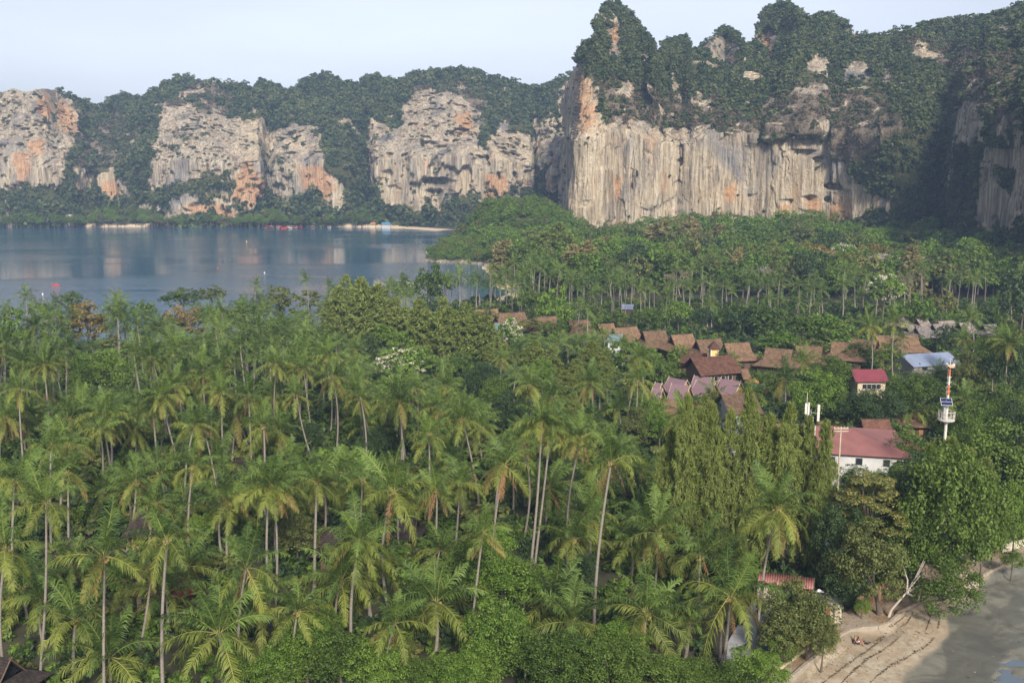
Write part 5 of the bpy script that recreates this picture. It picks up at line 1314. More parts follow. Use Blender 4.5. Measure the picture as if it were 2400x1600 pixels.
sand = mix(nt, ramp(nt, n2, [(.42, (0,) * 3), (.62, (.65,) * 3)]), sand, (.26, .195, .12))
mudc = ramp(nt, n2, [(.3, (.10, .10, .082)), (.6, (.175, .17, .135)), (.8, (.12, .13, .125))])
mudc = mix(nt, ramp(nt, n3, [(.58, (0,) * 3), (.66, (.5,) * 3)]), mudc, (.05, .05, .035))
path = ramp(nt, n1, [(.3, (.20, .165, .12)), (.7, (.31, .26, .195))])
st_ = N(nt, 'VertexColor'); st_.layer_name = 'streak'
sand = mix(nt, st_.outputs[0], sand, mix(nt, .6, sand, (.11, .085, .055)))
mudc = mix(nt, st_.outputs[0], mudc, mix(nt, .6, mudc, (.05, .055, .05)))
col = mix(nt, sep.outputs[0], sand, mudc); col = mix(nt, sep.outputs[1], col, path)
col = mix(nt, sep.outputs[2], col, ramp(nt, n3, [(.4, (.13, .075, .04)), (.6, (.24, .165, .09))]))
ro = mth(nt, 'SUBTRACT', .92, mth(nt, 'MULTIPLY', sep.outputs[0], mth(nt, 'ADD', .28, mth(nt, 'MULTIPLY', n2, .35))))
bsdf(nt, out, col, ro, n1, .5, .06, 0, .4)
me = mesh_np('beach', np.stack([BX, BY, BZ], -1).reshape(-1, 3), Q, M_BEACH, True)
cc = np.zeros((BX.size, 4), np.float32); cc[:, 3] = 1; cc[:, 0] = mud.ravel(); cc[:, 1] = (sB < 0).ravel()
lit = sstep(.5, .62, fbm(BX * .5, BY * .5, 0, 4, 17)) * ((sB < 0) & (sP < 2.2)) * .8
isl = poly_sd(BX, BY, W(Z8([(1060, 1090), (1140, 1060), (1200, 1010), (1300, 1010), (1290, 1060), (1220, 1120), (1160, 1140), (1100, 1120)])))
cc[:, 2] = np.maximum(lit, sstep(-.3, .3, isl) * .8).ravel()
at = me.color_attributes.new('kind', 'FLOAT_COLOR', 'POINT'); at.data.foreach_set('color', cc.ravel())
sk = sstep(.52, .66, fbm(sB * .75 + (fbm(BX * .12, BY * .12, 0, 3, 31) - .5) * 5, (BX + BY) * .05, 0, 4, 33)) * .9
sk = np.maximum(sk, .8 * sstep(.58, .66, fbm(BX * .5, BY * .9, 0, 4, 35)) * mud)
c2 = np.ones((BX.size, 4), np.float32); c2[:, :3] = sk.reshape(-1, 1)
at = me.color_attributes.new('streak', 'FLOAT_COLOR', 'POINT'); at.data.foreach_set('color', c2.ravel())
tag(link('beach', me), kind='structure')
M_POOL, nt, out = new_mat('tide_pool_water'); bsdf(nt, out, (.09, .12, .15), .04, noise(nt, coords(nt), 2, 2), .05, .02, 0, .5)
tag(link('tide_pool', mesh_np('tide_pool', [(20, 70, -1.24), (112, 70, -1.24), (112, 176, -1.24), (20, 176, -1.24)], [[(0, 1, 2, 3)]], M_POOL)), kind='structure')
# concrete road in the grove
M_ROAD = simple('worn_concrete', (.33, .34, .36), (.22, .23, .25), 1.2, .8, .3)
rp = Z8([(-40, 1420), (0, 1300), (60, 1190), (130, 1080), (200, 960), (330, 880), (380, 900), (330, 1010), (290, 1180), (270, 1260), (180, 1350), (20, 1420)])
mb = MB(); mb.slab([list(G(a, b_, .34)) for a, b_ in rp][::-1], .3); o = mb.build('road', M_ROAD); tag(o, kind='structure')

# walls and kerbs along the shore, block by block
M_STONE = simple('weathered_wall_stone', (.36, .31, .24), (.19, .165, .13), 2.5, .9, .6, bdist=.05)
M_KERB = simple('pale_kerb_concrete', (.52, .42, .30), (.36, .29, .20), 2.0, .85, .3)
M_INW = simple('whitewashed_wall', (.60, .55, .45), (.42, .38, .30), 1.2, .85, .3)
def wall_run(name, px, z0, z1, w, mat, label, cat, step=1.6, gap=.02, z=0):
    P_ = np.array([G(a, b_, z)[:2] for a, b_ in px])
    s = np.concatenate([[0], np.cumsum(np.linalg.norm(np.diff(P_, axis=0), axis=1))]); n = max(2, int(s[-1] / step))
    u = np.linspace(0, s[-1], n + 1); q = np.stack([np.interp(u, s, P_[:, 0]), np.interp(u, s, P_[:, 1])], -1)
    ob = thing(name, label, cat, (q[0][0], q[0][1], z0)); rg = np.random.default_rng(n)
    for k in range(n):
        a, b_ = q[k], q[k + 1]; L = np.linalg.norm(b_ - a) - gap; an = math.atan2(b_[1] - a[1], b_[0] - a[0])
        mb = MB(); mb.box(0, L, -w / 2, w / 2, 0, z1 - z0 + rg.normal(0, .02)); o = mb.build('block', mat, ob, (a[0] - q[0][0], a[1] - q[0][1], 0), (0, 0, an), bevel=.03)
    return ob
wall_run('beach_wall', WALL_PX, -1.2, .22, .38, M_STONE, 'low weathered stone wall between the footpath and the pale sand', 'wall')
wall_run('path_kerb', KERB_PX, -.2, .30, .25, M_KERB, 'pale concrete kerb on the hedge side of the footpath', 'kerb')
wall_run('sea_wall', SEAW_PX, -1.5, .30, .35, M_STONE, 'stone sea wall above the grey mud flat at far right', 'wall', 1.9)
wall_run('garden_wall', INW_PX, -.2, 1.0, .3, M_INW, 'whitewashed block wall behind the sea wall at right edge', 'wall', 1.3)
M_SLAB = simple('slip_concrete', (.47, .39, .29), (.33, .27, .20), 1.5, .9, .3)
for q, pz in enumerate([Z8([(1700, 780), (1790, 720), (1830, 745), (1745, 810)]), Z8([(1755, 815), (1835, 752), (1880, 780), (1800, 845)])]):
    mb = MB(); mb.slab([list(G(a, b_, .18 - q * .12)) for a, b_ in pz][::-1], .4); o = mb.build('concrete_slab', M_SLAB)
    tag(o, ['upper concrete slab of the slipway beside the sea wall', 'lower concrete slab of the slipway nearest the mud'][q], 'slab')

def fence(name, px, h, wd, gap, mats, label, jit=.08, z=.05, rails=True):
    P_ = np.array([G(a, b_, z)[:2] for a, b_ in px]); s = np.concatenate([[0], np.cumsum(np.linalg.norm(np.diff(P_, axis=0), axis=1))])
    u = np.arange(0, s[-1], wd + gap); rg = np.random.default_rng(len(u))
    ob = thing(name, label, 'fence', (P_[0][0], P_[0][1], z))
    mb = MB(); mb.box(-wd / 2, wd / 2, -.02, .02, -.2, 1); shared = [mb.build('slat', m_).data for m_ in mats]
    for m_ in [o for o in bpy.data.objects if o.name.startswith('slat') and o.parent is None]: bpy.data.objects.remove(m_)
    for k, a in enumerate(u):
        x, y = np.interp(a, s, P_[:, 0]), np.interp(a, s, P_[:, 1]); x2, y2 = np.interp(a + .1, s, P_[:, 0]), np.interp(a + .1, s, P_[:, 1])
        link('slat', shared[k % len(shared)], ob, (x - P_[0][0], y - P_[0][1], 0), (rg.normal(0, .02), rg.normal(0, .03), math.atan2(y2 - y, x2 - x)), (1, 1, h * (1 + rg.normal(0, jit))))
    if rails:
        for zz in (.3, .75):
            mb = MB(); mb.tube([(a[0] - P_[0][0], a[1] - P_[0][1] + .05, h * zz) for a in P_], .035, 5); mb.build('rail', mats[0], ob)
    return ob
W1 = simple('grey_driftwood_board', (.42, .37, .30), (.22, .19, .15), 5, .9, .4, (1, 1, .2)); W2 = simple('dark_board', (.16, .13, .11), (.09, .075, .06), 5, .9, .4, (1, 1, .2)); W3 = simple('tan_board', (.50, .43, .32), (.33, .28, .2), 5, .9, .4, (1, 1, .2))
B1 = simple('brown_bamboo', (.24, .16, .09), (.14, .09, .055), 5, .7, .3, (1, 1, .2)); B2 = simple('tan_bamboo', (.33, .24, .14), (.22, .15, .09), 5, .7, .3, (1, 1, .2))
fence('board_fence', Z8([(768, 1118), (800, 1125), (830, 1128), (858, 1130)]), 2.1, .16, .02, [W1, W3, W2, W3, W1], 'grey driftwood board fence at the bend of the footpath')
fence('bamboo_fence', Z8([(965, 1065), (1010, 1040), (1060, 1005), (1130, 965), (1200, 935), (1290, 915), (1390, 905)]), 1.9, .11, .015, [B1, B2, B1, B1], 'brown bamboo slat fence between the footpath and the thicket', .05)
mb = MB(); a = G(*Z8([(735, 1110)])[0], .05); b_ = G(*Z8([(768, 1118)])[0], .05)
mb.slab([[a[0], a[1], 2.0], [b_[0], b_[1], 2.0], [b_[0], b_[1], 0.02], [a[0], a[1], .02]], .06); o = mb.build('leaning_board', simple('rusty_red_board', (.27, .09, .055), (.18, .06, .04), 3)); tag(o, 'rusty red board leaning beside the grey board fence', 'board')

# litter: leaves and tide wrack on the sand
def bits(name, pts, sz, mat, label, cat, seed):
    rg = np.random.default_rng(seed); n = len(pts); t = rdir(rg, n) * np.array([1, 1, .25]); b_ = np.cross(rdir(rg, n), t); s = sz * rg.uniform(.5, 1.7, n)[:, None]
    V, Q = diamonds(pts, t * s, b_ * s * .6); tag(link(name, mesh_np(name, V, Q, mat)), label, cat, kind='stuff')
def beach_z(x, y):
    i_ = np.clip(((x - xs[0]) / .30).astype(int), 0, len(xs) - 1); j_ = np.clip(((y - ys[0]) / .34).astype(int), 0, len(ys) - 1); return BZ[j_, i_]
rg = np.random.default_rng(5)
L_LIT = leaf_mat('fallen_leaf', (.09, .055, .03), (.26, .17, .09), 0, .9, 0); L_WRACK = leaf_mat('tide_wrack', (.05, .04, .028), (.13, .10, .065), 0, .9, 0)
x = rg.uniform(14, 95, 90000); y = rg.uniform(72, 150, 90000)
d1 = poly_sd(x, y, BEACH); d2 = poly_sd(x, y, MUD); dp = poly_sd(x, y, PATHZONE)
pr = np.where((d1 > .3) & (d2 < -1), .55 * np.exp(-d1 / 5.0), 0) + np.where((d1 < 0) & (dp > 0), .12 + .5 * np.exp(-np.abs(dp) / .8), 0) + np.where(d2 > -1, .015, 0)
pr *= .3 + 1.6 * fbm(x * .4, y * .4, 0, 3, 3)
s = rg.random(len(x)) < pr
bits('leaf_litter', np.stack([x[s], y[s], beach_z(x[s], y[s]) + .02], -1), .11, L_LIT, 'brown fallen leaves scattered over the pale sand and footpath', 'leaf litter', 1)
wp = []
for c in [[(700, 1600), (780, 1540), (960, 1400), (1180, 1240), (1340, 1140), (1390, 1050)], [(840, 1600), (900, 1530), (1050, 1400), (1220, 1290), (1300, 1230)], [(1060, 1568), (1200, 1450), (1300, 1400), (1480, 1290), (1580, 1200)], [(1000, 1300), (1100, 1290), (1250, 1180), (1340, 1080)], [(1480, 1060), (1500, 1120), (1470, 1200)], [(1560, 1060), (1570, 1120), (1560, 1180)]]:
    P_ = np.array([G(a, b_, -.9)[:2] for a, b_ in Z8(c)]); s_ = np.concatenate([[0], np.cumsum(np.linalg.norm(np.diff(P_, axis=0), axis=1))])
    u = rg.uniform(0, s_[-1], int(s_[-1] * 34)); k = np.exp(rg.normal(0, .55, len(u))) * .16 * rg.choice([-1, 1], len(u)) * (.3 + 1.6 * vnoise(u * .5, 0, 0, 3)) + (fbm(u * .25, 0, 0, 3, 5) - .5) * 1.8
    keep_ = vnoise(u * .35, 7, 0, 9) > .32
    wp.append(np.stack([np.interp(u, s_, P_[:, 0]) + k * .6, np.interp(u, s_, P_[:, 1]) + k], -1)[keep_])
wp = np.concatenate(wp); bits('tide_wrack', np.stack([wp[:, 0], wp[:, 1], beach_z(wp[:, 0], wp[:, 1]) + .02], -1), .09, L_WRACK, 'dark lines of dried seaweed left by the tide along the beach', 'seaweed', 2)

# ================================================================== BUILDINGS
def shake(name, c1, c2, sc=1.0):
    m, nt, out = new_mat(name)
    co = coords(nt)
    br = N(nt, 'TexBrick', Scale=2.2 * sc); br.inputs['Color1'].default_value = (*c1, 1); br.inputs['Color2'].default_value = (*c2, 1); br.inputs['Mortar'].default_value = (*[v * .35 for v in c2], 1)
    br.inputs['Mortar Size'].default_value = .03; br.inputs['Brick Width'].default_value = .45; br.inputs['Row Height'].default_value = .35
    nt.links.new(co, br.inputs['Vector'])
    n = noise(nt, co, 1.1, 6, .65)
    oi = N(nt, 'ObjectInfo')
    tint = ramp(nt, oi.outputs['Random'], [(0, (.72, .72, .74)), (1, (1.2, 1.14, 1.06))])
    c0 = mix(nt, 1.0, br.outputs['Color'], tint, 'MULTIPLY')
    c = mix(nt, .85, c0, ramp(nt, n, [(.3, (.4, .4, .42)), (.7, (1.3, 1.24, 1.15))]), 'MULTIPLY')
    bsdf(nt, out, c, .9, mth(nt, 'ADD', br.outputs['Fac'], n), .6, .05, 0, .2)
    return m
R_BROWN = shake('brown_wood_shingle', (.235, .165, .11), (.165, .11, .075)); R_PURPLE = simple('mauve_tile', (.20, .125, .145), (.145, .09, .105), 3, .6, .3); R_GREY = shake('grey_thatch', (.33, .31, .30), (.20, .185, .18), .8)
R_REDBR = shake('red_brown_shingle', (.185, .10, .075), (.13, .07, .055)); R_DARK = shake('dark_thatch', (.065, .055, .05), (.035, .03, .03)); R_METAL = simple('dusty_red_metal_sheet', (.27, .115, .10), (.20, .085, .075), .6, .5, .05)
R_PINK = simple('crimson_metal_sheet', (.20, .045, .06), (.15, .035, .045), .6, .45, .05); R_BLUE = simple('blue_grey_metal_sheet', (.24, .29, .40), (.18, .22, .31), .4, .4, .05, metal=.1); R_TEAL = simple('teal_metal_sheet', (.15, .22, .22), (.11, .16, .165), 1, .6, .05)
WOOD = simple('dark_teak', (.12, .075, .045), (.07, .045, .03), 4, .8, .3); TEAK = simple('orange_teak', (.38, .21, .10), (.27, .14, .07), 4, .7, .3); CREAM = simple('cream_render', (.48, .41, .28), (.40, .33, .22), .6, .85, .1); WHITE = simple('white_render', (.55, .56, .56), (.38, .39, .39), .5, .8, .1)
YEL = simple('yellow_render', (.72, .47, .18), (.62, .39, .14), .8, .85, .1); GLASS, nt, out = new_mat('dark_window_glass'); bsdf(nt, out, (.02, .025, .03), .08, None, spec=.5)
STEEL = simple('galvanised_steel', (.45, .46, .47), (.34, .35, .36), 3, .45, .1, metal=.6); WPAINT = simple('white_paint', (.66, .65, .60), (.42, .38, .32), 5, .5, .1); RPAINT = simple('orange_red_paint', (.55, .15, .06), (.42, .11, .05), 3, .5, .1)
BLACK = simple('black_plastic', (.02, .02, .022), (.012, .012, .014), 3, .5, .1); DARKBLUE = simple('solar_cell', (.015, .025, .10), (.01, .018, .07), 8, .2, .0)

def hut(ridge, zr, roofm, label, cat='cottage', name='cottage', group=None, depth=4.2, drop=3.3, over=2.2, wallm=None, zfix=None, Y=None, extra=True):
    """steep gable over a flared skirt; ridge = two surveyed ridge ends, zr its height"""
    (x0, y0), (x1, y1) = ridge
    if Y is None: a, b_ = G(x0, y0, zr), G(x1, y1, zr)
    else: a, b_ = AT(x0, y0, Y), AT(x1, y1, Y); zr = (a[2] + b_[2]) / 2
    c = (a + b_) / 2; L = np.hypot(*(b_ - a)[:2]); rz = math.atan2(b_[1] - a[1], b_[0] - a[0])
    if Y is None and abs(b_[1] - a[1]) > L * .6: rz *= .5
    g = solid_z(c[0], c[1]); ob = thing(name, label, cat, (c[0], c[1], g), rz, group)
    zr = zr - g; h = L / 2; wg = depth * .45; zm = zr - drop * .62; ze = max(1.6, zr - drop); He, We = h + over, depth
    wallm = wallm or WOOD
    mb = MB(); mb.box(-He + 1.0, He - 1.0, -We + 1.0, We - 1.0, -.2, ze - .02 + .35); mb.build('wall', wallm, ob)
    rf = MB(); t = .14; o_ = h + .45
    for s in (-1, 1):
        q = [(-o_, 0, zr), (o_, 0, zr), (o_, s * wg, zm), (-o_, s * wg, zm)]; rf.slab(q if s < 0 else q[::-1], t)
        q = [(-o_, s * wg, zm + .02), (o_, s * wg, zm + .02), (He, s * We, ze), (-He, s * We, ze)]; rf.slab(q if s < 0 else q[::-1], t)
        q = [(s * (h + .2), -wg, zm), (s * (h + .2), wg, zm), (s * He, We, ze), (s * He, -We, ze)]; rf.slab(q if s > 0 else q[::-1], t)
    r = rf.build('roof', roofm, ob)
    for s in (-1, 1):
        gm = MB(); gm.slab([(s * (h - .15), -wg + .1, zm), (s * (h - .15), wg - .1, zm), (s * (h - .15), 0, zr - .2)], .05); gm.build('gable_panel', wallm if wallm is not WOOD else BLACK, ob)
        for s2 in (-1, 1):
            bb = MB(); bb.tube([(s * (o_ + .03), s2 * (wg + .1), zm - .05), (s * (o_ + .03), -s2 * .12, zr + .28)], .075, 4); bb.build('barge_board', WOOD, ob)
    cp = MB(); cp.tube([(-o_, 0, zr + .05), (o_, 0, zr + .05)], .12, 6); cp.build('ridge_cap', roofm, ob)
    if extra:
        for q in range(3):
            xw = (-1 + q) * (He - 1.6) * .66
            wn_ = MB(); wn_.box(xw - .45, xw + .45, -We + .93, -We + 1.0 - .003, .9, 2.2 if ze > 2.3 else 1.5); f = wn_.build('window', WOOD, ob)
            wn_ = MB(); wn_.box(xw - .36, xw + .36, -We + .90, -We + .927, .98, 2.1 if ze > 2.3 else 1.42); wn_.build('pane', GLASS, f)
        dr = MB(); dr.box(He - 1.9, He - 1.1, -We + .92, -We + .997, 0, 2.0 if ze > 2.1 else 1.6); dr.build('door', TEAK, ob)
    return ob
def Z6(x, y): return (1400 + x / 4.704, 700 + y / 4.704)
def Z7(x, y): return (1850 + x / 3.483, 650 + y / 3.483)
ROW = [((1117, 727), (1163, 725)), ((1172, 737), (1220, 731)), ((1252, 745), (1300, 742)), ((1336, 752), (1378, 750)),
    (Z6(20, 285), Z6(160, 275)), (Z6(190, 330), Z6(420, 312)), (Z6(520, 365), Z6(730, 355)), (Z6(830, 405), Z6(1030, 392)), (Z6(1110, 460), Z6(1340, 445)), (Z6(1420, 495), Z6(1650, 485)),
    (Z6(1880, 545), Z6(2130, 565)), (Z7(80, 555), Z7(245, 575)), (Z7(370, 525), Z7(540, 545)), (Z7(530, 505), Z7(700, 520)), (Z7(730, 478), Z7(1030, 475))]
nm_ = ['farthest left, near the bay shore', 'second from the left, beside leafless shrubs', 'behind the leafless shrubs, third from left', 'just right of the yellow green round tree', 'behind the feathery casuarinas, fifth from left', 'with open gable above a teal roof', 'seventh from the left in the long row',
    'eighth from the left in the long row', 'directly left of the little yellow turret', 'directly right of the little yellow turret', 'at the front of the row right of the turret', 'half hidden by a drooping palm', 'largest of the right half of the row', 'tucked behind the largest right cottage', 'farthest right, below the grey thatched roofs']
for q, (a, b_) in enumerate(ROW):
    hut((a, b_), 6.6, R_BROWN, 'steep brown shingle roofed cottage ' + nm_[q], group='brown roofed cottages in a row', depth=4.6 if q > 3 else 4.0, drop=3.6, over=2.4)
GR = [((880, 325), (950, 320)), ((1045, 342), (1112, 335)), ((1040, 412), (1130, 402)), ((1180, 385), (1225, 382)), ((1245, 365), (1310, 352)), ((1390, 373), (1470, 368)), ((1590, 390), (1680, 385)), ((960, 395), (1000, 392))]
gn = ['farthest left in the grey cluster', 'topmost of the grey cluster', 'nearest of the grey cluster, ridge below the others', 'small and low in mid cluster', 'fourth along the back of the cluster', 'behind the slim palm trunk', 'farthest right, by the tall twin palms', 'tiny, between the two left ones']
for q, (a, b_) in enumerate(GR):
    hut((Z7(*a), Z7(*b_)), 5.0, R_GREY, 'grey thatched bungalow ' + gn[q], group='grey thatched bungalows', depth=3.4, drop=2.6, over=1.6, extra=False)

def gable(name, label, cat, ridge, zr, depth, drop, roofm, wallm, over=.5, group=None, Y=None, ribs=0, hip=False, roofname='roof', endm=None, win=3, pitch_back=None, storey=0):
    (x0, y0), (x1, y1) = ridge
    if Y is None: a, b_ = G(x0, y0, zr), G(x1, y1, zr)
    else: a, b_ = AT(x0, y0, Y[0]), AT(x1, y1, Y[1]); zr = (a[2] + b_[2]) / 2
    c = (a + b_) / 2; L = np.hypot(*(b_ - a)[:2]); rz = math.atan2(b_[1] - a[1], b_[0] - a[0]); g = solid_z(c[0], c[1])
    ob = thing(name, label, cat, (c[0], c[1], g), rz, group); zr -= g; h = L / 2; ze = zr - drop
    hx = h + (depth if hip else 0)
    mb = MB(); mb.box(-hx + over, hx - over, -depth + over, depth - over, -.2, ze + .1)
    if not hip: mb.prism([(-depth + over, ze), (depth - over, ze), (0, zr - .12)], -h + over, h - over)
    mb.build('wall', wallm, ob)
    rf = MB()
    for s in (-1, 1):
        q = [(-h, 0, zr), (h, 0, zr), (hx, s * depth, ze), (-hx, s * depth, ze)]; rf.slab(q if s < 0 else q[::-1], .08)
        if hip: q = [(s * h, 0, zr), (s * hx, s * -depth * -1, ze), (s * hx, s * -depth, ze)]; rf.slab(q if s < 0 else q, .08)
    r = rf.build(roofname, roofm, ob)
    if ribs:
        rb = MB(); n = int(2 * hx / ribs)
        for k in range(n + 1):
            xx = -hx + k * 2 * hx / n
            f = 1.0 if abs(xx) <= h else (hx - abs(xx)) / (hx - h)
            ytop = -depth * (1 - f); ztop = zr - drop * (1 - f)
            if f > .05: rb.tube([(xx, ytop, ztop + .01), (xx, -depth, ze + .01)], .045, 4, False)
        rb.build('roof_rib', roofm, r)
    for s in (-1, 1):
        if not hip:
            for s2 in (-1, 1):
                bb = MB(); bb.tube([(s * (h + .02), s2 * depth, ze), (s * (h + .02), -s2 * .1, zr + .2)], .07, 4); bb.build('barge_board', endm or WOOD, ob)
    for k in range(win):
        xw = (k - (win - 1) / 2) * (2 * hx - 3) / max(1, win) ; z1 = ze - .45
        if z1 < 1.2: continue
        wq = MB(); wq.box(xw - .5, xw + .5, -depth + over - .06, -depth + over - .003, z1 - 1.1, z1); f = wq.build('window', WPAINT if wallm is not WHITE else STEEL, ob)
        wq = MB(); wq.box(xw - .42, xw + .42, -depth + over - .08, -depth + over - .063, z1 - 1.02, z1 - .08); wq.build('pane', GLASS, f)
    return ob
PU = [((790, 868), (990, 905)), ((1068, 850), (1258, 872)), ((820, 940), (1020, 962)), ((1090, 905), (1298, 937)), ((640, 925), (712, 935)), ((1355, 883), (1580, 915)), ((610, 985), (720, 995)), ((560, 1055), (640, 1062))]
pn = ['second at the back from the left', 'third at the back, highest of the cluster', 'in the front row at centre', 'in the front row right of centre', 'at the far left, small gable in the back', 'widest one at the right end', 'at the front left corner', 'lowest one behind the green bushes']
for q, (a, b_) in enumerate(PU):
    gable('tiled_bungalow', 'mauve tiled gable roof ' + pn[q], 'bungalow', (Z6(*a), Z6(*b_)), 5.2, 2.5, 2.6, R_PURPLE, TEAK, .35, 'mauve tiled bungalows close together', endm=W3, win=0)
o = gable('restaurant_hall', 'large dark timber hall with red brown roof behind the mauve roofs', 'hall', (Z6(1030, 655), Z6(1480, 622)), 8.5, 4.4, 3.0, R_REDBR, WOOD, 1.0, endm=WOOD, win=4)
o2 = gable('porch_roof', 'small red brown cross gable over the hall entrance', 'porch', (Z6(1150, 700), Z6(1240, 705)), 6.6, 1.8, 1.7, R_REDBR, TEAK, .2, win=0)
gable('side_hall', 'low red brown shingle roof left of the timber hall', 'hall', (Z6(930, 590), Z6(1200, 605)), 5.5, 3.2, 2.0, R_REDBR, WOOD, .6, win=0)
gable('shop_house', 'brown shingle roof seen behind the casuarina tops', 'house', ((1690, 925), (1768, 922)), 6.5, 4.5, 2.8, R_BROWN, WHITE, .6)
gable('garden_house', 'brown shingle roof behind bushes left of the casuarinas', 'house', (Z6(700, 1105), Z6(880, 1110)), 5.5, 3.6, 2.4, R_BROWN, WOOD, .6, win=0)
gable('small_shack', 'small brown roof right of the timber hall among palms', 'shack', (Z6(1570, 778), Z6(1660, 775)), 5.0, 2.4, 1.8, R_BROWN, WOOD, .4, win=0)
gable('far_house', 'teal metal roof left of the brown cottages', 'house', ((1428, 782), (1462, 784)), 5.4, 3.0, 1.6, R_TEAL, WHITE, .4, win=0)
gable('far_house', 'teal metal roof behind the cream blossom tree', 'house', ((1160, 757), (1196, 759)), 5.0, 3.0, 1.6, R_TEAL, WHITE, .4, win=0)
gable('far_house', 'pale metal roof glimpsed behind palm trunks above the cottages', 'house', ((1458, 713), (1486, 714)), 4.0, 2.4, 1.4, R_BLUE, WOOD, .4, win=0)
# turret
c = G(1673, 833, 5.6); ob = thing('turret', 'little yellow turret with pointed red brown roof', 'turret', (c[0], c[1], 0))
mb = MB(); mb.box(-.8, .8, -.8, .8, 0, 7.4); mb.build('wall', YEL, ob)
for sx_ in (-1, 1):
    for sy_ in (-1, 1): mb = MB(); mb.box(sx_ * .83 - .1, sx_ * .83 + .1, sy_ * .83 - .1, sy_ * .83 + .1, 0, 7.4); mb.build('pilaster', WPAINT, ob)
mb = MB(); e = 1.35; mb.add([(-e, -e, 7.3), (e, -e, 7.3), (e, e, 7.3), (-e, e, 7.3), (0, 0, 9.1)], [(0, 1, 4), (1, 2, 4), (2, 3, 4), (3, 0, 4), (3, 2, 1, 0)]); mb.build('roof', R_REDBR, ob)
# crimson roofed cream house
gable('cream_house', 'two storey cream house with crimson metal roof behind a palm', 'house', (Z7(500, 752), Z7(770, 752)), 6.6, 3.6, 1.9, R_PINK, CREAM, .6, ribs=.6, hip=False, win=4)
o = gable('veranda_roof', 'lower crimson metal skirt roof of the cream house', 'porch roof', (Z7(490, 822), Z7(770, 812)), 4.3, 1.6, .7, R_PINK, CREAM, .3, ribs=.6, win=0)
gable('blue_roof_house', 'long house with pale blue metal roof', 'house', (Z7(905, 632), Z7(1300, 610)), 5.2, 5.0, 2.0, R_BLUE, STEEL, .5, ribs=.7, win=0)
# long red metal hall
gable('red_roof_hall', 'long white hall under a dusty red metal roof by the utility pole', 'hall', ((1838, 989), (1985, 1006)), 0, 8.2, 2.1, R_METAL, WHITE, .6, Y=(149, 147), ribs=.55, hip=True, win=6)
hut(((2025, 987), (2077, 981)), 0, R_REDBR, 'large brown shingle roofed house behind the long red metal roof', 'house', 'shingle_house', None, 6.0, 3.6, 4.0, Y=162)
hut(((1960, 985), (1985, 985)), 0, R_BROWN, 'small brown roof peeking left of the shingle roofed house', 'house', 'shingle_house', None, 3.5, 2.2, 2.0, Y=176)
hut(((2110, 985), (2140, 985)), 0, R_REDBR, 'red brown roof peeking right of the shingle roofed house', 'house', 'shingle_house', None, 3.5, 2.6, 2.0, Y=176)
# white block behind the casuarinas
gable('white_shop', 'white two storey shop seen through the casuarinas', 'shop', ((1700, 985), (1760, 985)), 0, 4.0, 1.0, R_BLUE, WHITE, .3, Y=(150, 150), win=3)
gable('low_store', 'low grey roofed store under the casuarinas', 'shop', ((1830, 1240), (1930, 1250)), 0, 2.8, 1.0, R_BLUE, WHITE, .3, Y=(116, 116), win=0)
# right edge houses
gable('right_edge_house', 'mauve roofed white house at the right edge behind the feathery tree', 'house', ((2305, 1138), (2375, 1145)), 0, 4.0, 1.5, R_PURPLE, WHITE, .5, Y=(140, 139), win=2)
gable('green_roof_house', 'house with a green metal roof at the right edge', 'house', ((2372, 1142), (2440, 1136)), 0, 4.2, 1.5, simple('green_metal_sheet', (.07, .22, .12), (.05, .17, .09), 1, .5, .05), CREAM, .5, Y=(134, 133), ribs=.5, win=0)
# shed with corrugated red roof
a = G(*Z8([(250, 752)])[0], 3.2); 
ob = thing('shed', 'open shed under a corrugated red metal roof beside the scrubby tree', 'shed', (G(1850, 1375, 2.6)[0], G(1850, 1375, 2.6)[1] + 1.5, 0))
oc = np.array(ob.location)
q = [AT(*Z8([p_])[0], 0) if False else None for p_ in []]
p1, p2, p3, p4 = G(*Z8([(250, 748)])[0], 3.3), G(*Z8([(655, 795)])[0], 3.3), G(*Z8([(645, 880)])[0], 2.7), G(*Z8([(330, 830)])[0], 2.7)
p1, p4 = p1 - oc, p4 - oc; p2, p3 = p2 - oc, p3 - oc; p4[0] = p1[0] + (p3[0] - p2[0])
nn = 46; V = []; 
for k in range(nn * 2 + 1):
    f = k / (nn * 2); z = .05 * math.sin(k * math.pi / 2 * 1.0); V += [p1 + (p2 - p1) * f + np.array([0, 0, z]), p4 + (p3 - p4) * f + np.array([0, 0, z])]
Fq = [(2 * k, 2 * k + 1, 2 * k + 3, 2 * k + 2) for k in range(nn * 2)]
o = link('roof', mesh_np('roof', np.array(V), [np.array(Fq)], R_METAL), ob); sm = o.modifiers.new('s', 'SOLIDIFY'); sm.thickness = .02
for pp in (p1, p2, p3, p4):
    mb = MB(); mb.tube([(pp[0], pp[1], 0), (pp[0], pp[1], pp[2])], .06, 6); mb.build('post', W2, ob)
mb = MB(); x0 = min(p4[0], p3[0]) + .3; mb.box(x0, p3[0] - .2, (p1[1] + p4[1]) / 2, (p1[1] + p4[1]) / 2 + .1, 0, 2.6); mb.build('wall', W1, ob)

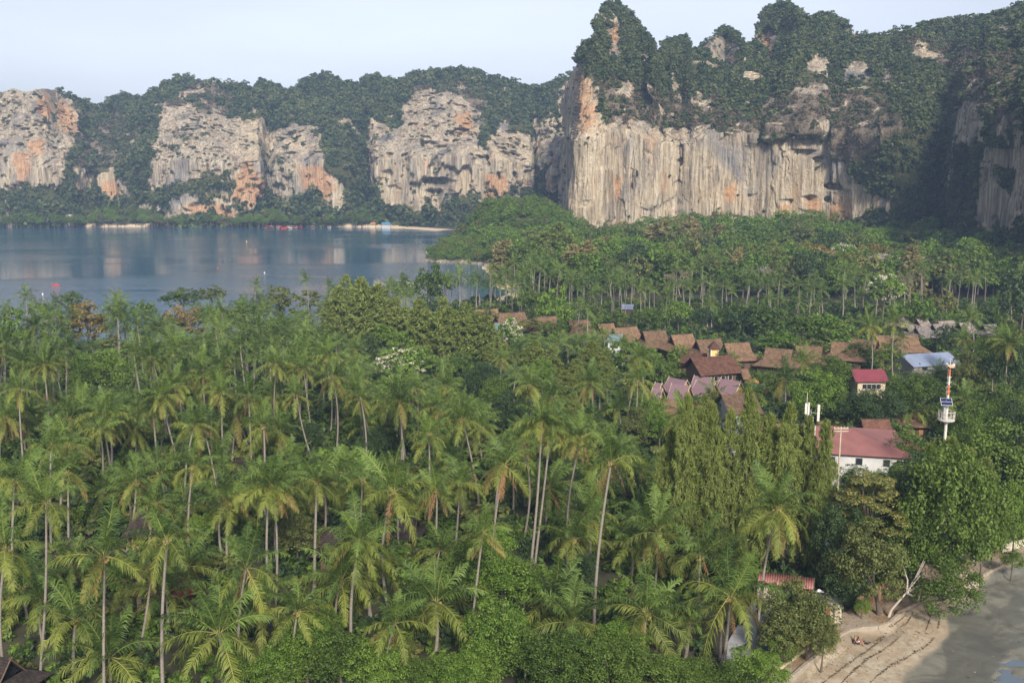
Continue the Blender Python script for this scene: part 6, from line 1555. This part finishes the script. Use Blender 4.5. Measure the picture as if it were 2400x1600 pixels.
# huts hidden in the grove
hut(((318, 1192), (366, 1190)), 5.0, R_DARK, 'dark thatched hut with ochre wall between slanting palm trunks', 'hut', 'thatched_hut', 'huts hidden in the grove', 3.2, 2.6, 1.2, YEL)
hut(((345, 1322), (392, 1322)), 4.6, R_REDBR, 'brown thatched hut left of the red gable', 'hut', 'thatched_hut', 'huts hidden in the grove', 3.0, 2.4, 1.6, CREAM)
hut(((412, 1356), (434, 1352)), 3.8, simple('red_gable_tile', (.22, .05, .045), (.15, .04, .035), 3), 'small hut with a red gable roof below the slim palm', 'hut', 'thatched_hut', 'huts hidden in the grove', 1.6, 1.5, .7, WOOD)
hut(((150, 1262), (188, 1262)), 4.8, R_DARK, 'dark thatched hut at far left behind two palm trunks', 'hut', 'thatched_hut', 'huts hidden in the grove', 3.0, 2.6, 1.2)
hut(((-60, 1530), (15, 1545)), 4.6, R_DARK, 'dark thatched roof in the lower left corner', 'hut', 'thatched_hut', 'huts hidden in the grove', 3.4, 2.8, 1.6)
hut(((765, 1238), (800, 1240)), 4.8, R_DARK, 'dark thatched hut behind the palm trunks left of centre', 'hut', 'thatched_hut', 'huts hidden in the grove', 2.8, 2.6, 1.2)
hut(((560, 1078), (590, 1078)), 4.6, R_DARK, 'dark thatched roof glimpsed under the yellow skirted palm', 'hut', 'thatched_hut', 'huts hidden in the grove', 2.8, 2.4, 1.2)
hut(((945, 1212), (970, 1214)), 3.6, R_DARK, 'dark hut roof glimpsed behind the coconut palm at centre', 'hut', 'thatched_hut', 'huts hidden in the grove', 2.8, 2.4, 1.2)

# ================================================================== MASTS
def Z7b(x, y): return (2100 + x / 6.27, 800 + y / 6.27)
TY = 128.0
tb = AT(2221, 940, TY); kx = TY * 1.0 / FPX
zt = lambda py: AT(2221, py, TY)[2]
ob = thing('warning_tower', 'red and white tsunami warning tower with horns, solar panel and round railed platform', 'tower', (tb[0], tb[1], 0))
bands = [(0, zt(1000), .27, WPAINT), (zt(960), zt(931), .19, WPAINT), (zt(931), zt(920), .18, WPAINT), (zt(920), zt(900), .17, RPAINT), (zt(900), zt(880), .16, WPAINT), (zt(880), zt(860), .15, RPAINT)]
bands = [(0, zt(982), .19, WPAINT), (zt(982), zt(940), .17, WPAINT), (zt(940), zt(925), .15, WPAINT), (zt(925), zt(902), .135, RPAINT), (zt(902), zt(881), .125, WPAINT), (zt(881), zt(857), .115, RPAINT)]
for z0, z1, r, m_ in bands:
    mb = MB(); mb.tube([(0, 0, z0), (0, 0, z1 - .01)], r, 12); o = mb.build('mast_section', m_, ob, smooth=False)
    o['label'] = 'orange red mast section' if m_ is RPAINT else 'white mast section'
mb = MB(); mb.tube([(0, 0, zt(857)), (0, 0, zt(838))], .04, 6); mb.build('lightning_rod', WPAINT, ob)
pz = zt(982)
mb = MB(); mb.tube([(0, 0, pz - .12), (0, 0, pz)], 1.05, 16); mb.tube([(0, 0, pz - .8), (0, 0, pz - .12)], [.16, .5], 10); mb.build('platform', WPAINT, ob)
for zz in (.12, .6, 1.1):
    mb = MB(); a_ = np.linspace(0, 6.283, 25); mb.tube(np.stack([1.02 * np.cos(a_), 1.02 * np.sin(a_), a_ * 0 + pz + zz], -1), .025, 5, False); mb.build('rail', WPAINT, ob)
for q in range(12):
    a_ = q * 6.283 / 12; a2 = (q + .5) * 6.283 / 12
    mb = MB(); mb.tube([(1.02 * math.cos(a_), 1.02 * math.sin(a_), pz), (1.02 * math.cos(a_), 1.02 * math.sin(a_), pz + 1.1)], .025, 5)
    mb.tube([(1.02 * math.cos(a_), 1.02 * math.sin(a_), pz), (1.02 * math.cos(a2), 1.02 * math.sin(a2), pz + 1.1)], .016, 4); mb.build('baluster', WPAINT, ob)
zp = zt(940); Mx = Matrix.Translation((-.35, -.45, zp)) @ Matrix.Rotation(rad(-12), 4, 'Z') @ Matrix.Rotation(rad(38), 4, 'X')
sp = MB(); sp.box(-.72, .72, -.62, .62, 0, .05, Mx); pn_ = sp.build('solar_panel', WPAINT, ob)
for s in (-1, 1): sp = MB(); sp.box(-.67, .67, .03 if s > 0 else -.57, .57 if s > 0 else -.03, .052, .062, Mx); sp.build('solar_cells', DARKBLUE, pn_)
mb = MB(); mb.box(-.55, -.24, -.3, .2, pz + .1, pz + 1.7); mb.build('control_cabinet', STEEL, ob)
zh = zt(856)
for q, a_ in enumerate([200, 255, 285, 340, 20, 110]):
    a_ = rad(a_); d = np.array([math.cos(a_), math.sin(a_), 0]); mb = MB()
    mb.tube([d * .12 + [0, 0, zh], d * .34 + [0, 0, zh], d * .58 + [0, 0, zh]], [.05, .09, .23], 12); o = mb.build('horn', WPAINT, ob); mb = MB(); mb.tube([d * .50 + [0, 0, zh], d * .585 + [0, 0, zh]], [.1, .20], 12); mb.build('horn_mouth', simple('tan_horn', (.55, .38, .24)), o)
mb = MB()
for s in (-.13, .13): mb.tube([(-.34 + s * .3, -.28 + s, zp), (-.34 + s * .3, -.28 + s, zh - .4)], .02, 4)
for q in range(26): z = zp + .3 * q + .1; mb.tube([(-.38, -.41, z), (-.30, -.15, z)], .015, 4) if z < zh - .4 else None
mb.build('ladder', STEEL, ob)
for q, py in enumerate([884, 896, 906, 917]):
    mb = MB(); z = zt(py); mb.tube([(-.45, -.25, z), (.35, .1, z)], .03, 5); mb.build('antenna_arm', WPAINT, ob)
# antenna mast
ab = AT(1893, 980, 131); za = lambda py: AT(1893, py, 131)[2]; X_ = lambda px: (px - 1893) / FPX * 131
ob = thing('antenna_mast', 'lattice phone mast with white panel antennas rising behind the casuarinas', 'mast', (ab[0], ab[1], 0))
mb = MB()
for sx_, sy_ in ((-.35, -.3), (.35, -.3), (0, .35)): mb.tube([(sx_, sy_, 0), (sx_, sy_, za(960))], .05, 5)
mb.build('mast_leg', STEEL, ob)
mb = MB(); zq = 0.0
while zq < za(968):
    c3 = [(-.35, -.3), (.35, -.3), (0, .35)]
    for q in range(3): p_, r_ = c3[q], c3[(q + 1) % 3]; mb.tube([(*p_, zq), (*r_, zq + 1.0)], .025, 4); mb.tube([(*p_, zq), (*r_, zq)], .025, 4)
    zq += 1.0
mb.build('lattice', STEEL, ob)
for px, y0, y1, yy, w in [(1885, 943, 968, -.5, .16), (1891, 946, 970, -.55, .12), (1896, 944, 955, .3, .10), (1917, 947, 986, -.2, .17), (1902, 975, 986, -.4, .14), (1884, 990, 1012, -.5, .12), (1909, 995, 1020, -.4, .10), (1898, 977, 987, -.6, .1)]:
    mb = MB(); x = X_(px); mb.box(x - w, x + w, yy - .1, yy + .1, za(y1), za(y0)); mb.build('panel_antenna', WPAINT, ob, bevel=.03)
    mb = MB(); mb.tube([(x * .2, 0, za((y0 + y1) / 2)), (x, yy, za((y0 + y1) / 2))], .03, 5); mb.build('antenna_arm', STEEL, ob)
mb = MB(); mb.tube([(X_(1889), -.1, za(960)), (X_(1889), -.1, za(919))], .035, 6); mb.build('whip_antenna', WPAINT, ob)
for q in range(5): mb = MB(); x = X_(1888 + q * 3); mb.box(x - .12, x + .12, -.5, -.25, za(985 - q), za(972 - q)); mb.build('radio_unit', [BLACK, STEEL][q % 2], ob)
# poles with wires
def pole(px, ptop, Y, label, cross=True, r=.11, m=None):
    b_ = AT(px, ptop + 20, Y); zt_ = AT(px, ptop, Y)[2]
    ob = thing('utility_pole', label, 'pole', (b_[0], b_[1], 0)); mb = MB(); mb.tube([(0, 0, -.2), (0, 0, zt_)], [r * 1.25, r], 8); mb.build('post', m or W3, ob)
    if cross:
        for dz in (0, -.35): mb = MB(); mb.box(-.95, .95, -.16, -.09, zt_ - .25 + dz, zt_ - .13 + dz); mb.build('crossarm', W3, ob)
        for q in range(5): mb = MB(); x = -.85 + q * .42; mb.tube([(x, -.12, zt_ - .13), (x, -.12, zt_ + .06)], .045, 6); mb.build('insulator', WPAINT, ob)
        mb = MB(); mb.tube([(-1.1, -.2, zt_ - .75), (-1.1, -.2, zt_ - .3)], .1, 8); mb.build('transformer', BLACK, ob)
    return ob
pole(1970, 1000, 126, 'pale concrete utility pole with crossarm before the red metal roof')
pole(1967, 1000, 205, 'slim lamp pole far behind the mauve roofs', False, .05, WPAINT).location.x -= 60
pole(2344, 1100, 125, 'thin pale pole at the right edge beside the mauve roof', False, .05, STEEL)
pole(1518, 920, 185, 'thin lamp pole left of the mauve roofs', False, .05, WPAINT)
wz = AT(1970, 1004, 126)[2]; wx = AT(1970, 1004, 126)[0]
for q, (dx, x1, y1, z1) in enumerate([(-.85, -12, 20, 1.5), (-.43, -14, 16, 1), (.4, 26, 18, 2.2), (.85, 24, 22, 2.0)]):
    t = np.linspace(0, 1, 9); P_ = np.stack([wx + dx + x1 * t, 125.9 + y1 * t, wz + .03 + z1 * t - 3.2 * t * (1 - t)], -1)
    mb = MB(); mb.tube(P_, .018, 4, False); o = mb.build('power_line', BLACK); tag(o, ['upper left wire running from the pale utility pole', 'lower left wire running from the pale utility pole', 'inner right wire running from the pale utility pole', 'outer right wire running from the pale utility pole'][q], 'wire')
# red sign in the village
c = G(1796, 906, 2.6); ob = thing('shop_sign', 'small red signboard with white lettering beside the drooping palm', 'sign', (c[0], c[1], 0), rad(-8))
mb = MB(); mb.box(-.55, .55, -.05, .05, 1.6, 2.6); mb.build('board', simple('sign_red', (.5, .03, .03), (.42, .03, .03), 3), ob)
mb = MB()
for q in range(5): mb.box(-.42 + q * .17, -.33 + q * .17, -.062, -.052, 2.0, 2.28); mb.box(-.42 + q * .17, -.29 + q * .17, -.062, -.052, 2.14, 2.19)
mb.build('lettering', WPAINT, ob); mb = MB(); mb.box(-.6, .6, -.06, .06, 1.42, 1.58); mb.build('orange_strip', simple('sign_orange', (.6, .25, .03)), ob)
for s in (-.5, .5): mb = MB(); mb.tube([(s, 0, 0), (s, 0, 1.6)], .04, 6); mb.build('post', STEEL, ob)
# parasol-like awning (orange) and blue tarp
c = G(1765, 893, 2.6); mb = MB(); mb.slab([(c[0] - 1.2, c[1] - 1, 2.3), (c[0] + 1.2, c[1] - 1, 2.3), (c[0] + 1.2, c[1] + 1.2, 2.9), (c[0] - 1.2, c[1] + 1.2, 2.9)], .05)
tag(mb.build('awning', simple('orange_canvas', (.62, .27, .12))), 'orange canvas awning among palms behind the mauve roofs', 'awning')
c = G(1775, 902, 2.4); mb = MB(); mb.slab([(c[0] - 1.3, c[1] - .6, 2.1), (c[0] + 1.6, c[1] - 1, 2.0), (c[0] + 1.6, c[1] + .4, 2.5), (c[0] - 1.3, c[1] + .8, 2.6)], .05)
tag(mb.build('awning', R_BLUE), 'pale blue awning between the orange canvas and the red sign', 'awning')

# ================================================================== HEAPS BY THE FENCE
def blob(name, c, r, mat, seed, label, cat, sq=(1, 1, .6), n=28):
    u = np.linspace(0, 2 * np.pi, n, endpoint=False); v = np.linspace(-.5 * np.pi, .5 * np.pi, 14)
    U_, V_ = np.meshgrid(u, v); x, y, z = np.cos(V_) * np.cos(U_), np.cos(V_) * np.sin(U_), np.sin(V_)
    rr = r * (.72 + .55 * fbm(x * 1.6 + seed, y * 1.6, z * 1.6, 4, seed) + .12 * ridged(x * 3, y * 3, z * 3, 2, seed))
    P_ = np.stack([x * rr * sq[0], y * rr * sq[1], np.maximum(z, -.35) * rr * sq[2]], -1).reshape(-1, 3)
    m_ = 14; i = np.arange(m_ - 1)[:, None] * n; j = np.arange(n)[None, :]; j2 = (j + 1) % n
    Q = np.stack([i + j, i + j2, i + n + j2, i + n + j], -1).reshape(-1, 4)
    P_[:, 2] -= P_[:, 2].min(); return tag(link(name, mesh_np(name, P_, Q, mat, False), None, c), label, cat)
TARP = simple('black_tarpaulin', (.028, .03, .042), (.014, .015, .022), 4, .45, .3); BAGW = simple('white_rice_bag', (.68, .68, .70), (.5, .5, .53), 3, .6, .3); BAGR = simple('red_cloth', (.42, .02, .02), (.28, .015, .015), 3, .7, .2); BLUEP = simple('blue_plastic_sheet', (.03, .10, .45), (.015, .05, .28), 2.2, .4, .3)
def at8(x, y, z=0.0): return G(*Z8([(x, y)])[0], z)
p_ = at8(745, 1000, .8); blob('tarp', (p_[0], p_[1] + .3, .05), 1.35, TARP, 3, 'crumpled black tarpaulin heaped behind the board fence', 'tarpaulin', (1.3, .9, 1.0))
p_ = at8(725, 960, 1.6); blob('sack', (p_[0], p_[1] + 1.4, .05), .9, BAGW, 5, 'big white sack heaped left of the black tarpaulin top', 'sack', (.8, .7, 1.5))
p_ = at8(790, 960, 1.4); blob('sack', (p_[0], p_[1] + 1.3, .05), .7, BAGW, 6, 'white sack right of the black tarpaulin top', 'sack', (.7, .7, 1.7))
p_ = at8(672, 955, 1.2); blob('sack', (p_[0], p_[1] + 1.0, .05), .5, BAGW, 8, 'small pale sack next to the red cloth', 'sack', (1, .8, 2.2))
p_ = at8(636, 945, 1.2); blob('cloth_bundle', (p_[0], p_[1] + 1.0, .05), .5, BAGR, 7, 'red cloth bundle under the corrugated shed roof', 'bundle', (.9, .8, 2.4))
p_ = at8(310, 1290, .2); blob('plastic_heap', (p_[0], p_[1], .05), 1.0, BLUEP, 9, 'crumpled blue plastic sheet at the roadside by the hedge', 'plastic sheet', (1.0, .9, .9))
p_ = at8(300, 1262, .6); blob('rubbish_bag', (p_[0], p_[1] + .5, .05), .75, BAGW, 10, 'white plastic bag on top of the blue roadside heap', 'bag', (1.0, .7, 1.5))
p_ = at8(350, 1255, .6); blob('rubbish_bag', (p_[0], p_[1] + .3, .05), .42, BAGW, 11, 'small white bag at the right end of the blue roadside heap', 'bag', (1.0, .7, 1.5))
p_ = at8(905, 950, 0); mb = MB(); mb.tube([(p_[0], p_[1], 0), (p_[0] + .3, p_[1], 3.2)], .035, 6); tag(mb.build('bamboo_pole', W3), 'thin pale bamboo pole standing behind the bright climbing vine', 'pole')
p_ = at8(270, 1335, .1); mb = MB(); mb.tube([(p_[0], p_[1], .2), (p_[0] + 1.2, p_[1] - .4, .2)], .04, 6); tag(mb.build('metal_pipe', WPAINT), 'short white pipe lying beside the blue roadside heap', 'pipe')

# ================================================================== PEOPLE ON THE SAND
SKIN = simple('skin', (.30, .17, .11), (.25, .14, .09), 6, .6, .05); HAIR = simple('black_hair', (.012, .010, .010), (.02, .016, .014), 20, .5, .3); CLB = simple('black_clothing', (.015, .015, .018), (.03, .03, .035), 6, .8, .2); CLW = simple('white_top', (.62, .62, .63), (.5, .5, .52), 6, .8, .2); CLR = simple('dark_red_clothing', (.22, .02, .03), (.14, .015, .02), 6, .8, .2)
def skin_mesh(name, J, E, Rr, mat, parent, root=0):
    me = bpy.data.meshes.new(name); me.from_pydata([tuple(p) for p in J], E, []); me.materials.append(mat)
    o = link(name, me, parent); md = o.modifiers.new('skin', 'SKIN'); 
    if not me.skin_vertices: bpy.context.view_layer.objects.active = o
    lay = me.skin_vertices[0].data if me.skin_vertices else None
    if lay is None: return o
    for k, r in enumerate(Rr): lay[k].radius = (r, r) if not isinstance(r, tuple) else r
    lay[root].use_root = True; md.use_smooth_shade = True
    o.modifiers.new('sub', 'SUBSURF').levels = 1; o.modifiers[-1].render_levels = 2
    return o
def person(c, rz, label, top, bottom, arm_up=False, longhair=True):
    ob = thing('person', label, 'person', c, rz)
    # seated, knees bent, facing local +x
    J = [(0, 0, .12), (.03, 0, .30), (.05, 0, .48), (.04, 0, .56), (.06, 0, .64), (.08, 0, .76), (.07, 0, .84),
         (.06, .16, .53), (.06, -.16, .53), (.18, .22, .32), (.36, .16, .40), (.43, .14, .42),
         (.16, -.24, .34) if not arm_up else (.22, -.26, .62), (.34, -.18, .42) if not arm_up else (.30, -.16, .86), (.42, -.16, .44) if not arm_up else (.29, -.12, .95),
         (.04, .10, .11), (.40, .13, .36), (.52, .13, .06), (.64, .14, .04), (.04, -.10, .11), (.42, -.13, .30), (.56, -.15, .06), (.68, -.17, .04)]
    E = [(0, 1), (1, 2), (2, 3), (3, 4), (4, 5), (5, 6), (3, 7), (3, 8), (7, 9), (9, 10), (10, 11), (8, 12), (12, 13), (13, 14), (0, 15), (15, 16), (16, 17), (17, 18), (0, 19), (19, 20), (20, 21), (21, 22)]
    R_ = [.13, .12, .13, .08, .05, .095, .07, .06, .06, .042, .034, .03, .042, .034, .03, .09, .065, .045, .035, .09, .065, .045, .035]
    skin_mesh('body', J, E, R_, SKIN, ob)
    skin_mesh('top', [(0.02, 0, .22), (.03, 0, .34), (.05, 0, .50), (.06, .15, .52), (.06, -.15, .52)], [(0, 1), (1, 2), (2, 3), (2, 4)], [.145, .135, .14, .075, .075], top, ob)
    skin_mesh('shorts', [(0, 0, .14), (.02, .10, .13), (.24, .12, .26), (.02, -.10, .13), (.25, -.12, .22)], [(0, 1), (1, 2), (0, 3), (3, 4)], [.15, .11, .085, .11, .085], bottom, ob)
    hj = [(.05, 0, .84), (.02, 0, .76), (-.03, 0, .64), (-.06, 0, .50)] if longhair else [(.06, 0, .85), (.03, 0, .79)]
    skin_mesh('hair', hj, [(k, k + 1) for k in range(len(hj) - 1)], [.10, .105, .09, .06][:len(hj)], HAIR, ob)
    hd = MB(); hd.tube([(.165, 0, .765), (.20, 0, .745)], [.02, .012], 5); hd.build('nose', SKIN, ob)
    return ob
pz_ = lambda x, y: float(beach_z(np.array([x]), np.array([y]))[0])
a = at8(974, 1292, -.75); person((a[0], a[1], pz_(a[0], a[1]) - .03), rad(-25), 'seated woman with long black hair in a white top raising one arm', CLW, CLB, True)
b_ = at8(946, 1285, -.75); person((b_[0] - .05, b_[1] - .1, pz_(b_[0], b_[1]) - .03), rad(-15), 'seated person in black and dark red at the left of the pair', CLB, CLB, False, False)
c = at8(1025, 1292, -.8); mb = MB(); mb.box(-.35, .35, -.14, .14, 0, .09); o = mb.build('beach_bag', BLACK, None, (c[0], c[1], pz_(c[0], c[1])), (0, 0, -.3), bevel=.03); tag(o, 'flat black bag lying on the sand beside the seated pair', 'bag')
c = at8(1015, 1275, -.8); mb = MB(); mb.box(-.14, .14, -.06, .06, 0, .05); o = mb.build('sandal', BLACK, None, (c[0], c[1], pz_(c[0], c[1]))); tag(o, 'small black sandal just above the flat black bag', 'sandal')

# ================================================================== ON THE WATER
RED = simple('red_kayak_plastic', (.62, .04, .03), (.5, .03, .025), 2, .35, .05)
c = G(130, 668, -1); ob = thing('kayak', 'red kayak with a dark clad paddler crossing the bay', 'kayak', c, rad(6))
def hull(L, w, h, mat, parent, name='hull', rise=.3, z0=-.1):
    n = 13; t = np.linspace(-1, 1, n); V = []
    for k, s in enumerate(t):
        ww = w * (1 - abs(s) ** 2.4) + .02; zz = rise * abs(s) ** 2.5
        V += [(s * L / 2, -ww, z0 + h + zz), (s * L / 2, -ww * .65, z0 + zz * .6), (s * L / 2, ww * .65, z0 + zz * .6), (s * L / 2, ww, z0 + h + zz), (s * L / 2, ww * .8, z0 + h * .8 + zz), (s * L / 2, -ww * .8, z0 + h * .8 + zz)]
    Q = [(6 * k + a_, 6 * k + (a_ + 1) % 6, 6 * k + 6 + (a_ + 1) % 6, 6 * k + 6 + a_) for k in range(n - 1) for a_ in range(6)]
    return link(name, mesh_np(name, np.array(V, float), [np.array(Q)], mat, True), parent)
hull(3.4, .38, .30, RED, ob); 
pp = person((c[0], c[1], -.85), rad(6), 'paddler in dark clothing sitting in the red kayak', CLB, CLB, False, False)
mb = MB(); mb.tube([(.25, -1.1, .35), (.3, 1.1, .85)], .03, 5); mb.box(.15, .4, -1.35, -1.05, .25, .33); mb.box(.2, .45, 1.05, 1.35, .82, .9); mb.build('paddle', RED, ob)
for q, (px, py, m_, lb) in enumerate([(578, 566, simple('yellow_buoy', (.8, .6, .1)), 'small yellow buoy floating far out'), (510, 629, RED, 'small red buoy floating in the near bay'), (100, 690, BAGW, 'tiny white buoy near the grove shore'), (620, 640, BAGW, 'tiny white float on the near bay')]):
    c = G(px, py, -1); mb = MB(); r = .32; mb.tube([(0, 0, -.3), (0, 0, -.1), (0, 0, .3), (0, 0, .6)], [r * .5, r, r * .9, r * .2], 10); tag(mb.build('buoy', m_, None, c), lb, 'buoy')
HW = simple('boat_wood', (.30, .17, .12), (.2, .12, .09), 2, .6, .2); rg = np.random.default_rng(12)
BN = ['first from the left', 'second from the left', 'third from the left', 'fourth from the left', 'fifth from the left', 'sixth from the left', 'seventh from the left', 'eighth from the left', 'ninth from the left', 'tenth from the left', 'standing off alone by the rocks', 'rightmost, bow drawn up on the sand']
for q, px in enumerate([642, 650, 659, 667, 676, 685, 694, 703, 711, 719, 748, 788]):
    c = G(px, 531.2 - (q % 3) * .6, -1); c[1] = min(c[1], 905); ob = thing('longtail_boat', 'moored longtail boat ' + BN[q], 'boat', c, rad(70 + rg.normal(0, 18)), 'longtail boats moored below the far cliffs')
    hull(9.5, .95, .8, [HW, RED, HW, WPAINT][q % 4], ob, 'hull', 1.2, -.2)
    mb = MB()
    for sx_ in (-2, 0, 2):
        for sy_ in (-.7, .7): mb.tube([(sx_, sy_, .4), (sx_, sy_, 2.0)], .05, 4)
    mb.build('canopy_post', HW, ob); mb = MB(); mb.box(-2.4, 2.4, -.85, .85, 2.0, 2.08); mb.build('canopy', [RED, R_PINK, BAGW, simple('awning_stripe', (.5, .2, .2))][q % 4], ob)
for q, (px, m_, lb) in enumerate([(872, simple('orange_tile', (.36, .15, .09)), 'small beach hut with an orange roof across the bay'), (903, simple('blue_sheet', (.06, .20, .32)), 'small beach hut with a bright blue roof across the bay')]):
    b_ = AT(px, 411, 912); b_[2] = max(0, solid_z(b_[0], b_[1])) ; ob = thing('beach_hut', lb, 'hut', b_); w = [2.8, 4.6][q]
    mb = MB(); mb.box(-w * .8, w * .8, -2.0, 2.0, -1, 2.3); mb.build('wall', [CREAM, STEEL][q], ob)
    mb = MB(); mb.slab([(-w, -3, 2.2), (w, -3, 2.2), (w * .7, 0, 4.0), (-w * .7, 0, 4.0)], .2); mb.slab([(-w * .7, 0, 4.0), (w * .7, 0, 4.0), (w, 3, 2.2), (-w, 3, 2.2)], .2); mb.build('roof', m_, ob)
# boulders at the water line of the headland and the far shore
BLD = simple('pale_boulder', (.40, .38, .36), (.2, .19, .18), .5, .95, .6, bdist=.2)
for q, (px, py, r, lb) in enumerate([(1018, 598, 4.2, 'pale boulder at the tip of the rocky headland'), (1040, 603, 4.5, 'long pale rock left of the headland middle'), (1084, 602, 4.6, 'white boulder in the middle of the headland foot'), (1104, 603, 2.6, 'small grey boulder right of the white one'), (1128, 606, 4, 'dark boulder where the headland meets the beach'),
        (1062, 602, 2.8, 'grey boulder between the two pale headland rocks'), (158, 532, 6.5, 'pointed grey rock standing in the bay at left'), (85, 528, 7.5, 'rounded grey rock outcrop at the far left shore'), (118, 531, 3.5, 'small rock beside the pointed grey rock'), (20, 529, 4, 'low dark rock at the far left shore')]):
    c = G(px, py, -1.2); blob('boulder', c, r, BLD, 20 + q, lb, 'boulder', (1.2, .9, .75 if q != 6 else 1.3))
write_labels()
